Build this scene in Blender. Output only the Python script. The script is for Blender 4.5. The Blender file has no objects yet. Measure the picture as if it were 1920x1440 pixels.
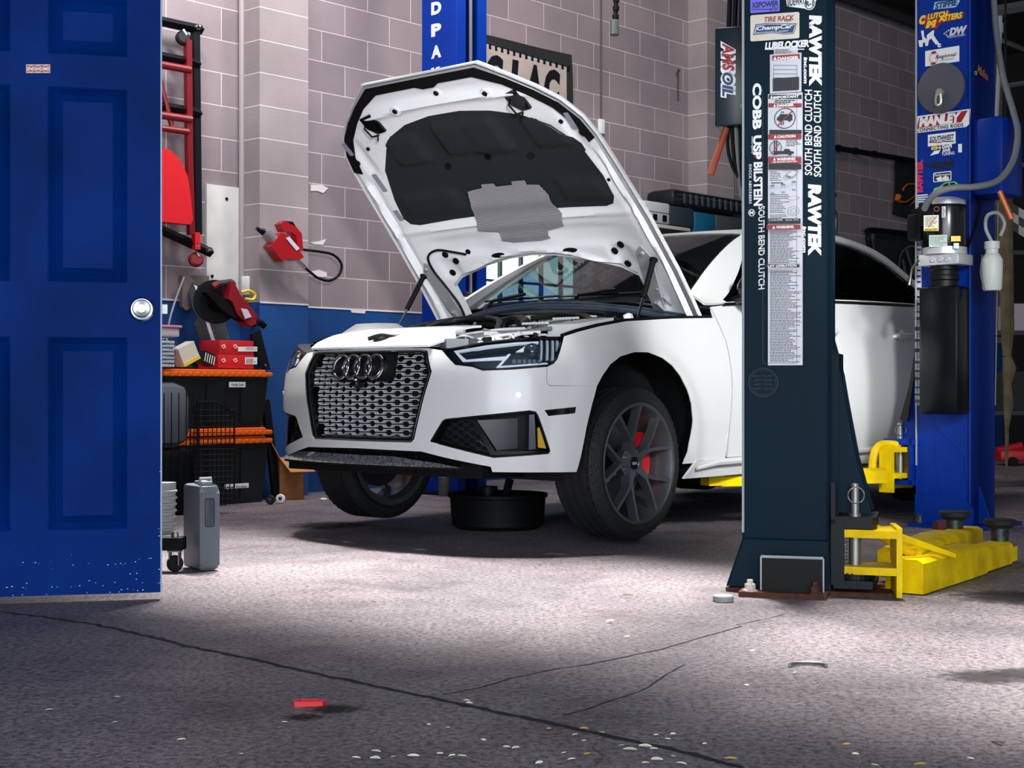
import bpy, bmesh, math, random
from mathutils import Vector, Matrix, geometry
R = math.radians
C = bpy.context.scene.collection
SC = bpy.context.scene
# ------------------------------------------------------------------ camera
FPX, CX, HY, CH = 2790.0, 960.0, 728.0, 0.684
cam_data = bpy.data.cameras.new('camera'); cam = bpy.data.objects.new('camera', cam_data); C.objects.link(cam)
cam_data.sensor_width = 36.0; cam_data.lens = FPX/1920*36; cam_data.shift_y = (HY-720)/1920
cam_data.clip_end = 200
cam.location = (0, 0, CH); cam.rotation_euler = (R(90), 0, 0)
SC.camera = cam
# ------------------------------------------------------------------ light
SC.view_settings.view_transform = 'Standard'; SC.view_settings.look = 'None'
SC.view_settings.gamma = 1.0; SC.view_settings.use_curve_mapping = False
SC.view_settings.exposure = 0.0
try:
    SC.cycles.use_denoising = True
    SC.cycles.max_bounces = 8; SC.cycles.diffuse_bounces = 3; SC.cycles.transparent_max_bounces = 16
except Exception: pass
world = bpy.data.worlds.new('sky'); SC.world = world; world.use_nodes = True
bg = world.node_tree.nodes['Background']
bg.inputs[0].default_value = (0.80, 0.90, 1.0, 1); bg.inputs[1].default_value = 0.28
def lamp(name, kind, loc, target, power, color, **kw):
    d = bpy.data.lights.new(name, kind); d.energy = power; d.color = color
    for k, v in kw.items(): setattr(d, k, v)
    o = bpy.data.objects.new(name, d); C.objects.link(o); o.location = loc
    o.rotation_euler = (Vector(target)-Vector(loc)).to_track_quat('-Z', 'Y').to_euler()
    return o
# bay lamps hanging above the nose of the car, in a row across the bay
for i, (x, y, pw) in enumerate(((-1.55,6.3,1600),(-1.0,5.85,1800),(-0.25,5.3,2400),(0.45,4.75,2500),(1.2,3.9,2900),(2.0,3.5,2100))):
    lamp('bay_lamp', 'SPOT', (x, y+1.35, 4.3), (x, y, 0), pw, (1.0, 0.96, 0.90), spot_size=R(31), spot_blend=1.0, shadow_soft_size=0.12)
# fill areas added out of view over the far side, brightening the block wall
lamp('wall_fill', 'AREA', (-1.1, 7.6, 4.45), (-1.6, 9.6, 1.7), 125, (1.0, 0.96, 0.95), shape='RECTANGLE', size=2.4, size_y=.3)
lamp('wall_fill', 'AREA', (1.2, 9.0, 4.45), (.8, 11.5, 1.6), 90, (1.0, 0.93, 0.92), shape='RECTANGLE', size=2.4, size_y=.3)
lamp('car_side_fill', 'SPOT', (2.5, 2.2, 2.4), (1.22, 7.0, .95), 1700, (1.0, .98, .95), spot_size=R(27), spot_blend=.9, shadow_soft_size=.35)  # added spot outside the frame, brightens the fender and doors
lamp('car_side_fill', 'SPOT', (1.3, 2.0, 2.4), (1.75, 7.8, .9), 1100, (1.0, .98, .95), spot_size=R(9.5), spot_blend=.5, shadow_soft_size=.12)  # second added spot, reaches the rear door past the blue column
lamp('hood_fill', 'SPOT', (0.6, -1.0, 1.3), (-.12, 6.9, 1.6), 2000, (1.0, .98, .97), spot_size=R(14), spot_blend=.9, shadow_soft_size=.2)  # added spot behind the camera, brightens the underside of the hood
# daylight coming in over the camera through the open bay door
lamp('daylight_opening', 'AREA', (0.6, -4.5, 2.0), (0.6, 7.5, 1.0), 720, (0.88, 0.93, 1.0), shape='RECTANGLE', size=8.0, size_y=4.0)

# ------------------------------------------------------------------ helpers
def lin(h):
    h = h.lstrip('#'); v = [int(h[i:i+2], 16)/255 for i in (0, 2, 4)]
    return tuple((c/12.92 if c <= .04045 else ((c+.055)/1.055)**2.4) for c in v)+(1,)
MATS = {}
def mat(name, col='#808080', rough=.5, metal=0, coat=0, noise=0, nscale=8, bump=0, bscale=60, emit=None, estr=0, trans=0, spec=None, col2=None, stretch=None):
    if name in MATS: return MATS[name]
    m = bpy.data.materials.new(name); m.use_nodes = True; nt = m.node_tree; b = nt.nodes['Principled BSDF']
    c = lin(col) if isinstance(col, str) else tuple(col)+(1,)
    b.inputs['Base Color'].default_value = c; b.inputs['Roughness'].default_value = rough; b.inputs['Metallic'].default_value = metal
    b.inputs['Coat Weight'].default_value = coat; b.inputs['Coat Roughness'].default_value = .16
    if spec is not None: b.inputs['Specular IOR Level'].default_value = spec
    if trans: b.inputs['Transmission Weight'].default_value = trans
    if emit: b.inputs['Emission Color'].default_value = lin(emit); b.inputs['Emission Strength'].default_value = estr
    if noise or bump:
        tc = nt.nodes.new('ShaderNodeTexCoord'); mp = nt.nodes.new('ShaderNodeMapping')
        nt.links.new(tc.outputs['Object'], mp.inputs[0])
        if stretch: mp.inputs['Scale'].default_value = stretch
    if noise:
        n = nt.nodes.new('ShaderNodeTexNoise'); n.inputs['Scale'].default_value = nscale; n.inputs['Detail'].default_value = 5
        nt.links.new(mp.outputs[0], n.inputs['Vector'])
        mx = nt.nodes.new('ShaderNodeMix'); mx.data_type = 'RGBA'
        c2 = lin(col2) if col2 else tuple(x*(1-noise) for x in c[:3])+(1,)
        rp = nt.nodes.new('ShaderNodeValToRGB'); rp.color_ramp.elements[0].position = .35; rp.color_ramp.elements[1].position = .65
        nt.links.new(n.outputs[0], rp.inputs[0]); nt.links.new(rp.outputs[0], mx.inputs[0])
        mx.inputs[6].default_value = c; mx.inputs[7].default_value = c2
        nt.links.new(mx.outputs[2], b.inputs['Base Color'])
    if bump:
        n2 = nt.nodes.new('ShaderNodeTexNoise'); n2.inputs['Scale'].default_value = bscale; n2.inputs['Detail'].default_value = 4
        nt.links.new(mp.outputs[0], n2.inputs['Vector'])
        bp = nt.nodes.new('ShaderNodeBump'); bp.inputs['Strength'].default_value = bump; bp.inputs['Distance'].default_value = .01
        nt.links.new(n2.outputs[0], bp.inputs['Height']); nt.links.new(bp.outputs[0], b.inputs['Normal'])
    MATS[name] = m; return m
def glass(name, tint=(.8, .9, .92), rough=.02):
    if name in MATS: return MATS[name]
    m = bpy.data.materials.new(name); m.use_nodes = True; nt = m.node_tree; nt.nodes.clear()
    o = nt.nodes.new('ShaderNodeOutputMaterial'); t = nt.nodes.new('ShaderNodeBsdfTransparent'); g = nt.nodes.new('ShaderNodeBsdfGlossy')
    lw = nt.nodes.new('ShaderNodeLayerWeight'); pw = nt.nodes.new('ShaderNodeMath'); pw.operation = 'POWER'; pw.inputs[1].default_value = 5.0
    f = nt.nodes.new('ShaderNodeMath'); f.operation = 'MULTIPLY_ADD'; f.inputs[1].default_value = .55; f.inputs[2].default_value = .03; x = nt.nodes.new('ShaderNodeMixShader')
    nt.links.new(lw.outputs['Facing'], pw.inputs[0]); nt.links.new(pw.outputs[0], f.inputs[0])
    t.inputs[0].default_value = tuple(tint)+(1,); g.inputs['Roughness'].default_value = rough; g.inputs[0].default_value = (1, 1, 1, 1)
    nt.links.new(f.outputs[0], x.inputs[0]); nt.links.new(t.outputs[0], x.inputs[1]); nt.links.new(g.outputs[0], x.inputs[2]); nt.links.new(x.outputs[0], o.inputs[0])
    MATS[name] = m; return m
def finish(bm, ang=35):
    bmesh.ops.recalc_face_normals(bm, faces=bm.faces)
    for f in bm.faces: f.smooth = True
    for e in bm.edges:
        if len(e.link_faces) != 2 or e.calc_face_angle(0) > R(ang): e.smooth = False
def obj(name, bm, m, parent=None, loc=None, rotz=None, ang=35, keep=False):
    if not keep: finish(bm, ang)
    me = bpy.data.meshes.new(name); bm.to_mesh(me); bm.free()
    o = bpy.data.objects.new(name, me); C.objects.link(o)
    for k in (m if isinstance(m, (list, tuple)) else [m]): me.materials.append(k)
    if parent is not None: o.parent = parent
    if loc is not None: o.location = loc
    if rotz is not None: o.rotation_euler = (0, 0, rotz)
    return o
def tag(o, label=None, cat=None, group=None, kind=None):
    if label: o['label'] = label
    if cat: o['category'] = cat
    if group: o['group'] = group
    if kind: o['kind'] = kind
    return o
def thing(name, label, cat, loc=(0, 0, 0), rotz=0, group=None):
    o = bpy.data.objects.new(name, None); C.objects.link(o); o.location = loc; o.rotation_euler = (0, 0, rotz); o.empty_display_size = .1
    return tag(o, label, cat, group)
def copy_tree(o, parent=None):
    c = o.copy(); C.objects.link(c); c.parent = parent
    for ch in list(o.children): copy_tree(ch, c)
    return c
def NB(): return bmesh.new()
def box(bm, x0, x1, y0, y1, z0, z1, M=None, bev=0, mi=0):
    vs = [bm.verts.new((x, y, z)) for z in (z0, z1) for y in (y0, y1) for x in (x0, x1)]
    fs = [bm.faces.new([vs[i] for i in q]) for q in ((0,2,3,1),(4,5,7,6),(0,1,5,4),(2,6,7,3),(0,4,6,2),(1,3,7,5))]
    for f in fs: f.material_index = mi
    if bev:
        es = list({e for f in fs for e in f.edges})
        r = bmesh.ops.bevel(bm, geom=es, offset=bev, segments=2, affect='EDGES', profile=.5)
        vs = list({v for f in r['faces'] for v in f.verts} | {v for v in vs if v.is_valid})
    if M is not None: bmesh.ops.transform(bm, matrix=M, verts=[v for v in vs if v.is_valid])
    return vs
def tube(bm, pts, r, n=8, closed=False, cap=True, mi=0):
    pts = [Vector(p) for p in pts]; rings = []; L = len(pts); up = None
    rr = r if isinstance(r, (list, tuple)) else [r]*L
    for i, p in enumerate(pts):
        if closed: t = pts[(i+1) % L]-pts[i-1]
        else: t = pts[min(i+1, L-1)]-pts[max(i-1, 0)]
        t.normalize()
        if up is None: up = Vector((0, 0, 1)) if abs(t.z) < .9 else Vector((1, 0, 0))
        a = t.cross(up); 
        if a.length < 1e-4: a = t.cross(Vector((0, 1, 0)))
        a.normalize(); b = a.cross(t).normalized(); up = b
        rings.append([bm.verts.new(p+(a*math.cos(k*2*math.pi/n)+b*math.sin(k*2*math.pi/n))*rr[i]) for k in range(n)])
    for i in range(L if closed else L-1):
        A, B = rings[i], rings[(i+1) % L]
        for k in range(n):
            f = bm.faces.new((A[k], A[(k+1) % n], B[(k+1) % n], B[k])); f.material_index = mi
    if cap and not closed:
        bm.faces.new(rings[0][::-1]).material_index = mi; bm.faces.new(rings[-1]).material_index = mi
    return [v for q in rings for v in q]
def spline(pts, n=8, closed=False):
    P = [Vector(p) for p in pts]; out = []; m = len(P)
    for i in range(m if closed else m-1):
        if closed: p0, p1, p2, p3 = P[i-1], P[i], P[(i+1) % m], P[(i+2) % m]
        else: p0 = P[i-1] if i > 0 else 2*P[0]-P[1]; p1 = P[i]; p2 = P[i+1]; p3 = P[i+2] if i+2 < m else 2*P[-1]-P[-2]
        for k in range(n):
            t = k/n; out.append(.5*((2*p1)+(p2-p0)*t+(2*p0-5*p1+4*p2-p3)*t*t+(3*p1-p0-3*p2+p3)*t**3))
    if not closed: out.append(P[-1])
    return out
def lathe(bm, prof, n=24, M=None, closed=False, mi=0):
    # profile (radius, height) about local z
    rings = []; vs = []
    for r, z in prof:
        if r < 1e-6: v = bm.verts.new((0, 0, z)); rings.append([v]*n); vs.append(v)
        else:
            q = [bm.verts.new((r*math.cos(k*2*math.pi/n), r*math.sin(k*2*math.pi/n), z)) for k in range(n)]; rings.append(q); vs += q
    L = len(prof)
    for i in range(L if closed else L-1):
        A, B = rings[i], rings[(i+1) % L]
        for k in range(n):
            q = []
            for v in (A[k], A[(k+1) % n], B[(k+1) % n], B[k]):
                if v not in q: q.append(v)
            if len(q) > 2:
                try: bm.faces.new(q).material_index = mi
                except ValueError: pass
    if M is not None: bmesh.ops.transform(bm, matrix=M, verts=vs)
    return vs
def cyl(bm, p0, p1, r, n=16, r2=None, mi=0):
    return tube(bm, [p0, p1], [r, r if r2 is None else r2], n, mi=mi)
def pip(x, y, poly):
    c = False; j = len(poly)-1
    for i in range(len(poly)):
        xi, yi = poly[i]; xj, yj = poly[j]
        if (yi > y) != (yj > y) and x < (xj-xi)*(y-yi)/(yj-yi)+xi: c = not c
        j = i
    return c
def dense(poly, step, closed=True):
    out = []
    for i in range(len(poly) if closed else len(poly)-1):
        a, b = poly[i], poly[(i+1) % len(poly)]; L = math.hypot(b[0]-a[0], b[1]-a[1]); k = max(1, int(L/step+.5))
        for q in range(k): out.append((a[0]+(b[0]-a[0])*q/k, a[1]+(b[1]-a[1])*q/k))
    return out
def patch(bm, S, outline, holes=(), step=.05, th=.004, mi=0, sx=None, nrm=None):
    """fill a 2-D outline with holes, map it through S(u, v) to 3-D, thicken inward"""
    polys = [dense(outline, step)]+[dense(h, step) for h in holes]
    pts, edges = [], []
    for P in polys:
        b = len(pts); pts += [Vector(p) for p in P]; edges += [(b+i, b+(i+1) % len(P)) for i in range(len(P))]
    us = [p[0] for p in outline]; vs = [p[1] for p in outline]
    sx = sx or step; nu = int((max(us)-min(us))/sx)+1; nv = int((max(vs)-min(vs))/step)+1
    segs = [(pts[a], pts[b]) for a, b in edges]
    for i in range(1, nu):
        for j in range(1, nv):
            u = min(us)+i*sx; v = min(vs)+j*step
            if pip(u, v, polys[0]) and not any(pip(u, v, h) for h in polys[1:]):
                q = Vector((u, v)); ok = True
                for a, b in segs:
                    if abs(a.x-u) < step and abs(a.y-v) < step and (a-q).length < step*.45: ok = False; break
                if ok: pts.append(q)
    V, E, F = geometry.delaunay_2d_cdt(pts, edges, [], 0, 1e-6)[:3]
    tris = []
    for f in F:
        cx = sum(V[i].x for i in f)/3; cy = sum(V[i].y for i in f)/3
        if pip(cx, cy, polys[0]) and not any(pip(cx, cy, h) for h in polys[1:]): tris.append(f)
    used = sorted({i for f in tris for i in f}); mp = {}
    e = 1e-3
    for i in used:
        u, v = V[i]; p = Vector(S(u, v)); top = bm.verts.new(p); bot = None
        if th:
            if nrm: n = Vector(nrm)
            else: n = (Vector(S(u+e, v))-p).cross(Vector(S(u, v+e))-p).normalized()
            bot = bm.verts.new(p-n*th)
        mp[i] = (top, bot)
    cnt = {}
    for f in tris:
        bm.faces.new([mp[i][0] for i in f]).material_index = mi
        if th: bm.faces.new([mp[i][1] for i in reversed(f)]).material_index = mi
        for k in range(3):
            a, b = f[k], f[(k+1) % 3]; cnt.setdefault((min(a, b), max(a, b)), []).append((a, b))
    if th:
        for k, l in cnt.items():
            if len(l) == 1:
                a, b = l[0]; bm.faces.new((mp[b][0], mp[a][0], mp[a][1], mp[b][1])).material_index = mi
    return bm
def flat(o, ux, uy):
    o, ux, uy = Vector(o), Vector(ux), Vector(uy)
    return lambda u, v: o+ux*u+uy*v
def prism(bm, poly, S, th, mi=0):
    """2-D polygon on the plane S, given thickness th along the plane's back"""
    n = (Vector(S(1, 0))-Vector(S(0, 0))).cross(Vector(S(0, 1))-Vector(S(0, 0))).normalized()
    A = [bm.verts.new(Vector(S(*p))) for p in poly]; B = [bm.verts.new(Vector(S(*p))-n*th) for p in poly]
    bm.faces.new(A).material_index = mi; bm.faces.new(B[::-1]).material_index = mi
    for i in range(len(poly)): bm.faces.new((A[i], B[i], B[(i+1) % len(poly)], A[(i+1) % len(poly)])).material_index = mi
def rrect(x0, x1, y0, y1, r, n=4):
    out = []
    for cx, cy, a0 in ((x1-r, y1-r, 0), (x0+r, y1-r, 90), (x0+r, y0+r, 180), (x1-r, y0+r, 270)):
        for k in range(n+1): a = R(a0+90*k/n); out.append((cx+r*math.cos(a), cy+r*math.sin(a)))
    return out
def at(px, py, Y): return Vector(((px-CX)/FPX*Y, Y, CH-(py-HY)/FPX*Y))
def fl(px, py, z=0): Y = (CH-z)*FPX/(py-HY); return Vector(((px-CX)/FPX*Y, Y, z))
W0 = Vector((-1.33, 9.77, 0)); WD = Vector((.6733, .7394, 0)); WN = Vector((.7394, -.6733, 0))
def wall(px, py, off=0):
    dr = Vector(((px-CX)/FPX, 1, -(py-HY)/FPX)); c = Vector((0, 0, CH)); P = W0+WN*off
    t = (P-c).dot(WN)/dr.dot(WN); p = c+dr*t; return (p-W0).dot(WD), p.z
def wp(s, z, off=0): return W0+WD*s+WN*off+Vector((0, 0, z))
WROT = Matrix(((WD.x, -WN.x, 0, W0.x), (WD.y, -WN.y, 0, W0.y), (0, 0, 1, 0), (0, 0, 0, 1)))   # local x along wall, y into wall
_tc = {}
def text_mesh(s, bold=0.0, shear=0.0, spacing=1.0):
    key = (s, bold, shear, spacing)
    if key in _tc: return _tc[key]
    cu = bpy.data.curves.new('lettering', 'FONT'); cu.body = s; cu.offset = bold; cu.shear = shear; cu.space_character = spacing
    cu.resolution_u = 3; o = bpy.data.objects.new('lettering_source', cu); C.objects.link(o)
    dg = bpy.context.evaluated_depsgraph_get(); me = bpy.data.meshes.new_from_object(o.evaluated_get(dg))
    bpy.data.objects.remove(o); bpy.data.curves.remove(cu)
    vs = [(v.co.x, v.co.y) for v in me.vertices]; fs = [tuple(p.vertices) for p in me.polygons]; bpy.data.meshes.remove(me)
    _tc[key] = (vs, fs); return _tc[key]
def put_text(bm, s, S, cx, cy, w, h, rot=0, bold=.01, shear=0, lift=.0006, mi=0, align='c', spacing=1.0):
    """lettering fitted to w x h (before rotation by rot degrees) centred on (cx, cy) of plane S"""
    vs, fs = text_mesh(s, bold, shear, spacing)
    if not vs: return
    x0 = min(v[0] for v in vs); x1 = max(v[0] for v in vs); y0 = min(v[1] for v in vs); y1 = max(v[1] for v in vs)
    n = (Vector(S(1, 0))-Vector(S(0, 0))).cross(Vector(S(0, 1))-Vector(S(0, 0))).normalized()
    c, sn = math.cos(R(rot)), math.sin(R(rot)); nv = []
    for x, y in vs:
        u = ((x-x0)/(x1-x0)-.5)*w; v = ((y-y0)/max(y1-y0, 1e-6)-.5)*h
        nv.append(bm.verts.new(Vector(S(cx+u*c-v*sn, cy+u*sn+v*c))+n*lift))
    for f in fs:
        try: bm.faces.new([nv[i] for i in f]).material_index = mi
        except ValueError: pass
# ------------------------------------------------------------------ setting
def brick_mat(name, colA, colB, mortar, paint=None, zsplit=1.22, sphase=0.0, sx=1.0):
    m = bpy.data.materials.new(name); m.use_nodes = True; nt = m.node_tree; b = nt.nodes['Principled BSDF']; L = nt.links.new
    tc = nt.nodes.new('ShaderNodeTexCoord'); sp = nt.nodes.new('ShaderNodeSeparateXYZ'); L(tc.outputs['Object'], sp.inputs[0])
    cb = nt.nodes.new('ShaderNodeCombineXYZ'); ad = nt.nodes.new('ShaderNodeMath'); ad.operation = 'ADD'; ad.inputs[1].default_value = sphase
    L(sp.outputs[0], ad.inputs[0]); L(ad.outputs[0], cb.inputs[0]); L(sp.outputs[2], cb.inputs[1])
    br = nt.nodes.new('ShaderNodeTexBrick'); br.inputs['Scale'].default_value = 1.0; br.inputs['Brick Width'].default_value = .4064*sx; br.inputs['Row Height'].default_value = .2032
    br.inputs['Mortar Size'].default_value = .0035; br.inputs['Mortar Smooth'].default_value = .2; br.offset = .5; br.inputs['Bias'].default_value = 0
    L(cb.outputs[0], br.inputs['Vector'])
    br.inputs['Color1'].default_value = lin(colA); br.inputs['Color2'].default_value = lin(colB); br.inputs['Mortar'].default_value = lin(mortar)
    n = nt.nodes.new('ShaderNodeTexNoise'); n.inputs['Scale'].default_value = 1.3; n.inputs['Detail'].default_value = 8; L(tc.outputs['Object'], n.inputs['Vector'])
    n2 = nt.nodes.new('ShaderNodeTexNoise'); n2.inputs['Scale'].default_value = 140; n2.inputs['Detail'].default_value = 3; L(tc.outputs['Object'], n2.inputs['Vector'])
    mr = nt.nodes.new('ShaderNodeMapRange'); mr.inputs[1].default_value = .3; mr.inputs[2].default_value = .7; mr.inputs[3].default_value = .78; mr.inputs[4].default_value = 1.15; L(n.outputs[0], mr.inputs[0])
    mr2 = nt.nodes.new('ShaderNodeMapRange'); mr2.inputs[1].default_value = .3; mr2.inputs[2].default_value = .7; mr2.inputs[3].default_value = .86; mr2.inputs[4].default_value = 1.1; L(n2.outputs[0], mr2.inputs[0])
    mm = nt.nodes.new('ShaderNodeMath'); mm.operation = 'MULTIPLY'; L(mr.outputs[0], mm.inputs[0]); L(mr2.outputs[0], mm.inputs[1])
    hv = nt.nodes.new('ShaderNodeVectorMath'); hv.operation = 'SCALE'; L(br.outputs['Color'], hv.inputs[0]); L(mm.outputs[0], hv.inputs['Scale'])
    last = hv.outputs[0]
    if paint:
        gt = nt.nodes.new('ShaderNodeMath'); gt.operation = 'LESS_THAN'; gt.inputs[1].default_value = zsplit; L(sp.outputs[2], gt.inputs[0])
        mx = nt.nodes.new('ShaderNodeMix'); mx.data_type = 'RGBA'; L(gt.outputs[0], mx.inputs[0]); L(last, mx.inputs[6])
        pv = nt.nodes.new('ShaderNodeVectorMath'); pv.operation = 'SCALE'; pv.inputs[0].default_value = lin(paint)[:3]; L(mm.outputs[0], pv.inputs['Scale']); L(pv.outputs[0], mx.inputs[7]); last = mx.outputs[2]
    L(last, b.inputs['Base Color']); b.inputs['Roughness'].default_value = .75
    bp = nt.nodes.new('ShaderNodeBump'); bp.inputs['Strength'].default_value = .5; bp.inputs['Distance'].default_value = .006
    iv = nt.nodes.new('ShaderNodeMath'); iv.operation = 'ADD'; L(br.outputs['Fac'], iv.inputs[0]); sc = nt.nodes.new('ShaderNodeMath'); sc.operation = 'MULTIPLY'; sc.inputs[1].default_value = .35; L(n2.outputs[0], sc.inputs[0]); L(sc.outputs[0], iv.inputs[1])
    L(iv.outputs[0], bp.inputs['Height']); L(bp.outputs[0], b.inputs['Normal'])
    return m
m_wall = brick_mat('painted_block', '#9a8d92', '#8c8085', '#d8ccd0', paint='#06478a', sphase=.098)
m_pil = brick_mat('painted_block_pilaster', '#9c9294', '#948a8c', '#d4cccc', paint='#06478a', sphase=5.0, sx=30)
def floor_mat():
    m = bpy.data.materials.new('worn_concrete'); m.use_nodes = True; nt = m.node_tree; b = nt.nodes['Principled BSDF']; L = nt.links.new
    tc = nt.nodes.new('ShaderNodeTexCoord')
    def noise(s, det=6, dist=0, rough=.6):
        n = nt.nodes.new('ShaderNodeTexNoise'); n.inputs['Scale'].default_value = s; n.inputs['Detail'].default_value = det; n.inputs['Distortion'].default_value = dist; n.inputs['Roughness'].default_value = rough
        L(tc.outputs['Object'], n.inputs['Vector']); return n.outputs[0]
    def ramp(v, a, ca, c, cc_):
        r = nt.nodes.new('ShaderNodeValToRGB'); r.color_ramp.elements[0].position = a; r.color_ramp.elements[0].color = ca; r.color_ramp.elements[1].position = c; r.color_ramp.elements[1].color = cc_; L(v, r.inputs[0]); return r.outputs[0]
    def mix(f, a, c, mode='MIX'):
        x = nt.nodes.new('ShaderNodeMix'); x.data_type = 'RGBA'; x.blend_type = mode
        if isinstance(f, float): x.inputs[0].default_value = f
        else: L(f, x.inputs[0])
        L(a, x.inputs[6]); L(c, x.inputs[7]); return x.outputs[2]
    base = ramp(noise(1.1, 8, .6), .35, lin('#756f76'), .68, lin('#9b9195'))
    grime = ramp(noise(2.6, 9, .3, .7), .50, (1, 1, 1, 1), .68, (.55, .52, .55, 1))
    grain = ramp(noise(60, 4, 0, .85), .40, (.16, .15, .17, 1), .56, (1.3, 1.27, 1.3, 1))
    speck = ramp(noise(150, 2), .64, (1, 1, 1, 1), .68, (2.2, 2.2, 2.25, 1))
    c = mix(1.0, base, grime, 'MULTIPLY'); c = mix(.85, c, grain, 'MULTIPLY'); c = mix(.8, c, speck, 'MULTIPLY')
    L(c, b.inputs['Base Color'])
    r = nt.nodes.new('ShaderNodeMapRange'); r.inputs[1].default_value = .3; r.inputs[2].default_value = .7; r.inputs[3].default_value = .38; r.inputs[4].default_value = .62; L(noise(2.3, 6), r.inputs[0]); L(r.outputs[0], b.inputs['Roughness'])
    bp = nt.nodes.new('ShaderNodeBump'); bp.inputs['Strength'].default_value = 1.0; bp.inputs['Distance'].default_value = .014
    ad = nt.nodes.new('ShaderNodeMath'); ad.operation = 'ADD'; L(noise(70, 5, 0, .7), ad.inputs[0]); L(noise(9, 5), ad.inputs[1]); L(ad.outputs[0], bp.inputs['Height']); L(bp.outputs[0], b.inputs['Normal'])
    return m
m_floor = floor_mat()
m_dark = mat('dark_steel', '#1a2024', .5, .6)
m_black = mat('black_plastic', '#06090b', .5, spec=.2)
m_rubber = mat('rubber', '#0d0f10', .75, bump=.3, bscale=90)
bm = NB(); vs = [bm.verts.new(p) for p in ((-7, -1.5, 0), (15, -1.5, 0), (15, 24, 0), (-7, 24, 0))]; bm.faces.new(vs)
tag(obj('floor', bm, m_floor), 'worn grey concrete shop floor with oil stains', 'floor', kind='structure')
# back wall with a window opening, in wall coordinates s along, z up
def WS(off=0): return lambda u, v: wp(u, v, off)
win = [1.45, 3.10, 1.25, 1.98]   # s0 s1 z0 z1
def wall_piece(name, s0, s1, z0, z1, th=.2, off=0, m=m_wall, hole=None):
    bm = NB()
    def bx(a, b, c, d): box(bm, a, b, -off, -off+th, c, d)
    if hole:
        a, b, c, d = hole; bx(s0, a, z0, z1); bx(b, s1, z0, z1); bx(a, b, z0, c); bx(a, b, d, z1)
    else: bx(s0, s1, z0, z1)
    o = obj(name, bm, m); o.matrix_world = WROT; return tag(o, kind='structure')
tag(wall_piece('wall_back', -5, 13, 0, 5.2, hole=win), 'mauve painted concrete block back wall with a blue lower band', 'wall')
def pilaster(s0, s1, p):
    return wall_piece('trim_1', s0, s1, 0, 5.2, th=p+.02, off=p, m=m_pil)
a = wall(487, 300, .2)[0]; b_ = wall(578, 300, .2)[0]
tag(pilaster(a, b_, .2), 'block pilaster left of the car with blue lower band', 'pilaster')
a2 = wall(1326, 300, .2)[0]
tag(pilaster(a2, a2+.4064, .2), 'block pilaster beyond the open hood beside the black control box', 'pilaster')
for s in (-.62, .30, 4.05):   # thin painted conduit pipes
    pass
m_out = mat('daylight_haze', '#ffffff', 1, emit='#f2fbff', estr=3.2)
w1 = thing('window_1', 'bright paned window in the block wall behind the car', 'window'); w1['kind'] = 'structure'; w1.matrix_world = WROT
m_frame = mat('window_frame_metal', '#3c4a46', .5)
bm = NB(); x0, x1, z0, z1 = win
for q in ((x0, x1, z0, z0+.04), (x0, x1, z1-.04, z1), (x0, x0+.04, z0, z1), (x1-.04, x1, z0, z1)): box(bm, q[0], q[1], .05, .11, q[2], q[3])
for i in range(1, 7): xx = x0+(x1-x0)*i/7; box(bm, xx-.012, xx+.012, .06, .09, z0, z1)
for i in (1, 2): zz = z0+(z1-z0)*i/3; box(bm, x0, x1, .065, .085, zz-.01, zz+.01)
obj('window_frame', bm, m_frame, w1)
bm = NB(); box(bm, x0, x1, .072, .078, z0, z1); obj('window_pane', bm, glass('frosted_window', (.9, .97, .97)), w1)
bm = NB(); box(bm, x0-1.5, x1+1.5, 1.6, 1.62, z0-1.2, z1+2.0)
o = obj('outdoor_daylight', bm, m_out); o.matrix_world = WROT; tag(o, 'bright overcast sky seen through the window', 'sky', kind='structure')
m_ceil = mat('dark_ceiling', '#15161a', .9)
bm = NB(); box(bm, -7, 15, 2.6, 24, 4.62, 4.7); tag(obj('ceiling', bm, m_ceil), 'dark corrugated shop ceiling', 'ceiling', kind='structure')
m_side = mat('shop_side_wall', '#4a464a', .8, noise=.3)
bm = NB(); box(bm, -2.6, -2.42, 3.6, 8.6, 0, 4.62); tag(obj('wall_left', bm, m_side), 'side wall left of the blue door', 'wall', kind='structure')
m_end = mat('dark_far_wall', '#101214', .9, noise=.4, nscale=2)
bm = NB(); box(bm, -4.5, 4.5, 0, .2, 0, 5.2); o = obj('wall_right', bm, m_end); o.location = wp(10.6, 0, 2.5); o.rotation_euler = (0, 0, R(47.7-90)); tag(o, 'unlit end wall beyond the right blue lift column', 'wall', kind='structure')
# ------------------------------------------------------------------ the car (x to the rear, y to the side nearest the camera, z up)
YAW = R(42); CD = Vector((math.sin(YAW), math.cos(YAW), 0)); CN = Vector((math.cos(YAW), -math.sin(YAW), 0))
ZB = .10; CO = Vector((.549, 6.458, 0))-CN*.89
car = thing('car', 'white four-door sedan raised on the lift with its hood open', 'car', (CO.x, CO.y, ZB), R(48))
def cobj(name, bm, m, parent=None, ang=35):
    for v in bm.verts: v.co.y *= -1
    return obj(name, bm, m, parent if parent is not None else car, ang=ang)
m_white = mat('white_car_paint', '#cdd0d1', .3, coat=.35)
m_hoodin = mat('hood_inner_paint', '#eceef2', .38)
m_blk = mat('gloss_black_trim', '#07090b', .18)
m_matte = mat('matte_black', '#07090b', .6, spec=.2)
m_chrome = mat('chrome', '#d9dcdf', .12, 1)
m_dchrome = mat('smoked_chrome', '#8d9499', .22, 1)
m_grime = mat('frosted_grime', '#7d7f86', .7, noise=.7, nscale=90, col2='#2a2c31')
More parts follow.
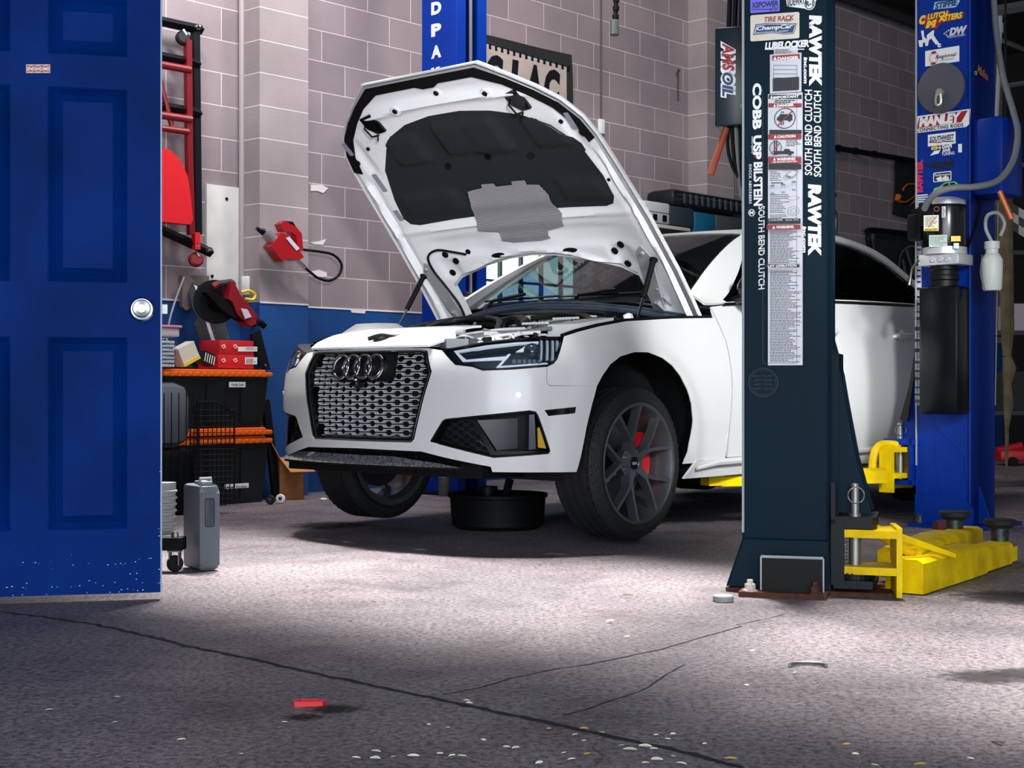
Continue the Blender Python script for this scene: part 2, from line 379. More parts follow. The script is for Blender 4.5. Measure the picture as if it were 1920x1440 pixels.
def interp(x, xs, ys):
    if x <= xs[0]: return ys[0]
    for i in range(1, len(xs)):
        if x <= xs[i]: return ys[i-1]+(ys[i]-ys[i-1])*(x-xs[i-1])/(xs[i]-xs[i-1])
    return ys[-1]
_pl = spline([(-.830,-.15,0),(-.835,0,0),(-.830,.15,0),(-.812,.32,0),(-.778,.48,0),(-.712,.64,0),(-.595,.775,0),(-.45,.855,0),(-.30,.895,0),(-.05,.915,0),(.4,.920,0),(1.,.921,0),(1.8,.921,0),(2.5,.915,0),(3.0,.900,0),(3.35,.86,0),(3.6,.76,0),(3.75,.6,0),(3.82,.4,0),(3.845,0,0),(3.845,-.1,0)], 12)[12:-12]
_sg = [0.0]
for i in range(1, len(_pl)): _sg.append(_sg[-1]+(_pl[i]-_pl[i-1]).length)
_px = [p.x for p in _pl]; _py = [p.y for p in _pl]
ZS=[.10,.20,.30,.36,.42,.55,.65,.70,.745,.80,.88,.98,1.06]
IF_=[.06,.025,.005,.002,0,.0,.012,.022,.040,.09,.16,.3,.4]
IC_=[.06,.03,.01,.004,0,.0,.01,.02,.035,.06,.11,.2,.3]
IS_=[.06,.03,.012,.014,.004,.0,.004,.010,.018,.030,.052,.088,.105]
def surf(s, z, d=0.0):
    """outer skin of the lower body: s runs from the middle of the nose round to the side, d pushes inward"""
    a = abs(s); e = .02
    x = interp(a, _sg, _px); y = interp(a, _sg, _py)
    t = Vector((interp(a+e, _sg, _px)-interp(max(a-e, 0), _sg, _px), interp(a+e, _sg, _py)-(interp(a-e, _sg, _py) if a > e else -interp(e-a, _sg, _py)), 0))
    if t.length < 1e-6: t = Vector((0, 1, 0))
    t.normalize(); nx, ny = -t.y, t.x
    f = interp(z, ZS, IF_); c = interp(z, ZS, IC_); sd = interp(z, ZS, IS_)
    if a < .55: ins = f
    elif a < 1.05: w = (a-.55)/.5; ins = f*(1-w)+c*w
    elif a < 1.5: w = (a-1.05)/.45; ins = c*(1-w)+sd*w
    elif a < 5: ins = sd
    else: w = min((a-5)/.5, 1); ins = sd*(1-w)+c*w*.6
    for wx in (-.03, 2.82):   # flared arches
        r = math.hypot(x-wx, z-.33)
        if r < .48 and z > .2 and .8 < a < 4.9: ins -= .012*min(1, (.48-r)/.03)
    ins += d
    return Vector((x-nx*ins, (1 if s >= 0 else -1)*(y-ny*ins), z))
def SX(x): return x+1.46
# ---- bumper with grille opening and side intakes
GR = [(-.345,.748),(.345,.748),(.372,.742),(.412,.653),(.33,.372),(.315,.356),(-.315,.356),(-.33,.372),(-.412,.653),(-.372,.742)]
IN = [(.412,.362),(.415,.37),(.470,.448),(.485,.456),(.601,.468),(.845,.492),(.872,.487),(.882,.47),(.937,.325),(.930,.315),(.695,.300)]
def mir(P): return [(-a, b) for a, b in P[::-1]]
HLb = [(1.029,.80),(.975,.705),(.957,.685),(.923,.672),(.770,.660),(.648,.656),(.600,.672),(.521,.681),(.447,.742)]
half = [(0,.325),(.365,.320),(.518,.290),(.683,.262),(.689,.240),(1.062,.236),(1.069,.26),(1.099,.426),(1.128,.52),(1.158,.595),(.934,.593),(.92,.606),(.923,.672)]
outl = half+HLb[4:]+[(.372,.752),(0,.757)]
out2 = outl[:-1]+[(0,.757)]+[(-a, b) for a, b in outl[1:-1][::-1]]
bm = NB(); patch(bm, surf, out2, [GR, IN, mir(IN)], .03, -.006)
bumper = cobj('front_bumper', bm, m_white)
# marker lights, parking sensors
for sgn in (1, -1):
    q = [(.908,.494),(1.045,.507),(1.04,.481),(.925,.470)]
    bm = NB(); patch(bm, lambda s, z: surf(s, z, -.002), [(a*sgn, b) for a, b in q], (), .03, -.006); cobj('side_marker', bm, m_blk, bumper)
    bm = NB()
    def SS(u, v, sgn=sgn): return surf(sgn*(.798+u), .558+v, -.0015)
    patch(bm, SS, [(math.cos(k*.5236)*.011, math.sin(k*.5236)*.011) for k in range(12)], (), .01, -.004); cobj('parking_sensor', bm, m_dchrome, bumper)
# dark band round the grille opening, mesh and rings
grille = None
def ring_poly(P, k, kz=None):
    cx = sum(p[0] for p in P)/len(P); cz = sum(p[1] for p in P)/len(P); kz = kz or k
    return [(cx+(a-cx)*k, cz+(b-cz)*kz) for a, b in P]
bm = NB(); patch(bm, lambda s, z: surf(s, z, .012), ring_poly(GR, 1.01), [ring_poly(GR, .93, .93)], .03, -.02)
grille = cobj('grille', bm, m_blk)
bm = NB(); tube(bm, [surf(s, z, .0) for s, z in dense(ring_poly(GR, .975, .975), .04)], .0028, 6, closed=True); cobj('grille_trim', bm, m_dchrome, grille)
inner = ring_poly(GR, .95, .95)
bm = NB(); k = 0; z = .385; px = .100; h = .0095
row = 0
while z < .735:
    run = []; s = -.42; ph = (row % 2)*px/2
    # one crenellated bar per row
    pts = []; n0 = -6
    for n in range(-6, 7):
        b0 = n*px+ph
        pts += [(b0-px*.20, z+h*.5), (b0+px*.20, z+h*.5), (b0+px*.30, z-h*.5), (b0+px*.70, z-h*.5)]
    cur = []
    for p in pts+[None]:
        if p is not None and pip(p[0], p[1], inner): cur.append(p)
        else:
            if len(cur) > 1:
                V1 = [bm.verts.new(surf(a, b-.0015, .034)) for a, b in cur]; V2 = [bm.verts.new(surf(a, b+.0015, .034)) for a, b in cur]
                V3 = [bm.verts.new(surf(a, b+.0015, .060)) for a, b in cur]; V4 = [bm.verts.new(surf(a, b-.0015, .060)) for a, b in cur]
                for i in range(len(cur)-1):
                    bm.faces.new((V1[i], V1[i+1], V2[i+1], V2[i])); bm.faces.new((V2[i], V2[i+1], V3[i+1], V3[i])); bm.faces.new((V1[i+1], V1[i], V4[i], V4[i+1]))
                    bm.faces.new((V4[i], V3[i], V3[i+1], V4[i+1]))
            cur = []
    z += h*1.95; row += 1
gm = cobj('grille_mesh', bm, mat('honeycomb_mesh', '#dfe4e7', .38, .35), grille, ang=20)
bm = NB(); patch(bm, lambda s, z: surf(s, z, .10), ring_poly(GR, 1.0), (), .05, -.005); cobj('radiator_backing', bm, mat('radiator_black', '#05080a', .7), grille)
bm = NB()
lp = [(-.31,0),(.31,0),(.33,1),(-.33,1)]
patch(bm, lambda u, v: surf(u, .358+.026*v*0.9, .008+.075*(v)), lp, (), .1, -.004, nrm=(0, 0, 1)); cobj('grille_shelf', bm, m_grime, grille)
# four rings on a black backing plate
bm = NB(); patch(bm, lambda s, z: surf(s, z, .026), rrect(-.185, .195, .612, .738, .03), (), .03, -.004); cobj('emblem_backing', bm, m_matte, grille)
emb = None
bm = NB()
for i in range(4):
    c = (i-1.5)*.0725-.012; pr = []
    for kk in range(28):
        a = kk*2*math.pi/28; p = surf(c+.050*math.cos(a), .677+.050*math.sin(a), -.006); pr.append(p)
    tube(bm, pr, .0068, 8, closed=True)
    pr2 = [p+Vector((.030, 0, 0)) for p in pr]
    A = [bm.verts.new(p) for p in pr]; B = [bm.verts.new(p) for p in pr2]
    for kk in range(28): bm.faces.new((A[kk], A[(kk+1) % 28], B[(kk+1) % 28], B[kk]))
cobj('four_ring_emblem', bm, m_chrome, grille)
bm = NB(); p = surf(-.005, .606, .01); lathe(bm, [(0, -.03), (.012, -.03), (.020, -.02), (.022, 0), (.02, .03)], 16, Matrix.Translation(p) @ Matrix.Rotation(R(90), 4, 'Y')); cobj('front_camera', bm, m_blk, grille)
# lower opening and splitter
bm = NB(); patch(bm, lambda s, z: surf(s, z, .05), [(-.66,.25),(.66,.25),(.5,.34),(-.5,.34)], (), .05, -.01)
for kz in (.285, .305): tube(bm, [surf(s*.1, kz, .045) for s in range(-5, 6)], .004, 6)
for ks in (-.3, -.1, .1, .3): tube(bm, [surf(ks, .26, .044), surf(ks, .32, .044)], .003, 6)
cobj('lower_grille', bm, m_black)
bm = NB()
def spl(u, v): p = surf(u, .262, -.012+.10*v); p.z = .262+.016*v; return p
patch(bm, spl, [(-.66,0),(.56,0),(.50,.8),(-.62,.8)], (), .06, .016, nrm=(0, 0, 1))
cobj('front_splitter', bm, [m_black])
bm = NB(); patch(bm, lambda u, v: surf(u, .258+.040*v, -.022+.05*v), [(-.66,0),(.55,0),(.45,.35),(.2,.9),(-.62,1)], (), .06, -.003); cobj('splitter_top', bm, m_grime)
# side intakes
for sgn in (1, -1):
    P = [(a*sgn, b) for a, b in IN]
    root = NB(); patch(root, lambda s, z: surf(s, z, .075), ring_poly(P, 1.12), (), .05, -.005)
    for a, b in zip(dense(P, .04), dense(P, .04)[1:]+dense(P, .04)[:1]):
        v = [root.verts.new(surf(a[0], a[1], .0)), root.verts.new(surf(b[0], b[1], .0)), root.verts.new(surf(b[0], b[1], .08)), root.verts.new(surf(a[0], a[1], .08))]; root.faces.new(v)
    tube(root, [surf(a, b, .004) for a, b in dense(ring_poly(P, .99), .04)], .005, 6, closed=True)
    it = cobj('side_intake', root, m_matte)
    bm = NB()
    q = [(.600,.452),(.618,.452),(.700,.325),(.93,.326),(.93,.316),(.682,.308)]
    patch(bm, lambda s, z: surf(s, z, .012), [(a*sgn, b) for a, b in q], (), .03, -.02); cobj('intake_blade', bm, m_blk, it)
    bm = NB()
    q = [(.620,.452),(.80,.46),(.80,.335),(.705,.328)]
    def duct(s, z): k = max(0, min(1, (abs(s)-.60)/.22)); return surf(s, z, .02+.05*k)
    patch(bm, duct, [(a*sgn, b) for a, b in q], (), .03, -.003); cobj('intake_duct', bm, mat('intake_grey', '#2a3036', .4), it)
    bm = NB(); q = [(.845,.475),(.868,.478),(.875,.335),(.845,.33)]
    patch(bm, lambda s, z: surf(s, z, .012), [(a*sgn, b) for a, b in q], (), .03, -.03); cobj('intake_vane', bm, mat('vane_blue_grey', '#34404c', .35), it)
    bm = NB(); q = [(.884,.420),(.892,.425),(.926,.335),(.888,.34)]
    patch(bm, lambda s, z: surf(s, z, .02), [(a*sgn, b) for a, b in q], (), .03, -.01); cobj('amber_reflector', bm, mat('amber', '#c09a2c', .3), it)
    bm = NB(); zz = .325
    for r_ in range(9):
        pts = []
        for n in range(5):
            b0 = .455+n*.055+(r_ % 2)*.0275
            pts += [(b0-.011, zz+.005), (b0+.011, zz+.005), (b0+.0165, zz-.005), (b0+.0385, zz-.005)]
        pts = [p for p in pts if pip(p[0], p[1], ring_poly(IN, .93)) and p[0] < .62+(.45-p[1])*.6]
        if len(pts) > 1: tube(bm, [surf(sgn*a, b, .045) for a, b in pts], .0022, 5)
        zz += .0165
    cobj('intake_mesh', bm, mat('intake_mesh_black', '#39424a', .3, .6), it)
# ---- headlights
HLo = [(.447,.745),(.521,.683),(.600,.674),(.648,.658),(.770,.662),(.925,.674),(.955,.684),(.975,.703),(1.030,.800),(.860,.797),(.740,.787),(.631,.776),(.560,.764)]
for sgn in (1, -1):
    H = lambda P: [(a*sgn, b) for a, b in P]
    bm = NB(); patch(bm, lambda s, z: surf(s, z, .055), H(ring_poly(HLo, 1.0)), (), .04, -.004)
    P = dense(H(HLo), .04)
    for i in range(len(P)):
        a, b = P[i], P[(i+1) % len(P)]; bm.faces.new([bm.verts.new(surf(*a, .0)), bm.verts.new(surf(*b, .0)), bm.verts.new(surf(*b, .057)), bm.verts.new(surf(*a, .057))])
    hl = cobj('headlight', bm, mat('headlight_housing', '#14202a', .3))
    bm = NB(); patch(bm, lambda s, z: surf(s, z, -.0005), H(ring_poly(HLo, 1.0)), [H(ring_poly(HLo, .965, .90))], .04, -.006); cobj('headlight_bezel', bm, m_blk, hl)
    drl = mat('light_guide', '#f6fbff', .5)
    bm = NB()
    def strip(P, dpt=.035): patch(bm, lambda s, z: surf(s, z, dpt), H(P), (), .03, -.012)
    strip([(.487,.740),(.640,.762),(.800,.775),(.915,.779),(.915,.772),(.800,.767),(.640,.752),(.510,.732)])
    strip([(.487,.740),(.510,.732),(.560,.700),(.540,.693)])
    strip([(.540,.693),(.560,.703),(.745,.716),(.757,.726),(.765,.722),(.748,.703),(.735,.700)])
    strip([(.700,.668),(.757,.726),(.768,.726),(.722,.676),(.940,.690),(.947,.684),(.720,.668)])
    cobj('running_light', bm, drl, hl)
    bm = NB()
    for a0 in (.905, .935, .962, .985): strip([(a0,.700 if a0 > .92 else .695),(a0+.012,.700),(a0+.030,.782),(a0+.020,.785)], .03)
    cobj('turn_signal', bm, mat('light_guide_grey', '#aab6be', .25), hl)
    bm = NB(); strip([(.79,.734),(.845,.762),(.885,.760),(.83,.735)], .028); cobj('reflector_wedge', bm, drl, hl)
    bm = NB(); p = surf(sgn*.872, .735, .03); n = (surf(sgn*.872, .735, 0)-surf(sgn*.872, .735, .1)).normalized()
    lathe(bm, [(0, .028), (.016, .024), (.028, .012), (.032, 0), (.036, 0), (.036, -.03)], 20, Matrix.Translation(p) @ n.to_track_quat('Z', 'Y').to_matrix().to_4x4()); cobj('projector_lens', bm, mat('lens_dark', '#26303a', .05), hl)
    bm = NB()
    for kk in range(6): strip([(.775+.024*kk,.685),(.793+.024*kk,.687),(.790+.024*kk,.704),(.774+.024*kk,.702)], .03)
    cobj('led_segments', bm, mat('led_glass', '#5b6a76', .1), hl)
    bm = NB(); patch(bm, lambda s, z: surf(s, z, .001), H(ring_poly(HLo, .97, .92)), (), .05, -.0015); cobj('headlight_lens', bm, glass('clear_lens', (.96, .98, 1)), hl)
# ---- fenders, doors, sills, rear
def arc(cx, r, a0, a1, n, zc=.335): return [(SX(cx+r*math.cos(R(a0+(a1-a0)*i/n))), zc+r*math.sin(R(a0+(a1-a0)*i/n))) for i in range(n+1)]
arch_f = [(1.158,.595),(1.195,.640),(1.245,.685),(1.315,.720),(1.411,.740),(1.50,.741),(1.598,.718),(1.665,.685),(1.72,.639),(1.768,.580),(1.801,.517),(1.817,.44),(1.813,.373),(1.790,.30),(1.765,.245)]
FT = [(SX(.62),.912),(SX(.3),.898),(SX(-.04),.875),(1.25,.848),(1.12,.822),(1.029,.800)]
fend = arch_f+[(SX(.65),.245),(SX(.665),.40),(SX(.68),.60),(SX(.672),.80),(SX(.62),.95)]+FT+[(.975,.705),(.957,.685),(.925,.672),(.922,.606),(.936,.595)]
SILL = .262
def door(x0, x1, top, near=1, archr=None):
    P = [(SX(x0), SILL)]
    if archr: P += [(SX(2.42), SILL)]+arc(2.82, .41, 192, 140, 8)+[(SX(x1), .72)]
    else: P += [(SX(x1), SILL), (SX(x1+.015), .6)]
    P += [(SX(x1-.01), top), (SX(x0), .93 if x0 < 1 else top), (SX(x0+.012), .80), (SX(x0+.02), .6), (SX(x0+.008), .4)]
    return P
for sgn in (1, -1):
    H = lambda P: [(a*sgn, b) for a, b in P]
    bm = NB(); patch(bm, surf, H(fend), (), .04, -.005); fe = cobj('fender', bm, m_white)
    bm = NB()   # black seal along the top edge of the fender
    pts = [surf(sgn*a, b+.004, .016) for a, b in FT]; pts2 = [surf(sgn*a, b-.01, .075) for a, b in FT]
    A = [bm.verts.new(p) for p in pts]; B = [bm.verts.new(p) for p in pts2]
    for i in range(len(A)-1): bm.faces.new((A[i], A[i+1], B[i+1], B[i]))
    tube(bm, pts, .009, 6); cobj('fender_seal', bm, m_matte, fe)
    # front door
    bm = NB(); patch(bm, surf, H([(SX(.672),SILL),(SX(1.72),SILL),(SX(1.738),.6),(SX(1.715),.90),(SX(1.70),1.030),(SX(.86),.990),(SX(.63),.965),(SX(.683),.80),(SX(.692),.60),(SX(.677),.40)]), (), .06, -.01)
    fd = cobj('front_door', bm, m_white)
    bm = NB(); patch(bm, surf, H([(SX(1.730),SILL),(SX(2.36),SILL)]+arc(2.82,.425,190,132,8)+[(SX(2.60),.76),(SX(2.72),.93),(SX(2.76),1.05),(SX(1.710),1.030),(SX(1.725),.90),(SX(1.748),.6)]), (), .06, -.01)
    rd = cobj('rear_door', bm, m_white)
    for (dr, hx) in ((fd, 1.597), (rd, 2.446)):
        bm = NB(); c = surf(sgn*SX(hx), .872, -.025)
        tube(bm, [surf(sgn*SX(hx+dx), .872+dz, dd) for dx, dz, dd in ((-.10,-.004,.0),(-.085,0,-.025),(0,.004,-.034),(.085,.006,-.026),(.10,.004,0))], [.012,.016,.017,.016,.012], 10)
        lathe(bm, [(.0, .0), (.04, .0), (.045, .003), (0, .004)], 20, Matrix.Translation(surf(sgn*SX(hx), .865, .0)) @ Matrix.Rotation(R(-90*sgn), 4, 'X'))
        cobj('door_handle', bm, mat('handle_paint', '#cfd3d5', .2, coat=.5), dr)
    # rear quarter and bumper
    bm = NB(); patch(bm, surf, H([(SX(2.79),1.05),(SX(2.74),.93),(SX(2.62),.765)]+arc(2.82,.425,122,-14,14)+[(4.9,.22),(5.3,.22),(5.95,.25),(6.0,.5),(5.9,.70),(5.6,.93),(5.0,1.0)]), (), .06, -.006); cobj('rear_quarter', bm, m_white)
    # side skirt
    bm = NB(); patch(bm, lambda s, z: surf(s, z, -.004), H([(SX(.34),.175),(SX(2.48),.185),(SX(2.44),.258),(SX(.40),.256)]), (), .05, -.01)
    sk = cobj('side_skirt', bm, m_white)
    bm = NB(); tube(bm, [surf(sgn*SX(.40), .222, -.015), surf(sgn*SX(.55), .245, -.03), surf(sgn*SX(2.0), .26, -.03), surf(sgn*SX(2.35), .262, -.02)], [.008, .016, .016, .010], 8); cobj('skirt_blade', bm, m_white, sk)
    # wheel housing, dark
    for wx in (-.03, 2.82):
        bm = NB(); n = 20; A = []; B = []
        for i in range(n+1):
            a = R(-18+216*i/n); xx_ = wx+.43*math.cos(a); A.append(bm.verts.new((xx_, sgn*(min(.885, interp(xx_, _px[:200], _py[:200])-.035) if wx < 1 else .86), .33+.43*math.sin(a)))); B.append(bm.verts.new((wx+.43*math.cos(a), sgn*.50, .33+.43*math.sin(a))))
        for i in range(n): bm.faces.new((A[i], A[i+1], B[i+1], B[i]))
        bm.faces.new(B); cobj('wheel_housing', bm, m_matte)
bm = NB(); patch(bm, lambda u, v: Vector((3.78+.03*(1-u*u), u*.70, v)), [(-1,.25),(1,.25),(1,.98),(-1,.98)], (), .12, .01); cobj('tailgate', bm, m_white)
# underbody
bm = NB(); box(bm, -.70, 3.6, -.62, .62, .21, .27); box(bm, -.62, -.42, -.5, .5, .24, .60); box(bm, .45, 3.4, -.83, .83, .20, .30); cobj('underbody', bm, m_matte)
# ---- greenhouse: side glass frames, roof, windscreen
BELT = [(.60,.845,.970),(.95,.842,.998),(1.6,.836,1.032),(2.2,.832,1.048),(2.8,.815,1.056),(3.15,.79,1.05),(3.42,.76,1.03)]
RAIL = [(.50,.775,.985),(.82,.690,1.175),(1.15,.620,1.330),(1.42,.585,1.405),(1.75,.575,1.432),(2.15,.570,1.435),(2.55,.572,1.400),(2.80,.580,1.345),(3.05,.60,1.245),(3.25,.64,1.14),(3.42,.69,1.045)]
_b = spline(BELT, 10); _r = spline(RAIL, 8)
def along(L, x):
    xs = [p.x for p in L]; return Vector((x, interp(x, xs, [p.y for p in L]), interp(x, xs, [p.z for p in L])))
def GH(sgn, out=0.0):
    def f(x, t):
        a = along(_b, x); b = along(_r, x); p = a.lerp(b, t); bul = .018*math.sin(math.pi*min(max(t, 0), 1))*min(1, (b.z-a.z)/.3)
        p.y += bul+out; p.y *= sgn; p.z = a.z+(b.z-a.z)*t; return p
    return f
def tz(x, z): a = along(_b, x).z; b = along(_r, x).z; return (z-a)/max(b-a, .02)
DLO_top = [(.72,.995),(.90,1.095),(1.165,1.285),(1.30,1.345),(1.50,1.385),(1.8,1.402),(2.108,1.402),(2.35,1.385),(2.558,1.350),(2.72,1.285),(2.92,1.155),(3.04,1.068)]
DLO = [(x, tz(x, z)) for x, z in DLO_top]+[(3.0,.015),(2.4,.015),(1.7,.015),(1.1,.015),(.74,.015)]
for sgn in (1, -1):
    hull = [(.56,0),(3.38,0),(3.40,1),(.56,1)]
    bm = NB(); patch(bm, GH(sgn), hull, [DLO], .05, .012*sgn, sx=.05); cobj('roof_pillar', bm, m_white)
    g = NB(); patch(g, GH(sgn, -.006), DLO, (), .09, .004*sgn); gl = cobj('side_window', g, glass('tinted_glass', (.35, .40, .40)))
    bm = NB(); tube(bm, [GH(sgn, .003)(x, .012) for x in (.72, 1.2, 1.7, 2.2, 2.6, 3.02)], .009, 6); cobj('window_trim', bm, m_blk, gl)
    for x0, x1, w in ((1.72, 1.72, .075), (2.62, 2.86, .018), (2.70, 2.98, .018)):
        bm = NB(); L_ = [GH(sgn, .001)(x0+(x1-x0)*k/5, .02+(.86 if w > .05 else .55)*k/5*(1 if w > .05 else 1)) for k in range(6)] if w > .05 else [GH(sgn, .001)(x1+(x0-x1)*k/5, .02+.74*k/5) for k in range(6)]
        A = [bm.verts.new(p+Vector((-w/2, 0, 0))) for p in L_]; B = [bm.verts.new(p+Vector((w/2, 0, 0))) for p in L_]
        for k in range(5): bm.faces.new((A[k], B[k], B[k+1], A[k+1]))
        cobj('window_pillar', bm, m_blk, gl)
RX = [(1.30,1.388),(1.36,1.408),(1.6,1.436),(1.95,1.450),(2.3,1.440),(2.6,1.410),(2.80,1.365)]
def roof(x, u):
    zc = interp(x, [p[0] for p in RX], [p[1] for p in RX]); e = along(_r, x); y = u*e.y
    return Vector((x, y, e.z+(max(zc, e.z+.004)+.01-e.z)*(1-abs(u)**2.2)))
wc = lambda u: 1.345-.085*u*u
bm = NB(); patch(bm, roof, [(wc(u/6), u/6) for u in range(-6, 7)][::-1]+[(2.78,-1),(2.84,-.5),(2.86,0),(2.84,.5),(2.78,1)], (), .12, .012, sx=.1); cobj('roof', bm, m_white)
def ws(u, v):   # windscreen: u across -1..1, v up 0..1
    xb = .44+.17*u*u; xt = 1.345-.085*u*u; zb_ = 1.0+.004*u*u; zt = 1.404-.032*u*u; yb = .735; yt = .585
    x = xb+(xt-xb)*v; z = zb_+(zt-zb_)*v+.018*math.sin(math.pi*v); return Vector((x, u*(yb+(yt-yb)*v), z))
bm = NB(); patch(bm, ws, [(-1,0),(1,0),(1,1),(-1,1)], (), .1, .004); scr = cobj('windshield', bm, glass('windshield_glass', (.80, .88, .88)))
bm = NB(); patch(bm, lambda u, v: ws(u, v)+Vector((.002, 0, -.004)), [(-1,0),(1,0),(1,1),(-1,1)], [[(-.95,.07),(.95,.07),(.95,.96),(-.95,.96)]], .1, .002); cobj('screen_border', bm, m_matte, scr)
bm = NB(); patch(bm, lambda u, v: Vector((2.80+.62*v, u*(.56+.12*v), 1.375-.34*v+.02*math.sin(3.14*v))), [(-1,0),(1,0),(1,1),(-1,1)], (), .1, .004); cobj('rear_window', bm, glass('tinted_glass'))
bm = NB(); patch(bm, lambda x, u: Vector((x, u*.74, 1.045-.02*(x-3.4)-.02*u*u)), [(3.36,-1),(3.80,-.98),(3.80,.98),(3.36,1)], (), .1, .02); cobj('trunk_lid', bm, m_white)
# cabin: dash, seats, so the glass has something behind it
m_cab = mat('cabin_dark', '#14181a', .7)
bm = NB(); box(bm, .55, 1.05, -.70, .70, .55, .985, bev=.06); box(bm, .45, 3.3, -.78, .78, .30, .52); cobj('dashboard', bm, m_cab)
for y in (-.37, .37):
    for x in (1.75, 2.65):
        bm = NB(); M = Matrix.Translation((x, y, .55)) @ Matrix.Rotation(R(18), 4, 'Y')
        box(bm, -.08, .08, -.24, .24, 0, .62, M, bev=.05); box(bm, -.05, .05, -.12, .12, .64, .82, M, bev=.04); box(bm, -.5, .0, -.24, .24, -.05, .1, Matrix.Translation((x, y, .5)), bev=.04); cobj('seat', bm, m_cab)
bm = NB(); M = Matrix.Translation((1.12, -.36, .92)) @ Matrix.Rotation(R(-65), 4, 'Y'); tube(bm, [M @ Vector((.18*math.cos(k*.2618), .18*math.sin(k*.2618), 0)) for k in range(24)], .014, 8, closed=True); cobj('steering_wheel', bm, m_black)
bm = NB(); M = Matrix.Translation((1.20, 0, 1.31)); box(bm, -.01, .01, -.12, .12, -.04, .03, M, bev=.008); cobj('rear_view_mirror', bm, m_black)
# door mirrors
for sgn in (1, -1):
    bm = NB(); lathe(bm, [(0, -.11), (.05, -.10), (.075, -.05), (.08, .02), (.07, .08), (.04, .11), (0, .115)], 16, Matrix.Translation((.83, sgn*.985, 1.055)) @ Matrix.Diagonal((1.1, 1, .95, 1)) @ Matrix.Rotation(R(90), 4, 'X'))
    tube(bm, [(.82, sgn*.83, 1.0), (.83, sgn*.90, 1.02)], .022, 8); cobj('door_mirror', bm, m_blk)
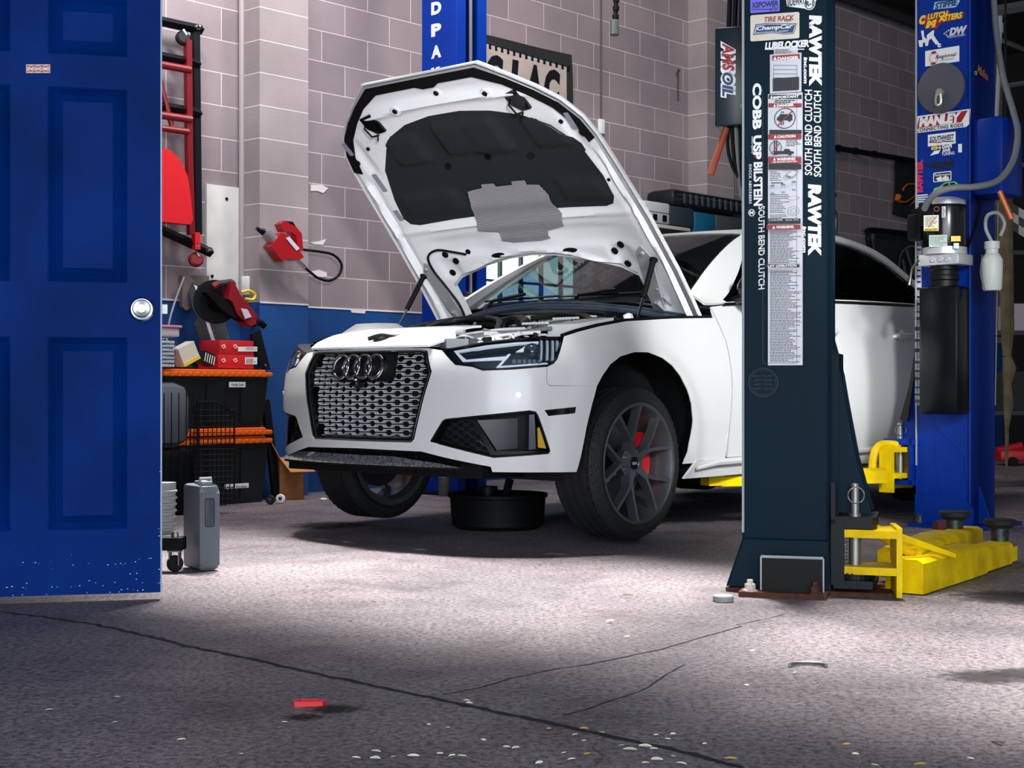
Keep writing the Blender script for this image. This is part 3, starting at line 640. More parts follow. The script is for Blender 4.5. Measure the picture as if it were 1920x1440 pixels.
# wheels
m_tire = mat('tire_rubber', '#101314', .7, bump=.5, bscale=60)
m_rim = mat('dark_grey_alloy', '#74797e', .28, .8)
def wheel(x, sgn, turn=0, zc=.258):
    # axis along y; built around the wheel centre then moved
    T = Matrix.Translation((x, sgn*.90, zc)) @ Matrix.Rotation(R(turn), 4, 'Z') @ (Matrix.Rotation(R(-90), 4, 'X') if sgn > 0 else Matrix.Rotation(R(90), 4, 'X')) 
    r0, r1, w = .262, .330, .245
    bm = NB(); prof = [(r0, -w+.012), (r0+.02, -w), (r1-.03, -w+.004), (r1-.006, -w+.03)]
    for g in (.06, .11, .155, .20): prof += [(r1, -w+g-.022), (r1, -w+g-.006), (r1-.008, -w+g-.005), (r1-.008, -w+g)]
    prof += [(r1, -.03), (r1-.006, -.018), (r1-.03, -.004), (r0+.025, .002), (r0+.006, 0), (r0, -.008)]
    lathe(bm, prof, 56, T, closed=True)
    for k in range(56):   # shoulder lugs
        a = k*2*math.pi/56; M = T @ Matrix.Rotation(a, 4, 'Z')
        box(bm, r1-.014, r1-.0035, -.006, .006, -.062, -.018, M)
    wh = cobj('wheel', bm, m_tire, ang=28)
    bm = NB(); lathe(bm, [(.262, -.010), (.265, -.002), (.258, .0), (.250, -.004), (.243, -.02), (.238, -.05), (.225, -.09), (.218, -.20), (.236, -.235), (.262, -.235), (.262, -.22), (.24, -.21), (.232, -.10), (.248, -.05)], 56, T, closed=True)
    # five forked spokes
    for k in range(5):
        a = R(38.6+72*k)
        def spoke(pts, ws_, zf, zb):
            L_ = len(pts); q = []
            for i, (px_, py_) in enumerate(pts):
                j = min(i+1, L_-1); h_ = max(i-1, 0); tx, ty = pts[j][0]-pts[h_][0], pts[j][1]-pts[h_][1]; l = math.hypot(tx, ty); nx_, ny_ = -ty/l, tx/l; w_ = ws_[i]
                q.append([bm.verts.new(T @ Vector(p)) for p in ((px_-nx_*w_*1.5, py_-ny_*w_*1.5, zb[i]), (px_-nx_*w_, py_-ny_*w_, zf[i]), (px_+nx_*w_, py_+ny_*w_, zf[i]), (px_+nx_*w_*1.5, py_+ny_*w_*1.5, zb[i]))])
            for i in range(L_-1):
                for c in range(4): bm.faces.new((q[i][c], q[i][(c+1) % 4], q[i+1][(c+1) % 4], q[i+1][c]))
            bm.faces.new(q[0]); bm.faces.new(q[-1][::-1])
        P = lambda r, da: (r*math.cos(a+R(da)), r*math.sin(a+R(da)))
        spoke([P(.03, 0), P(.075, 0), P(.115, 0)], [.022, .015, .014], [-.030, -.026, -.020], [-.075, -.07, -.06])
        for sg in (1, -1):
            spoke([P(.098, 3*sg), P(.14, 9*sg), P(.19, 15*sg), P(.252, 19*sg)], [.009, .0075, .007, .009], [-.021, -.016, -.011, -.006], [-.06, -.055, -.05, -.045])
    lathe(bm, [(0, -.034), (.030, -.034), (.034, -.030), (.060, -.034), (.070, -.05), (.070, -.09), (0, -.09)], 30, T)
    cobj('rim', bm, m_rim, wh, ang=30)
    bm = NB(); lathe(bm, [(0, -.030), (.026, -.030), (.028, -.034)], 24, T)
    cobj('hub_cap', bm, m_black, wh)
    bm = NB()
    if sgn > 0:
        SP = lambda u, v: T @ Vector((u, v, -.0295))
        put_text(bm, 'BBS', lambda u, v: T @ Vector((u, -v, -.0295)), 0, 0, .034, .012, lift=-.0006 if False else .0006)
        for v in bm.verts: v.co.y += .0006
        cobj('cap_lettering', bm, mat('silver_print', '#d8dadc', .4), wh)
    else: bm.free()
    bm = NB()
    for k in range(5):
        a = R(38.6+36+72*k); lathe(bm, [(0, -.052), (.010, -.052), (.012, -.055), (.018, -.055), (.018, -.08)], 12, T @ Matrix.Translation((.052*math.cos(a), .052*math.sin(a), 0)))
    cobj('lug_bolts', bm, m_dark, wh)
    bm = NB(); lathe(bm, [(.06, -.12), (.170, -.12), (.172, -.13), (.170, -.145), (.06, -.145)], 40, T, closed=True); cobj('brake_disc', bm, mat('brake_steel', '#54585c', .35, .9), wh)
    bm = NB()
    for k in range(9):
        pass
    M = T @ Matrix.Rotation(R(-5 if sgn > 0 else 185), 4, 'Z')
    P = [(r*math.cos(R(t)), r*math.sin(R(t))) for r, ts in ((.192, range(-38, 39, 8)), (.105, range(38, -39, -8))) for t in ts]
    prism(bm, P, lambda u, v: M @ Vector((u, v, -.085)), .05); cobj('brake_caliper', bm, mat('caliper_red', '#c4101c', .35), wh)
    return wh
for x in (0, 2.82):
    for sgn in (1, -1): wheel(x, sgn, 0 if x else -1.5)
# ---- raised hood: hinge line at x .60, z .92, leaning 45 degrees; v runs from hinge to front edge, w towards the outer skin
HB = R(45); HV = Vector((-math.cos(HB), 0, math.sin(HB))); HW = Vector((math.sin(HB), 0, math.cos(HB)))
def hw(v): return interp(v, [-.05,0,.3,.6,.97,1.08,1.17,1.27,1.35,1.43,1.52], [.845,.842,.835,.822,.797,.785,.762,.70,.61,.50,.365])
def hedge(v): return interp(v, [-.05,0,.15,.3,.6,1.0,1.52], [-.07,-.062,-.040,-.024,-.006,0,0])
def hpt(y, v, w=0):
    u = max(-1, min(1, y/hw(v))); crown = .045*(1-u*u)*min(1, (1.52-v)/.5)*min(1, .35+v)
    return Vector((.60, y, .92))+HV*v+HW*(hedge(v)+crown+w)
arc_ = [(.60,.03),(.600,.20),(.60,.30),(.516,.352),(.305,.408),(.15,.432),(0,.442),(-.15,.432),(-.305,.408),(-.516,.352),(-.60,.30),(-.600,.20),(-.60,.03)]
edgeP = [(hw(v), v) for v in (0,.15,.3,.6,.9,1.08,1.17,1.27,1.35,1.43,1.52)]
hull = edgeP+[(-a, b) for a, b in edgeP[::-1]]+[(-.60,0)]+[(-a, b) for a, b in [(.60,.16),(.60,.28),(.516,.335),(.305,.392),(.15,.418),(0,.428)]]+[(.15,.418),(.305,.392),(.516,.335),(.60,.28),(.60,.16),(.60,0)]
PAD = [(-.50,1.150),(-.405,1.225),(-.278,1.272),(-.10,1.297),(.10,1.297),(.278,1.272),(.44,1.225),(.57,1.150),(.665,1.03),(.705,.85),(.700,.73),(.672,.69),(.62,.675),(.361,.679),(-.361,.679),(-.60,.675),(-.655,.69),(-.680,.73),(-.66,.85),(-.60,1.03)]
PAD = [((a+.0 if a > 0 else a), b) for a, b in PAD]
bm = NB(); patch(bm, lambda y, v: hpt(y, v, .022), hull, (), .05, .003); hood = cobj('hood', bm, m_white)
# inner frame, with a pressed relief
def relief(y, v):
    """pressed shape of the inner frame: raised bands, dished pockets and a rolled edge"""
    d = 0.0; a = abs(y)
    if v > 1.28: d += .024*math.exp(-((v-1.335-.03*(1-(y/.5)**2))/.016)**2)*max(0, 1-(a/.60)**4)-.010*math.exp(-((v-1.41)/.03)**2)*max(0, 1-(a/.45)**4)
    for cy, cv, ry, rv, h in ((-.41,.525,.21,.055,-.015),(.42,.525,.24,.055,-.015),(0,.645,.75,.014,.016),(-.56,.40,.06,.06,-.014),(.56,.40,.06,.06,-.014),(.665,1.13,.03,.12,-.012),(-.66,1.13,.03,.12,-.012)):
        q = ((y-cy)/ry)**4+((v-cv)/rv)**4
        d += h*math.exp(-q)
    e = (hw(v)-a)
    if e < .11 and v < 1.05: d += (.016*math.exp(-((e-.050)/.010)**2)-.010*math.exp(-((e-.080)/.012)**2))*max(0, min(1, (1.03-v)/.08))
    ar = .442-.5*y*y
    if v < .60 and a < .58: d += .014*math.exp(-((v-ar-.018)/.010)**2)
    if v > .98: d *= max(0, min(1, (e-.055)/.04))*max(0, min(1, (1.455-v)/.03))
    return d
def hin(y, v): return hpt(y, v, -.004-relief(y, v))
inn = [(a-.03*(1 if b < 1.5 else 1), b-(.03 if b > 1.5 else 0)) for a, b in edgeP]
inhull = inn+[(-a, b) for a, b in inn[::-1]]+arc_[::-1]
bm = NB(); patch(bm, hin, inhull, [ring_poly(PAD, .985)], .016, -.003); cobj('hood_inner_frame', bm, m_hoodin, hood, ang=50)
bm = NB()   # folded rim joining the two skins
P = dense(hull, .05)
for i in range(len(P)):
    a, b = P[i], P[(i+1) % len(P)]
    bm.faces.new([bm.verts.new(p) for p in (hpt(*a, .022), hpt(*b, .022), hpt(*b, -.003), hpt(*a, -.003))])
tube(bm, [hpt(a, b, .006) for a, b in edgeP], .006, 6); tube(bm, [hpt(-a, b, .006) for a, b in edgeP], .006, 6); tube(bm, [hpt(-.365,1.52,.006), hpt(.365,1.52,.006)], .006, 6)
cobj('hood_edge', bm, m_white, hood)
# black rubber strip under the front edge
def off_edge(d, v0=1.07): return [(max(hw(v)-d, 0), v-(d*.5 if v < 1.5 else d)) for v in (v0, 1.17, 1.27, 1.35, 1.43, 1.52)]
o1, o2 = off_edge(.016), off_edge(.058)
bm = NB(); patch(bm, lambda y, v: hpt(y, v, -.012), o1+[(-a, b) for a, b in o1[::-1]]+[(-a, b) for a, b in o2]+[(-.05,1.462),(-.01,1.445),(.06,1.445),(.10,1.462)]+o2[::-1], (), .04, -.006); cobj('front_seal', bm, m_matte, hood)
# quilted sound pad
def padrel(y, v):
    d = 0
    def rr(cy, cv, ry, rv, h): 
        nonlocal d
        q = max(abs((y-cy)/ry), abs((v-cv)/rv)); d += h*max(0, min(1, (1.15-q)/.3))
    rr(.165, 1.14, .10, .10, .016); rr(-.03, 1.15, .09, .09, .014)
    rr(-.36, 1.12, .10, .08, .012); rr(.52, 1.11, .10, .07, .012); rr(-.42, .80, .17, .06, .012); rr(.54, .79, .13, .055, .012)
    e = 0
    return d
m_pad = mat('sound_pad_felt', '#10191d', .9, bump=.25, bscale=120)
bm = NB(); patch(bm, lambda y, v: hpt(y, v, -.002-2.0*padrel(y, v)), PAD, (), .022, -.004); cobj('insulation_pad', bm, m_pad, hood, ang=60)
SH = [(-.16,.839),(-.062,.848),(-.052,.868),(.024,.865),(.03,.845),(.134,.845),(.139,.865),(.222,.864),(.22,.838),(.29,.832),(.318,.773),(.310,.714),(.335,.661),(.307,.591),(.195,.572),(.190,.528),(.121,.516),(-.059,.519),(-.112,.544),(-.107,.587),(-.225,.615),(-.212,.682)]
m_foil = bpy.data.materials.new('dimpled_foil'); m_foil.use_nodes = True; nt = m_foil.node_tree; b = nt.nodes['Principled BSDF']; b.inputs['Metallic'].default_value = .6; b.inputs['Roughness'].default_value = .38; b.inputs['Base Color'].default_value = lin('#a9a9b4')
tc = nt.nodes.new('ShaderNodeTexCoord'); vo = nt.nodes.new('ShaderNodeTexVoronoi'); vo.inputs['Scale'].default_value = 130; vo.inputs['Randomness'].default_value = 0; mp = nt.nodes.new('ShaderNodeMapping'); mp.inputs['Rotation'].default_value = (0, R(45), 0); nt.links.new(tc.outputs['Object'], mp.inputs[0]); vo.voronoi_dimensions = '2D'; sx_ = nt.nodes.new('ShaderNodeSeparateXYZ'); cx_ = nt.nodes.new('ShaderNodeCombineXYZ'); nt.links.new(mp.outputs[0], sx_.inputs[0]); nt.links.new(sx_.outputs[1], cx_.inputs[0]); nt.links.new(sx_.outputs[2], cx_.inputs[1]); nt.links.new(cx_.outputs[0], vo.inputs['Vector'])
rp = nt.nodes.new('ShaderNodeValToRGB'); rp.color_ramp.elements[0].position = .25; rp.color_ramp.elements[0].color = lin('#f0f1f8'); rp.color_ramp.elements[1].position = .55; rp.color_ramp.elements[1].color = lin('#777682'); nt.links.new(vo.outputs[0], rp.inputs[0]); nt.links.new(rp.outputs[0], b.inputs['Base Color'])
bp = nt.nodes.new('ShaderNodeBump'); bp.inputs['Strength'].default_value = .8; bp.inputs['Distance'].default_value = .003; nt.links.new(vo.outputs[0], bp.inputs['Height']); nt.links.new(bp.outputs[0], b.inputs['Normal'])
bm = NB(); patch(bm, lambda y, v: hpt(y, v, -.014-.014*math.exp(-((v-.62)/.03)**2)-.012*math.exp(-((v-.55)/.02)**2)-.008*math.exp(-((v-.75)/.03)**2)), SH, (), .02, -.002); cobj('heat_shield', bm, m_foil, hood, ang=60)
def disc(y, v, r, name='rubber_plug', m=m_matte, w=-.014, ry=None):
    bm = NB(); patch(bm, lambda a, b: hpt(y+a, v+b, w-relief(y, v)), [(r*math.cos(k*.5236), (ry or r)*math.sin(k*.5236)) for k in range(12)], (), r, -.006); return cobj(name, bm, m, hood)
for y, v, r in ((.036,1.405,.013),(.326,1.368,.013),(-.244,1.365,.013),(.634,1.161,.011),(-.587,1.177,.010),(.725,1.095,.02),(-.712,1.110,.016),(-.545,.484,.018),(-.490,.445,.018),(-.565,.370,.018),(.58,.463,.018),(.522,.425,.018),(.565,.352,.018),(-.39,.484,.014),(.715,.83,.008)):
    disc(y, v, r)
for y, v in ((.036,1.405),(.326,1.368),(-.244,1.365)): disc(y, v, .027, 'plug_collar', m_hoodin, -.009)
for y, v in ((-.197,.452),(.26,.446)): disc(y, v, .045, 'drain_slot', m_matte, -.010, .013)
for y, v in ((-.179,1.001),(.092,1.02),(.348,.998)): disc(y, v, .016, 'pad_clip', m_blk, -.02)
m_tape = mat('grey_tape', '#8a8d9b', .5)
for y, v0, v1 in ((-.655,.92,1.03),(-.67,.735,.80),(.70,1.21,1.12),(-.705,1.16,1.24)):
    bm = NB(); patch(bm, lambda a, b: hpt(a, b, -.0145), [(y-.014,min(v0,v1)),(y+.014,min(v0,v1)),(y+.010,max(v0,v1)),(y-.018,max(v0,v1))], (), .03, -.001); cobj('tape_patch', bm, m_tape, hood)
# latches
for y, v in ((-.455,1.312),(.468,1.308)):
    bm = NB(); sh = [(-.055,.04),(.03,.055),(.055,.0),(.06,-.055),(.0,-.06),(-.05,-.02)]
    patch(bm, lambda a, b: hpt(y+a*.9, v+b, -.016), sh, (), .03, -.018)
    tube(bm, [hpt(y-.01, v+.02, -.03), hpt(y-.005, v+.01, -.06), hpt(y+.01, v-.04, -.065), hpt(y+.015, v-.06, -.03)], .005, 6)
    tube(bm, spline([hpt(y+.03, v-.03, -.03), hpt(y+.045, v-.05, -.07), hpt(y+.02, v-.075, -.06), hpt(y+.01, v-.06, -.03)], 4), .003, 6)
    cobj('hood_latch', bm, m_blk, hood)
# washer hose under the far side
bm = NB(); tube(bm, spline([hpt(-.39,.484,-.02), hpt(-.46,.505,-.02), hpt(-.56,.53,-.02), hpt(-.64,.50,-.02), hpt(-.66,.42,-.02), hpt(-.63,.30,-.025), hpt(-.60,.18,-.03), hpt(-.60,.02,-.05)], 6), .006, 6); cobj('washer_hose', bm, m_black, hood)
# hinges and gas struts
for sgn in (1, -1):
    bm = NB()
    q0 = [(.60,.02),(.66,.0),(.70,.20),(.735,.40),(.70,.46),(.66,.43),(.63,.22)]
    patch(bm, lambda y, v: hpt(y, v, -.03+.02*min(1, abs(v-.2)*3)), [(a*sgn, b) for a, b in q0], (), .05, -.006*1)
    for y, v in ((.70,.425),(.69,.22)): lathe(bm, [(0, .012), (.010, .010), (.012, 0)], 8, Matrix.Translation(hpt(sgn*y, v, -.02)) @ (-HW).to_track_quat('Z', 'Y').to_matrix().to_4x4())
    a = hpt(sgn*.66, .16, -.03); b = Vector((.64, sgn*.70, .86))
    tube(bm, [a, b], .018, 6); tube(bm, [hpt(sgn*.70, .18, -.02), Vector((.66, sgn*.745, .87))], .010, 6)
    cobj('hood_hinge', bm, mat('hinge_paint', '#a9abb0', .4, .3), hood)
    top = hpt(sgn*.745, .385, -.02); bot = Vector((.14, sgn*.775, .885))
    bm = NB(); mid = top.lerp(bot, .62); tube(bm, [top, mid], .0135, 10); tube(bm, [top.lerp(mid, -.02), top.lerp(mid, .02)], .02, 8)
    st = cobj('gas_strut', bm, m_matte)
    bm = NB(); tube(bm, [mid, bot], .0065, 8); lathe(bm, [(0, .012), (.012, .006), (.012, -.01), (0, -.012)], 10, Matrix.Translation(bot)); cobj('strut_rod', bm, m_chrome, st)
# ---- engine bay
bm = NB(); box(bm, -.60, .46, -.70, .70, .50, .54); 
for sgn in (1, -1): box(bm, -.45, .60, sgn*.72-.01, sgn*.72+.01, .5, .80)
box(bm, .44, .46, -.7, .7, .5, .90); box(bm, -.62, -.60, -.62, .62, .5, .70); cobj('engine_bay', bm, m_matte)
m_sil = mat('cast_alloy', '#c6cacd', .42, .55, bump=.3, bscale=40)
m_pale = mat('pale_plastic', '#e4e7e8', .4)
m_gry = mat('grey_plastic', '#6d7379', .5)
# white front panel over the radiator, swelling above the grille
def slam(u, v):   # u across, v from bumper edge back
    x = -.79+.03*(u/.4)**2*.8+.34*v; z = .757+.095*math.sin(min(1, v)*1.45)-.05*max(0, abs(u)-.30)*v
    return Vector((x, u, z))
bm = NB(); patch(bm, slam, [(-.375,0),(.375,0),(.43,.30),(.35,.55),(.36,1),(-.36,1),(-.44,.55),(-.42,.2)], [[(-.055,.26),(.02,.22),(.085,.34),(.07,.44),(.0,.42)]], .04, .01); cobj('radiator_cover', bm, mat('glossy_white_cover', '#f1f3f4', .3))
bm = NB(); lathe(bm, [(0, .03), (.03, .03), (.045, .01), (.05, -.02)], 16, Matrix.Translation((-.70, .02, .78))); tube(bm, spline([(-.72, -.05, .80), (-.69, 0, .815), (-.66, .05, .805)], 4), .012, 6); cobj('hood_catch', bm, m_black)
def ez(x): return .80+.155*(x+.55)
bm = NB(); prism(bm, [(.37,-.69),(.43,-.72),(.50,-.66),(.485,-.58),(.40,-.57),(.37,-.62)], lambda u, v: Vector((v, u, .752)), .040); cobj('air_duct', bm, mat('duct_grey', '#6d7379', .35))
bm = NB(); lathe(bm, [(0, .075), (.08, .07), (.13, .03), (.14, -.06)], 24, Matrix.Translation((-.33, -.42, .820)) @ Matrix.Diagonal((1, 1.5, 1, 1))); cobj('air_box', bm, m_pale)
m_foil2 = mat('foil_cover', '#e8eaec', .35, .3, bump=.9, bscale=55)
rnd = random.Random(4)
bm = NB(); box(bm, .02, .34, -.34, .30, .60, .84, bev=.03); eng = cobj('engine', bm, m_matte)
for y0, y1 in ((-.25, -.04), (-.01, .18)):
    bm = NB(); prism(bm, [(.19, .86), (.19, .918), (.22, .932), (.36, .945), (.36, .86)], lambda u, v: Vector((u, y1, v)), y1-y0); hc = cobj('head_cover', bm, m_foil2, eng)
    bm = NB(); tube(bm, [Vector((.186, y1-.05+.02*math.cos(a*.4), .895+.02*math.sin(a*.4))) for a in range(0, 9)], .006, 6); cobj('cover_loop', bm, m_matte, hc)
bm = NB(); prism(bm, [(-.22, .80), (-.22, .862), (.03, .897), (.03, .82)], lambda u, v: Vector((u, .56, v)), .17); fb = cobj('fuse_box', bm, m_pale)
FBS = lambda u, v: Vector((-.22+v, .39+u, .8645+.14*v))
bm = NB(); prism(bm, [(.02,.05),(.12,.10),(.15,.19),(.09,.20),(.07,.13),(.02,.10)], FBS, -.002); cobj('fuse_box_label', bm, mat('dark_label', '#3a4046', .5), fb)
bm = NB()
for k in range(8):
    for r_ in range(2): o_ = FBS(.012+.019*k, .015+.21*r_); box(bm, o_.x-.008, o_.x+.012, o_.y, o_.y+.008, o_.z, o_.z+.010)
cobj('fuse_box_ribs', bm, m_pale, fb)
bm = NB(); box(bm, .08, .26, .46, .64, .83, .905, bev=.02); cobj('battery_cover', bm, m_black)
m_hose = mat('black_hose', '#0c1012', .4)
for pts, r in (([(-.12,-.30,.870),(.03,-.33,.902),(.14,-.24,.925),(.12,-.06,.915),(-.03,.10,.885),(-.15,.20,.858)], .017), ([(-.16,-.38,.865),(.0,-.38,.898),(.10,-.28,.922),(.15,-.14,.925)], .016), ([(.10,-.02,.900),(.10,.10,.912),(.02,.22,.893),(-.10,.30,.87)], .022), ([(.08,.20,.912),(.14,.34,.925),(.10,.50,.915),(.02,.60,.895)], .013), ([(.16,.20,.922),(.20,.38,.935),(.18,.56,.925)], .010), ([(-.52,.30,.80),(-.44,.42,.822),(-.36,.52,.828),(-.24,.60,.845)], .009), ([(-.54,.44,.79),(-.46,.54,.812),(-.34,.62,.825)], .008), ([(-.40,.20,.82),(-.30,.34,.842),(-.28,.46,.845)], .008), ([(.05,-.62,.885),(.16,-.50,.915),(.22,-.36,.93)], .009)):
    bm = NB(); tube(bm, spline(pts, 6), r, 10); cobj('hose', bm, m_hose if r > .0095 else (m_pale if r < .0085 else m_gry))
bm = NB(); tube(bm, [Vector((-.20+.012*math.cos(k*.3927), .325+.036*math.cos(k*.3927), .862+.036*math.sin(k*.3927))) for k in range(16)], .010, 8, closed=True); cobj('hose_clamp_ring', bm, m_matte)
for k in range(88):
    if k < 60: x = rnd.uniform(-.36, .34); y = rnd.uniform(-.62, .64)
    else: x = rnd.uniform(-.56, -.34); y = rnd.uniform(.30, .66)
    if -.24 < x < .05 and .36 < y < .58: continue
    if .17 < x and -.27 < y < .2: continue
    if x < -.40 and y > .56-.5*(x+.56)*-1 and x < -.5: y -= .1
    z = ez(x)-.012+rnd.uniform(-.02, .006)-(.03 if y > .6 else 0)
    bm = NB(); t_ = rnd.random(); M = Matrix.Translation((x, y, z)) @ Matrix.Rotation(rnd.uniform(0, 3), 4, 'Z') @ Matrix.Rotation(rnd.uniform(-.5, .5), 4, 'X')
    if t_ < .45: box(bm, -.02-.03*rnd.random(), .03, -.010, .008+.02*rnd.random(), -.02, .010, M, bev=.004)
    elif t_ < .7: lathe(bm, [(0, .018), (.012, .016), (.015, .006), (.015, -.006), (.020, -.010), (.020, -.035)], 12, M)
    else: tube(bm, [M @ p for p in spline([(-.06, -.03, 0), (-.02, .02, .015), (.03, -.01, .01), (.07, .03, -.015)], 4)], .005, 6)
    cobj('engine_fitting', bm, (m_pale, m_matte, m_pale, m_sil, m_matte, m_pale, m_gry)[k % 7], eng)
for k in range(12):
    x = rnd.uniform(-.58, -.44); y = rnd.uniform(-.62, -.42); bm = NB(); M = Matrix.Translation((x+.12*(abs(y)-.4)*2, y, rnd.uniform(.755, .785))) @ Matrix.Rotation(rnd.uniform(0, 3), 4, 'Z')
    if k % 2: box(bm, -.03, .03, -.012, .012, -.01, .02, M, bev=.004)
    else: tube(bm, [M @ p for p in spline([(-.05, -.02, 0), (0, .02, .01), (.05, 0, 0)], 3)], .008, 6)
    cobj('front_fitting', bm, (m_pale, m_matte, m_sil)[k % 3], eng)
# crossbars of the upper radiator support
bm = NB(); tube(bm, [(-.50, -.56, .775), (-.46, -.3, .80)], .012, 8); cobj('support_bar', bm, m_pale)
bm = NB(); tube(bm, [(-.53, .60, .785), (-.60, .45, .772), (-.64, .38, .77)], .007, 8); cobj('support_bar', bm, m_pale)
# cowl with seal and wipers
def cow(u, v): return Vector((.36+.16*(u/.75)**2*.9+.12*v, u, .982-.075*(u/.75)**2+.02*v+.01*math.sin(v*6)))
bm = NB(); patch(bm, cow, [(-.76,0),(.76,0),(.74,1.3),(-.74,1.3)], (), .06, .01)
cw = cobj('cowl', bm, mat('cowl_black', '#0e151a', .35))
bm = NB(); tube(bm, [cow(-.78+.06*k, -.05)+Vector((0, 0, .004)) for k in range(27)], .014, 8); cobj('cowl_seal', bm, mat('seal_blue_grey', '#2b3644', .3), cw)
bm = NB(); tube(bm, [cow(-.78+.06*k, .10)+Vector((0, 0, .012)) for k in range(27)], .007, 8); cobj('cowl_seal', bm, mat('seal_blue_grey'  , '#2b3644'), cw)
for y0, y1, u0 in ((-.52, .05, -.3), (.10, .62, .3)):
    bm = NB(); a = Vector((.50+.1*y0*y0, y0, 1.0-.06*y0*y0)); b = ws((y0+.1)/.75, .07)+Vector((-.02, 0, .02)); c = ws(y1/.75, .06)+Vector((-.02, 0, .02))
    tube(bm, [a, a.lerp(b, .5)+Vector((0, 0, .02)), ws((y0+y1)/2/.75, .09)+Vector((-.02, 0, .022))], .009, 6); tube(bm, [ws((y0-.05)/.75, .06)+Vector((-.015, 0, .012)), ws(y1/.75, .07)+Vector((-.015, 0, .012))], .006, 6); cobj('wiper', bm, m_blk)
bm = NB(); lathe(bm, [(0, .03), (.02, .028), (.03, 0), (.03, -.05)], 12, Matrix.Translation((.05, .66, .87))); cobj('strut_mount', bm, m_sil)
# ------------------------------------------------------------------ lift columns
ink = lambda n, c, r=.45: mat(n, c, r)
i_wht, i_blk, i_red, i_crm, i_blu = ink('ink_white', '#eef0f0'), ink('ink_black', '#0c1216'), ink('ink_red', '#a01c28'), ink('ink_cream', '#e2d9c8'), ink('ink_blue', '#123a72')
i_pur, i_yel, i_org, i_pnk, i_gry, i_lbl, i_lgt, i_grn = ink('ink_violet', '#6f6cf2'), ink('ink_yellow', '#ecd43a'), ink('ink_orange', '#d0702c'), ink('ink_pink', '#d81f4e'), ink('ink_grey', '#7d8488'), ink('ink_light_blue', '#9fc8e0'), ink('label_paper', '#cfd0d8', .28), ink('ink_green', '#7fce62')
i_lin = ink('ink_fine_print', '#3c3f48')
class Face:
    """flat face standing at P, running along unit D; pixel helpers give (u, z) on it"""
    def __init__(s, P, D): s.P, s.D, s.N = Vector(P), Vector(D), Vector((D[1], -D[0], 0))
    def uv(s, px, py):
        dr = Vector(((px-CX)/FPX, 1, -(py-HY)/FPX)); c = Vector((0, 0, CH)); t = (s.P-c).dot(s.N)/dr.dot(s.N); p = c+dr*t
        return (p-s.P).dot(s.D), p.z
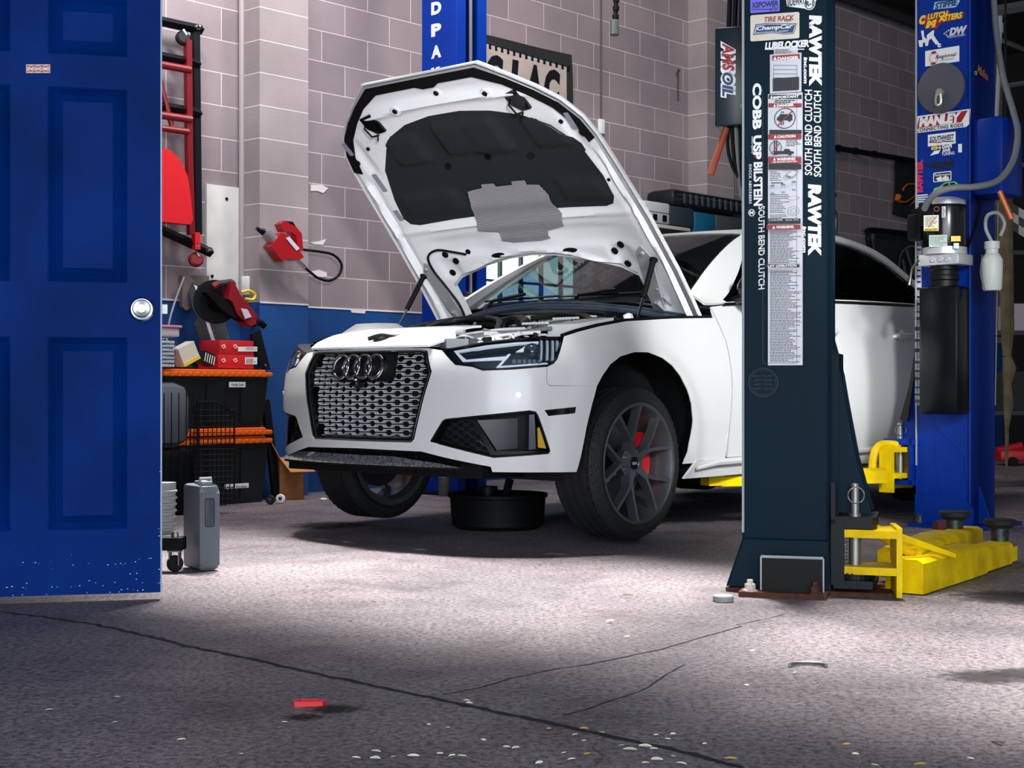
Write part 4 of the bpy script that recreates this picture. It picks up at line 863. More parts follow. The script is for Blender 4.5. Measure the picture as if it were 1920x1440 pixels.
class Sheet:
    """a printed sticker on a column face; collects coloured pieces, one mesh per ink, then parents them"""
    def __init__(s, name, F, parent, label=None, lift=.0012):
        s.F, s.name, s.parent, s.label = F, name, parent, label; s.g = {}; s.order = []; s.l = lift; s.n = 0
    def bm(s, m):
        if m.name not in s.g: s.g[m.name] = (NB(), m); s.order.append(m.name)
        return s.g[m.name][0]
    def S(s, k=0): P, D, N = s.F.P, s.F.D, s.F.N; return lambda u, v: P+D*u+Vector((0, 0, v))+N*(s.l+k*.0005)
    def quad(s, m, x0, y0, x1, y1, k=None, skew=0):
        a = s.F.uv(x0, y0); b = s.F.uv(x1, y0); c = s.F.uv(x1, y1); d = s.F.uv(x0, y1); s.poly(m, [(x0, y0), (x1, y0), (x1, y1), (x0, y1)], k)
    def poly(s, m, P, k=None):
        s.n += 1; k = s.n*.35 if k is None else k
        b = s.bm(m); S = s.S(k); vs = [b.verts.new(S(*s.F.uv(*p))) for p in P]; b.faces.new(vs)
    def rect(s, m, x0, y0, x1, y1, k=None, r=0):
        # a true upright rectangle on the face; y given at the left edge
        a = s.F.uv(x0, y0); d = s.F.uv(x0, y1); u1 = s.F.uv(x1, y0)[0]; s.n += 1; k = s.n*.35 if k is None else k
        b = s.bm(m); S = s.S(k); P = rrect(a[0], u1, d[1], a[1], r) if r else [(a[0], d[1]), (u1, d[1]), (u1, a[1]), (a[0], a[1])]
        b.faces.new([b.verts.new(S(*p)) for p in P])
    def oval(s, m, cx, cy, rx, ry, k=None, ring=0, n=28):
        c = s.F.uv(cx, cy); u1 = s.F.uv(cx+rx, cy)[0]-c[0]; v1 = c[1]-s.F.uv(cx, cy+ry)[1]; s.n += 1; k = s.n*.35 if k is None else k; b = s.bm(m); S = s.S(k)
        A = [b.verts.new(S(c[0]+u1*math.cos(i*2*math.pi/n), c[1]+v1*math.sin(i*2*math.pi/n))) for i in range(n)]
        if not ring: b.faces.new(A)
        else:
            B = [b.verts.new(S(c[0]+u1*(1-ring)*math.cos(i*2*math.pi/n), c[1]+v1*(1-ring)*math.sin(i*2*math.pi/n))) for i in range(n)]
            for i in range(n): b.faces.new((A[i], A[(i+1) % n], B[(i+1) % n], B[i]))
    def text(s, m, t, x0, y0, x1, y1, rot=0, bold=.012, shear=0, k=None, sp=1.0):
        cx, cy = (x0+x1)/2, (y0+y1)/2; c = s.F.uv(cx, cy); w = s.F.uv(x1, cy)[0]-s.F.uv(x0, cy)[0]; h = s.F.uv(cx, y0)[1]-s.F.uv(cx, y1)[1]
        s.n += 1; k = s.n*.35 if k is None else k
        if abs(rot) > 60 and abs(rot) < 120: w, h = h, w
        put_text(s.bm(m), t, s.S(k), c[0], c[1], w, h, rot, bold, shear, spacing=sp)
    def lines(s, m, x0, y0, x1, y1, n, seed=1, fill=.45):
        rn = random.Random(seed); dy = (y1-y0)/n
        for i in range(n):
            y = y0+dy*i; b = rn.uniform(.55, 1.0); x = x0
            while x < x0+(x1-x0)*b-1:
                w = rn.uniform(2.5, 8); s.quad(m, x, y+dy*.25, min(x+w, x1), y+dy*(.25+fill), k=4+.02*i); x += w+.9
    def done(s):
        root = None
        for i, nme in enumerate(s.order):
            b, m = s.g[nme]; bmesh.ops.recalc_face_normals(b, faces=b.faces)
            for v in b.verts: v.co -= s.parent.location
            o = obj(s.name if root is None else s.name+'_print', b, m, s.parent if root is None else root, keep=True)
            if root is None: root = o; 
            if root is o and s.label: o['label'] = s.label
        return root
def wobj(name, bm, m, t, ang=35):
    base = t
    while base.parent is not None: base = base.parent
    for v in bm.verts: v.co -= base.location
    return obj(name, bm, m, t, ang=ang)
def frame_m(P, D):   # local x along D, local y away from the viewer's side, z up
    P, D = Vector(P), Vector(D); return Matrix(((D.x, -D.y, 0, P.x), (D.y, D.x, 0, P.y), (0, 0, 1, P.z), (0, 0, 0, 1)))
m_lblue = mat('lift_blue', '#002f90', .4, spec=.2, noise=.12, nscale=3)
m_ldark = mat('lift_dark_teal', '#04202e', .42, spec=.08, noise=.12, nscale=3)
m_lblk = mat('carriage_black', '#0c1318', .45, spec=.2)
m_yel = mat('lift_arm_yellow', '#f2d200', .5, noise=.5, nscale=9, col2='#d0aa04', bump=.2, spec=.15)
m_yel2 = mat('lift_arm_yellow_clean', '#f2d200', .45, noise=.25, nscale=9, col2='#cfae06', spec=.15)
m_rust = mat('rusty_steel', '#5a3222', .8, .2, noise=.6, nscale=30, bump=.4)
m_bolt = mat('bolt_steel', '#8f8f8c', .4, .8)
COLH = 4.55
def column(t, P, D, w, dp, side, m):
    """folded steel channel, open towards the car side"""
    M = frame_m(P, D); bm = NB(); th = .012
    box(bm, 0, w, 0, th, 0, COLH, M); box(bm, 0, w, dp-th, dp, 0, COLH, M)
    x0 = 0 if side > 0 else w-th; box(bm, x0, x0+th, th, dp-th, 0, COLH, M)
    xl = w-th if side > 0 else 0
    box(bm, xl, xl+th, th, dp*.30, 0, COLH, M); box(bm, xl, xl+th, dp*.70, dp-th, 0, COLH, M)
    tube(bm, [M @ Vector((0, .004, 0)), M @ Vector((0, .004, COLH))], .006, 8); tube(bm, [M @ Vector((w, .004, 0)), M @ Vector((w, .004, COLH))], .006, 8)
    return wobj('column', bm, m, t), M
def yoke(t, c, ang, z0, z1, m, L=.16, name='arm_yoke', w=.17):
    """C-shaped hinge of an arm: two tongues and a plate, pointing along ang (degrees in plan)"""
    M = Matrix.Translation((c[0], c[1], 0)) @ Matrix.Rotation(R(ang), 4, 'Z'); bm = NB()
    for za, zb_ in ((z0, z0+.025), (z1-.025, z1)):
        P = [(-.055*math.cos(R(a)), -.055*math.sin(R(a))) for a in range(-90, 91, 20)]+[(L, -w/2), (L, w/2)]
        P = [(-.07, -.0), (-.05, -.05), (0, -.07), (L, -w/2), (L, w/2), (0, .07), (-.05, .05)]
        prism(bm, P, lambda u, v, zb_=zb_: M @ Vector((u, v, zb_)), zb_-za)
    box(bm, L-.012, L+.006, -w/2, w/2, max(.004, z0-.07), z1+.01, M)
    return wobj(name, bm, m, t)
def arm(t, a, b, z0, h, m, w=.13, ext=.62, m2=None, name='swing_arm'):
    a, b = Vector((a[0], a[1], 0)), Vector((b[0], b[1], 0)); L = (b-a).length; D = (b-a).normalized(); M = frame_m(a, D)
    bm = NB(); prof = [(-w/2, z0), (w/2, z0), (w/2, z0+h), (w/2-.02, z0+h+.012), (-w/2+.02, z0+h+.012), (-w/2, z0+h)]
    def seg(x0, x1, s0=1, s1=1):
        A = [bm.verts.new(M @ Vector((x0, y*s0, z0+(z-z0)*s0))) for y, z in prof]; B = [bm.verts.new(M @ Vector((x1, y*s1, z0+(z-z0)*s1))) for y, z in prof]
        for i in range(6): bm.faces.new((A[i], A[(i+1) % 6], B[(i+1) % 6], B[i]))
        bm.faces.new(A); bm.faces.new(B[::-1])
    seg(0, L*.45, 1, 1.0); seg(L*.45, L*ext, 1.0, .93)
    o = wobj(name, bm, m, t)
    bm = NB(); z0 += .006; prof = [(y*.82, z0+(z-z0)*.82) for y, z in prof]; seg(L*.3, L*.93, 1, .92); 
    z0_ = z0; box(bm, L*.92, L, -.045, .045, z0, z0+.055, M); wobj('arm_extension', bm, m2 or m, o)
    return o
def pad(t, c, z0, z1, r=.062):
    bm = NB(); lathe(bm, [(0, 0), (.034, 0), (.034, z1-z0-.03), (.030, z1-z0-.03), (0, z1-z0-.03)], 16, Matrix.Translation((c[0], c[1], z0)))
    p = wobj('pad_screw', bm, mat('greasy_steel', '#46504e', .45, .6, noise=.6, nscale=60), t)
    bm = NB(); lathe(bm, [(0, -.034), (.045, -.034), (.05, -.026), (r, -.02), (r, -.004), (r-.006, 0), (0, -.002)], 24, Matrix.Translation((c[0], c[1], z1))); wobj('rubber_pad', bm, m_rubber, t)
def foot(t, M, w, m, z1=.18, fl_=.055):
    bm = NB()
    lo = [(-fl_, -.03), (w+.01, -.03)]; 
    A = [bm.verts.new(M @ Vector(p)) for p in ((-.002, -.004, z1), (w, -.004, z1), (w+.01, -.012, .02), (-fl_, -.012, .02))]; bm.faces.new(A)
    B = [bm.verts.new(M @ Vector(p)) for p in ((-.002, -.004, z1), (-.002, .25, z1), (-fl_, .25, .02), (-fl_, -.012, .02))]; bm.faces.new(B)
    tube(bm, [M @ Vector((-.002, -.004, z1)), M @ Vector((w, -.004, z1))], .003, 6); tube(bm, [M @ Vector((-.002, -.004, z1)), M @ Vector((-fl_, -.012, .02))], .003, 6)
    return wobj('foot_shroud', bm, m, t)
def pin(t, c, z0, z1, ring=True, lab=None):
    bm = NB(); lathe(bm, [(0, z0), (.02, z0), (.02, z1-.10), (.014, z1-.10), (.014, z1-.004), (.011, z1), (0, z1)], 16, Matrix.Translation((c[0], c[1], 0)))
    p = wobj('hinge_pin', bm, m_bolt, t)
    if ring:
        bm = NB(); tube(bm, [Vector((c[0]+.027*math.cos(k*.3927), c[1]-.016, z1-.038+.027*math.sin(k*.3927))) for k in range(16)], .0022, 6, closed=True); wobj('pull_ring', bm, m_chrome, p)
# ---- nearest column
ND = Vector((math.cos(R(17)), -math.sin(R(17)), 0)); NP = Vector((.7796, 5.0, 0)); NW_ = .278
near = thing('lift_column', 'dark teal lift column covered in stickers, nearest the camera, yellow arms lowered', 'lift column', NP)
_, NM = column(near, NP, ND, NW_, .27, 1, m_ldark)
bm = NB(); tube(bm, [NM @ Vector((-.003, -.001, .2)), NM @ Vector((-.003, -.001, COLH))], .0045, 6); wobj('lit_edge_strip', bm, mat('pale_edge', '#c9d2d6', .3, .5), near)  # light catching the column edge, put into colour as a pale strip
foot(near, NM, NW_, m_ldark)
bm = NB(); box(bm, -.0, NW_+.005, -.13, -.01, 0, .018, NM); box(bm, -.06, NW_+.22, -.01, .33, 0, .014, NM); bp_ = wobj('base_plate', bm, m_rust, near)
bm = NB(); box(bm, .07, .268, -.085, -.012, .018, .128, NM); pk = wobj('foot_pocket', bm, m_black, near)
bm = NB(); 
for x in (.068, .270): tube(bm, [NM @ Vector((x, -.087, .02)), NM @ Vector((x, -.087, .13))], .003, 6)
tube(bm, [NM @ Vector((.068, -.087, .131)), NM @ Vector((.270, -.087, .131))], .005, 6); wobj('pocket_rim', bm, mat('pale_edge'  , '#c9d2d6'), pk)
for x, mm in ((.035, mat('limed_bolt', '#c9beb2', .7)), (.245, m_rust)):
    bm = NB(); lathe(bm, [(0, .038), (.010, .038), (.010, .024), (.018, .024), (.018, .006), (.024, .004), (.024, 0), (0, 0)], 6, NM @ Matrix.Translation((x, -.108, .018))); wobj('anchor_bolt', bm, mm, bp_)
# carriage on the right with triangular gusset
bm = NB()
G_ = [(NW_, .86), (NW_+.035, .73), (NW_+.05, .64), (NW_+.085, .45), (NW_+.135, .27), (NW_+.02, .27)]
prism(bm, G_, lambda u, v: NM @ Vector((u, .06, v)), .02); prism(bm, G_, lambda u, v: NM @ Vector((u, .22, v)), .02); box(bm, NW_+.0, NW_+.03, .05, .24, .25, .80, NM); gus = wobj('carriage', bm, m_ldark, near)
bm = NB(); c0 = NM @ Vector((NW_+.085, .02, 0)); ag = -17
for z0, z1 in ((.225, .262), (.028, .055)):
    prism(bm, [(NW_+.02, -.035), (NW_+.145, -.035), (NW_+.155, .0), (NW_+.15, .22), (NW_+.02, .22)], lambda u, v, z1=z1: NM @ Vector((u, v, z1)), z1-z0)
box(bm, NW_+.012, NW_+.055, -.04, -.025, .04, .255, NM); box(bm, NW_+.012, NW_+.026, -.04, -.025, .24, .375, NM)
wobj('arm_bracket', bm, m_lblk, gus)
pin(gus, c0, .03, .37)
bm = NB(); lathe(bm, [(0, .058), (.062, .058)]+[(.062, .058), (.062, .080), (0, .080)], 24, Matrix.Translation((c0.x, c0.y, 0)))
for k in range(26): box(bm, .060, .068, -.003, .003, .060, .080, Matrix.Translation((c0.x, c0.y, 0)) @ Matrix.Rotation(k*2*math.pi/26, 4, 'Z'))
wobj('restraint_gear', bm, m_lblk, gus)
bm = NB(); hx = []
for k in range(70): a = k*.9; hx.append((c0.x-.042+.009*math.cos(a), c0.y-.04+.009*math.sin(a), .085+k*.0017))
tube(bm, hx, .0018, 5); wobj('gear_spring', bm, m_bolt, gus)
yo = yoke(near, c0, -8, .085-.008, .222, m_yel, L=.135, w=.19, name='front_arm_yoke')
e0 = fl(1674, 1121); tip = at(1886, 1050, 5.86); e0 = Vector((c0.x+.17, c0.y+.03, 0))
a1 = arm(near, e0, (tip.x, tip.y), .004, .100, m_yel, w=.13, name='front_swing_arm')
p = e0.lerp(Vector((tip.x, tip.y, 0)), .93); pad(a1, (p.x+.0, p.y, 0), .05, .175)
bm = NB(); c1 = NM @ Vector((NW_+.11, .16, 0))
tube(bm, [Vector((c1.x+.0, c1.y, .22)), Vector((c1.x+.16, c1.y+.02, .12)), Vector((c1.x+.17, c1.y+.03, .05))], [.018, .018, .012], 6)
prism(bm, [(0, .01), (.36, -.115), (.36, -.13), (.0, -.02)], lambda u, v: Vector((c1.x-.02+u*.93, c1.y-.10+u*.36, .235+v)), .012)
prism(bm, [(0, .01), (.36, -.115), (.36, -.13), (.0, -.02)], lambda u, v: Vector((c1.x-.02+u*.93, c1.y+.06+u*.36, .235+v)), .012)
wobj('rear_arm_yoke', bm, m_yel, near)
t2 = at(1822, 1018, 6.25)
a2_ = arm(near, (c1.x+.13, c1.y+.06), (t2.x, t2.y), .035, .09, m_yel, w=.15, name='rear_swing_arm'); q2 = at(1790, 965, 6.05); pad(a2_, (q2.x, q2.y, 0), .06, .185)
# ---- stickers on the nearest column
NF = Face(NP, ND)
def sheet(name, label=None): return Sheet(name, NF, near, label)
s = sheet('violet_sticker', 'violet sticker'); s.rect(i_pur, 1407, -6, 1462, 25, r=.004); s.text(i_blk, 'XSPOWER', 1409, 3, 1459, 14, shear=.1, bold=.03); s.quad(i_blk, 1410, 17, 1446, 18.5); s.text(i_blk, 'BATTERY', 1444, 14.5, 1460, 20); s.done()
s = sheet('round_white_sticker', 'white rounded sticker with a ringed badge'); s.poly(i_wht, [(1473,-4),(1530,-10),(1532,-2),(1526,10),(1516,19),(1507,16),(1490,14),(1476,12)]); s.text(i_blk, 'SIDEWAYS', 1476, -5, 1512, 10, rot=4, bold=.03); s.oval(i_wht, 1518, 7, 11, 12); s.oval(i_blk, 1518, 7, 9.5, 10.5); s.oval(i_wht, 1518, 7, 8, 9); s.text(i_blk, 'R-1', 1511, 2, 1525, 12, bold=.04); s.done()
s = sheet('cream_sticker', 'cream sticker with a blue race badge'); s.rect(i_crm, 1407, 29, 1499, 78, r=.006); s.text(i_red, 'TIRE RACK', 1433, 30, 1489, 40, shear=.15, bold=.03); s.text(i_blk, '.com', 1471, 36.5, 1484, 41); s.poly(i_blu, [(1417,46),(1438,43.5),(1494,44),(1489,63),(1470,65),(1450,62),(1412,66)]); s.poly(i_wht, [(1419,48),(1438,45),(1492,45.5),(1488,61.5),(1470,63.5),(1450,60.5),(1414,64)]); s.poly(i_blu, [(1420,49),(1438,46),(1491,46.5),(1487,61),(1470,62.5),(1450,60),(1416,63)]); s.text(i_wht, 'ChampCar', 1419, 47.5, 1487, 57.5, shear=.2, bold=.03); s.text(i_lgt, 'ENDURANCE SERIES', 1418, 58.5, 1478, 61.5, shear=.2); s.done()
s = sheet('slanted_lettering', 'white slanted lettering above the danger label'); s.text(i_wht, 'LUBELOCKER', 1434, 77, 1517, 91, shear=.15, bold=.06); s.quad(i_wht, 1436, 91.5, 1508, 93.5); s.done()
s = sheet('danger_label', 'DANGER label with a table'); s.rect(i_lgt, 1451, 90, 1496, 102); s.lines(i_lin, 1453, 92, 1494, 101, 4, 3)
s.rect(i_lgt, 1444, 103, 1503, 176); s.rect(i_red, 1448, 105, 1500, 114.5); s.text(i_wht, 'DANGER', 1458, 106.5, 1498, 113, bold=.05); s.poly(i_wht, [(1450,113.5),(1457,113.5),(1453.5,106)])
s.lines(i_blk, 1450, 115.5, 1498, 122, 2, 5, .7)
for y in (123, 131, 139, 146.5): s.quad(i_lin, 1451, y, 1495, y+.6)
for x in (1451, 1494.5): s.quad(i_lin, x, 123, x+.6, 147)
s.lines(i_lin, 1460, 125, 1488, 130, 1, 3); s.lines(i_lin, 1460, 133, 1488, 138, 1, 4); s.lines(i_lin, 1460, 140.5, 1488, 145.5, 1, 6)
s.rect(i_blk, 1450, 148, 1499, 172); s.lines(i_lgt, 1452, 150, 1497, 171, 7, 8, .4); s.done()
s = sheet('warning_label', 'long column of safety labels headed IMPORTANT, DANGER, CAUTION, WARNING and LIFT OPERATION'); s.rect(i_lgt, 1440, 177, 1505, 685)
s.quad(i_blk, 1441, 178, 1503.5, 186); s.text(i_wht, 'IMPORTANT', 1450, 179.5, 1498, 184.5, bold=.05); s.poly(i_wht, [(1444,185),(1449.5,185),(1446.8,179)])
s.lines(i_blk, 1453, 187, 1491, 193, 2, 2, .6)
s.quad(i_red, 1441, 194, 1503.5, 201.5); s.text(i_wht, 'DANGER', 1457, 195, 1489, 200.5, bold=.05); s.poly(i_wht, [(1450,201),(1455.5,201),(1452.8,195.3)])
s.oval(i_blk, 1472, 222, 20, 19.5, ring=.07)
s.poly(i_blk, [(1457,222),(1461,218),(1463,214.5),(1486,214.5),(1486,226),(1457,226)]); s.oval(i_blk, 1463, 226, 2.6, 2.6); s.oval(i_blk, 1481, 226, 2.6, 2.6)
for x in (1465, 1468.5): s.quad(i_blk, x, 209, x+1.6, 213); s.quad(i_blk, x, 228, x+1.6, 235)
s.poly(i_red, [(1457.5,236),(1486,207),(1487.5,208.5),(1459,237.5)])
s.quad(i_blk, 1443, 244, 1503.5, 251.5); s.lines(i_lgt, 1445, 245, 1502, 251, 3, 8, .35)
s.quad(i_red, 1441, 252.5, 1503.5, 261.5); s.text(i_wht, 'CAUTION', 1458, 254, 1492, 259.5, bold=.05); s.poly(i_wht, [(1451.5,260),(1457,260),(1454.2,254)])
s.oval(i_blk, 1455, 278, 11.5, 13, ring=.1); s.quad(i_blk, 1452, 264, 1454, 290); s.quad(i_blk, 1456, 264, 1458, 290); s.poly(i_blk, [(1454,284),(1470,284),(1472,280),(1480,280),(1483,284),(1489,285),(1489,289),(1454,289)]); s.oval(i_blk, 1482, 289.5, 2.8, 2.8); s.poly(i_red, [(1447,288),(1463,268),(1464,269),(1448,289)]); s.lines(i_lin, 1474, 263, 1502, 275, 4, 11, .4)
s.quad(i_blk, 1441, 294, 1503.5, 294.8)
s.quad(i_red, 1441, 295.5, 1503.5, 307); s.text(i_wht, 'WARNING', 1457, 296.5, 1492, 302, bold=.05); s.text(i_wht, 'USE PROPER ADAPTERS', 1449, 303, 1496, 306, bold=.03); s.poly(i_wht, [(1450.5,302),(1456,302),(1453.2,296.5)])
s.quad(i_blk, 1442, 308, 1503.5, 318.5); s.lines(i_lgt, 1444, 309, 1502, 318, 4, 9, .35)
s.lines(i_lin, 1444, 321, 1466, 340, 6, 21, .35); s.poly(i_gry, [(1474,330),(1487,320),(1499,324),(1487,335)]); s.poly(i_lgt, [(1476,330),(1487,321.5),(1497,324.5),(1487,333.5)])
s.lines(i_lin, 1446, 341, 1480, 345, 1, 4, .6)
for x, y in ((1450, 350), (1470, 348), (1490, 343)):
    s.oval(i_gry, x, y, 4.5, 2); s.quad(i_gry, x-3.5, y+2, x-3.1, y+9); s.quad(i_gry, x+3.1, y+2, x+3.5, y+9); s.lines(i_lin, x-5, y+11, x+5, y+15, 2, 5, .4)
s.lines(i_lin, 1444, 364, 1480, 400, 11, 33, .35); s.oval(i_gry, 1489, 374, 12, 4, ring=.15); s.oval(i_gry, 1490, 398, 11, 9, ring=.1); s.oval(i_gry, 1490, 398, 6, 5, ring=.15); s.lines(i_lin, 1444, 402, 1478, 410, 3, 30, .35)
s.quad(i_blk, 1442, 412, 1503.5, 422); s.text(i_wht, 'TO PLACE ORDER', 1444, 413.5, 1470, 416.5); s.text(i_wht, 'Monday - Friday', 1476, 413.5, 1500, 416.5); s.lines(i_lgt, 1444, 417.5, 1500, 421.5, 2, 12, .35)
s.quad(i_red, 1441, 424, 1503.5, 432.5); s.text(i_wht, 'WARNING', 1458, 425.5, 1491, 431, bold=.05); s.poly(i_wht, [(1451,431.5),(1456.5,431.5),(1453.8,425.5)])
s.lines(i_lin, 1444, 434, 1502, 494, 22, 40, .45)
s.quad(i_blk, 1441, 496, 1503.5, 496.7); s.quad(ink('ink_plum', '#3a1a2e'), 1441, 498.5, 1503.5, 504.5); s.text(i_wht, 'LIFT OPERATION', 1445, 499.5, 1498, 503.8, bold=.04)
s.lines(i_lin, 1444, 507, 1502, 680, 58, 41, .42)
for x0, y0, x1, y1 in ((1441,178,1441.8,683),(1502.8,178,1503.5,683),(1441,682.4,1503.5,683)): s.quad(i_blk, x0, y0, x1, y1)
s.done()
s = sheet('block_lettering', 'white four-letter word running down'); s.text(i_wht, 'COBB', 1411, 156, 1428, 243, rot=-90, bold=.05); s.done()
s = sheet('short_lettering', 'white three-letter word with a red dot'); s.text(i_wht, 'USP', 1412, 254, 1428, 299, rot=-90, bold=.05); s.oval(i_red, 1421, 293, 6, 5); s.text(i_wht, 'motorsports', 1408.5, 256, 1412, 288, rot=-90); s.done()
s = sheet('condensed_lettering', 'white condensed lettering running down'); s.text(i_wht, 'BILSTEIN', 1413, 304, 1430, 386, rot=-90, bold=.04); s.text(i_wht, 'SHOCK ABSORBERS', 1404.5, 308, 1409.5, 382, rot=-90, bold=.02, sp=1.2); s.done()
s = sheet('gear_emblem', 'small white cogged emblem with an M'); 
for k in range(12): a = k*math.pi/6; s.quad(i_wht, 1409.5+5.5*math.cos(a)-1, 399+6*math.sin(a)-1, 1409.5+5.5*math.cos(a)+1, 399+6*math.sin(a)+1)
s.text(i_wht, 'M', 1406, 396, 1413, 402, bold=.04); s.done()
s = sheet('handwritten_lettering', 'white handwriting on the left, running down'); s.text(i_wht, 'SOUTH BEND CLUTCH', 1422, 386, 1434, 543, rot=-90, bold=.02, shear=-.1); s.done()
s = sheet('bold_lettering', 'upper bold white lettering running down'); s.text(i_wht, 'RAWTEK', 1517, 28, 1541, 162, rot=-90, bold=.07, shear=.12); s.text(i_wht, 'inc.com', 1507, 107, 1514, 157, rot=-90, bold=.05, shear=.15); s.done()
s = sheet('handwritten_lettering', 'inner of the two handwritten lines reading upward'); s.text(i_wht, 'SOUTH BEND CLUTCH', 1509, 168, 1523, 329, rot=90, bold=.02, shear=.1); s.done()
s = sheet('handwritten_lettering', 'outer of the two handwritten lines reading upward'); s.text(i_wht, 'SOUTH BEND CLUTCH', 1526, 170, 1540, 332, rot=90, bold=.02, shear=.1); s.done()
s = sheet('bold_lettering', 'lower bold white lettering running down'); s.text(i_wht, 'RAWTEK', 1515, 345, 1540, 480, rot=-90, bold=.07, shear=.12); s.text(i_wht, 'inc.com', 1505, 424, 1512, 474, rot=-90, bold=.05, shear=.15); s.done()
s = sheet('round_seal', 'faint dark round seal'); m_seal = mat('seal_dark', '#061a26', .5); s.oval(m_seal, 1431, 717, 28, 27, ring=.05); s.oval(m_seal, 1431, 717, 24, 23, ring=.03)
for y in (705, 713, 721, 729): s.text(m_seal, 'BUILT TO LAST' if y == 705 else 'SAFETY TESTED', 1413, y-2, 1449, y+2)
s.done()
# ---- right blue column
BP_ = Vector((2.02, 7.43, 0)); BD = CN.copy(); BW = .279
blue = thing('lift_column', 'bright blue lift column at the right behind the black pump and grey disc', 'lift column', BP_)
_, BM = column(blue, BP_, BD, BW, .286, -1, m_lblue)
bm = NB(); box(bm, BW-.01, BW, 0, .286, 0, COLH, BM); wobj('column_side', bm, m_lblue, blue)
bm = NB(); tube(bm, [BM @ Vector((0, -.003, .3)), BM @ Vector((0, -.003, COLH))], .005, 6); wobj('lit_edge_strip', bm, mat('pale_edge'), blue)  # edge light painted as a pale strip here too
bm = NB(); prism(bm, [(-.0, .0), (.30, .0), (.30, .10), (.27, .14), (.05, .155), (.0, .155)], lambda u, v: BM @ Vector((u, -.018, v)), .02)
prism(bm, [(0, 0), (.07, 0), (.0, .20)], lambda u, v: BM @ Vector((BW+u, .10, v)), .015); box(bm, .0, BW+.1, -.1, .38, 0, .018, BM); wobj('foot_shroud', bm, m_lblue, blue)
bm = NB(); prism(bm, [(.06, .02), (.20, .02), (.16, .34), (.0, .47), (.0, .3)], lambda u, v: BM @ Vector((.10+u*.9, -.004, v+.02)), .004); wobj('front_brace', bm, m_lblue, blue)
# carriage raised with the car, on the left side of the column
bm = NB(); prism(bm, [(0, .86), (-.035, .70), (-.115, .44), (-.155, .37), (0, .37)], lambda u, v: BM @ Vector((u, .03, v)), .02)
for z0, z1 in ((.40, .43), (.20, .225)): box(bm, -.165, .0, -.03, .25, z0, z1, BM)
box(bm, -.03, -.01, -.03, .25, .2, .43, BM); cg = wobj('carriage', bm, m_lblue, blue)
bm = NB(); prism(bm, [(-.005, .88), (-.035, .70), (-.085, .53), (-.075, .52), (-.045, .52), (.0, .80)], lambda u, v: BM @ Vector((u-.005, -.0, v)), .02); wobj('door_bumper', bm, m_rubber, cg)
ph = BM @ Vector((-.10, .02, 0)); pin(cg, ph, .2, .51)
yk = yoke(blue, ph, 225, .235, .39, m_yel2, L=.13, w=.075, name='front_arm_yoke'); lp1 = CO+CD*.72+CN*.74
arm(blue, (ph.x-.12, ph.y-.10), (lp1.x, lp1.y), .215, .06, m_yel2, w=.11, name='front_swing_arm')
bm = NB(); tube(bm, spline([ph+Vector((-.02, -.03, .40)), ph+Vector((-.12, -.08, .40)), ph+Vector((-.16, -.10, .34)), ph+Vector((-.165, -.10, .22))], 4), .020, 8); wobj('arm_guard', bm, m_yel2, blue)
pin(cg, BM @ Vector((-.10, .20, 0)), .2, .44, ring=False)
yoke(blue, BM @ Vector((-.10, .20, 0)), 120, .235, .39, m_yel2, L=.12, w=.16, name='rear_arm_yoke'); lp2 = CO+CD*2.2+CN*.74
arm(blue, ((BM @ Vector((-.16, .30, 0))).x, (BM @ Vector((-.16, .30, 0))).y), (lp2.x, lp2.y), .215, .06, m_yel2, w=.11, name='rear_swing_arm')
BF = Face(BP_, BD)
def bsheet(name, label=None, F=BF): return Sheet(name, F, blue, label)
def btext(s, m, t, x0, y0, x1, y1, **k): s.text(m, t, x0, y0, x1, y1, **k)
s = bsheet('light_blue_sticker', 'light blue lettering'); s.poly(i_lbl, [(1750,18),(1753,4),(1798,-1),(1800,2),(1794,12),(1790,14)]); s.text(i_blu, 'STIFFIE', 1753, 2, 1796, 14, shear=.2, bold=.05); s.done()
s = bsheet('yellow_sticker', 'yellow and red sticker'); s.poly(i_red, [(1721,44),(1727,30),(1778,20),(1782,22),(1780,28),(1808,22),(1806,34),(1765,43),(1757,54),(1733,53),(1734,47)]); s.text(i_yel, 'C', 1724, 29, 1736, 46, bold=.08, shear=.2); s.text(i_yel, 'LUTCH', 1739, 23, 1778, 34, bold=.05, shear=.2); s.text(i_yel, 'M', 1736, 38, 1757, 52, bold=.08, shear=.2); s.text(i_yel, 'ASTERS', 1760, 26, 1805, 38, bold=.05, shear=.2); s.done()
s = bsheet('white_spanner_emblem', 'white branching emblem'); s.poly(i_wht, [(1727,58),(1732,57),(1733,69),(1738,74),(1738,66),(1749,57),(1752,57),(1751,66),(1756,74),(1762,82),(1755,84),(1746,72),(1742,76),(1740,86),(1735,86),(1735,80),(1731,80),(1730,88),(1724,88),(1722,76),(1730,75)]); s.text(i_wht, 'c', 1758, 82, 1765, 89, bold=.06); s.done()
s = bsheet('dotted_lettering', 'grey lettering with dots'); s.text(i_lgt, 'DW', 1780, 50, 1814, 65, shear=.2, bold=.07); s.text(i_lgt, 'DEATSCHWERKS', 1779, 65.5, 1810, 69.5)
for x, y in ((1771,63),(1775,60),(1775,66),(1779,57),(1778,69)): s.oval(i_lgt, x, y, 1.6, 1.6, n=10)
s.done()
s = bsheet('white_label', 'plain white rectangle label with red arcs'); s.rect(i_wht, 1735, 96, 1799, 125); 
for k in (.0, 2.2): s.oval(i_red, 1751, 109, 9-k, 11-k*1.2, ring=.08)
s.oval(i_red, 1751, 98.5, 5, 2.5); s.oval(i_red, 1750, 119.5, 5, 2.5); s.text(i_blk, 'Regional', 1754, 101, 1794, 110, shear=.3); s.text(i_gry, 'MOTORSPORTS', 1765, 110, 1790, 112.5); s.done()
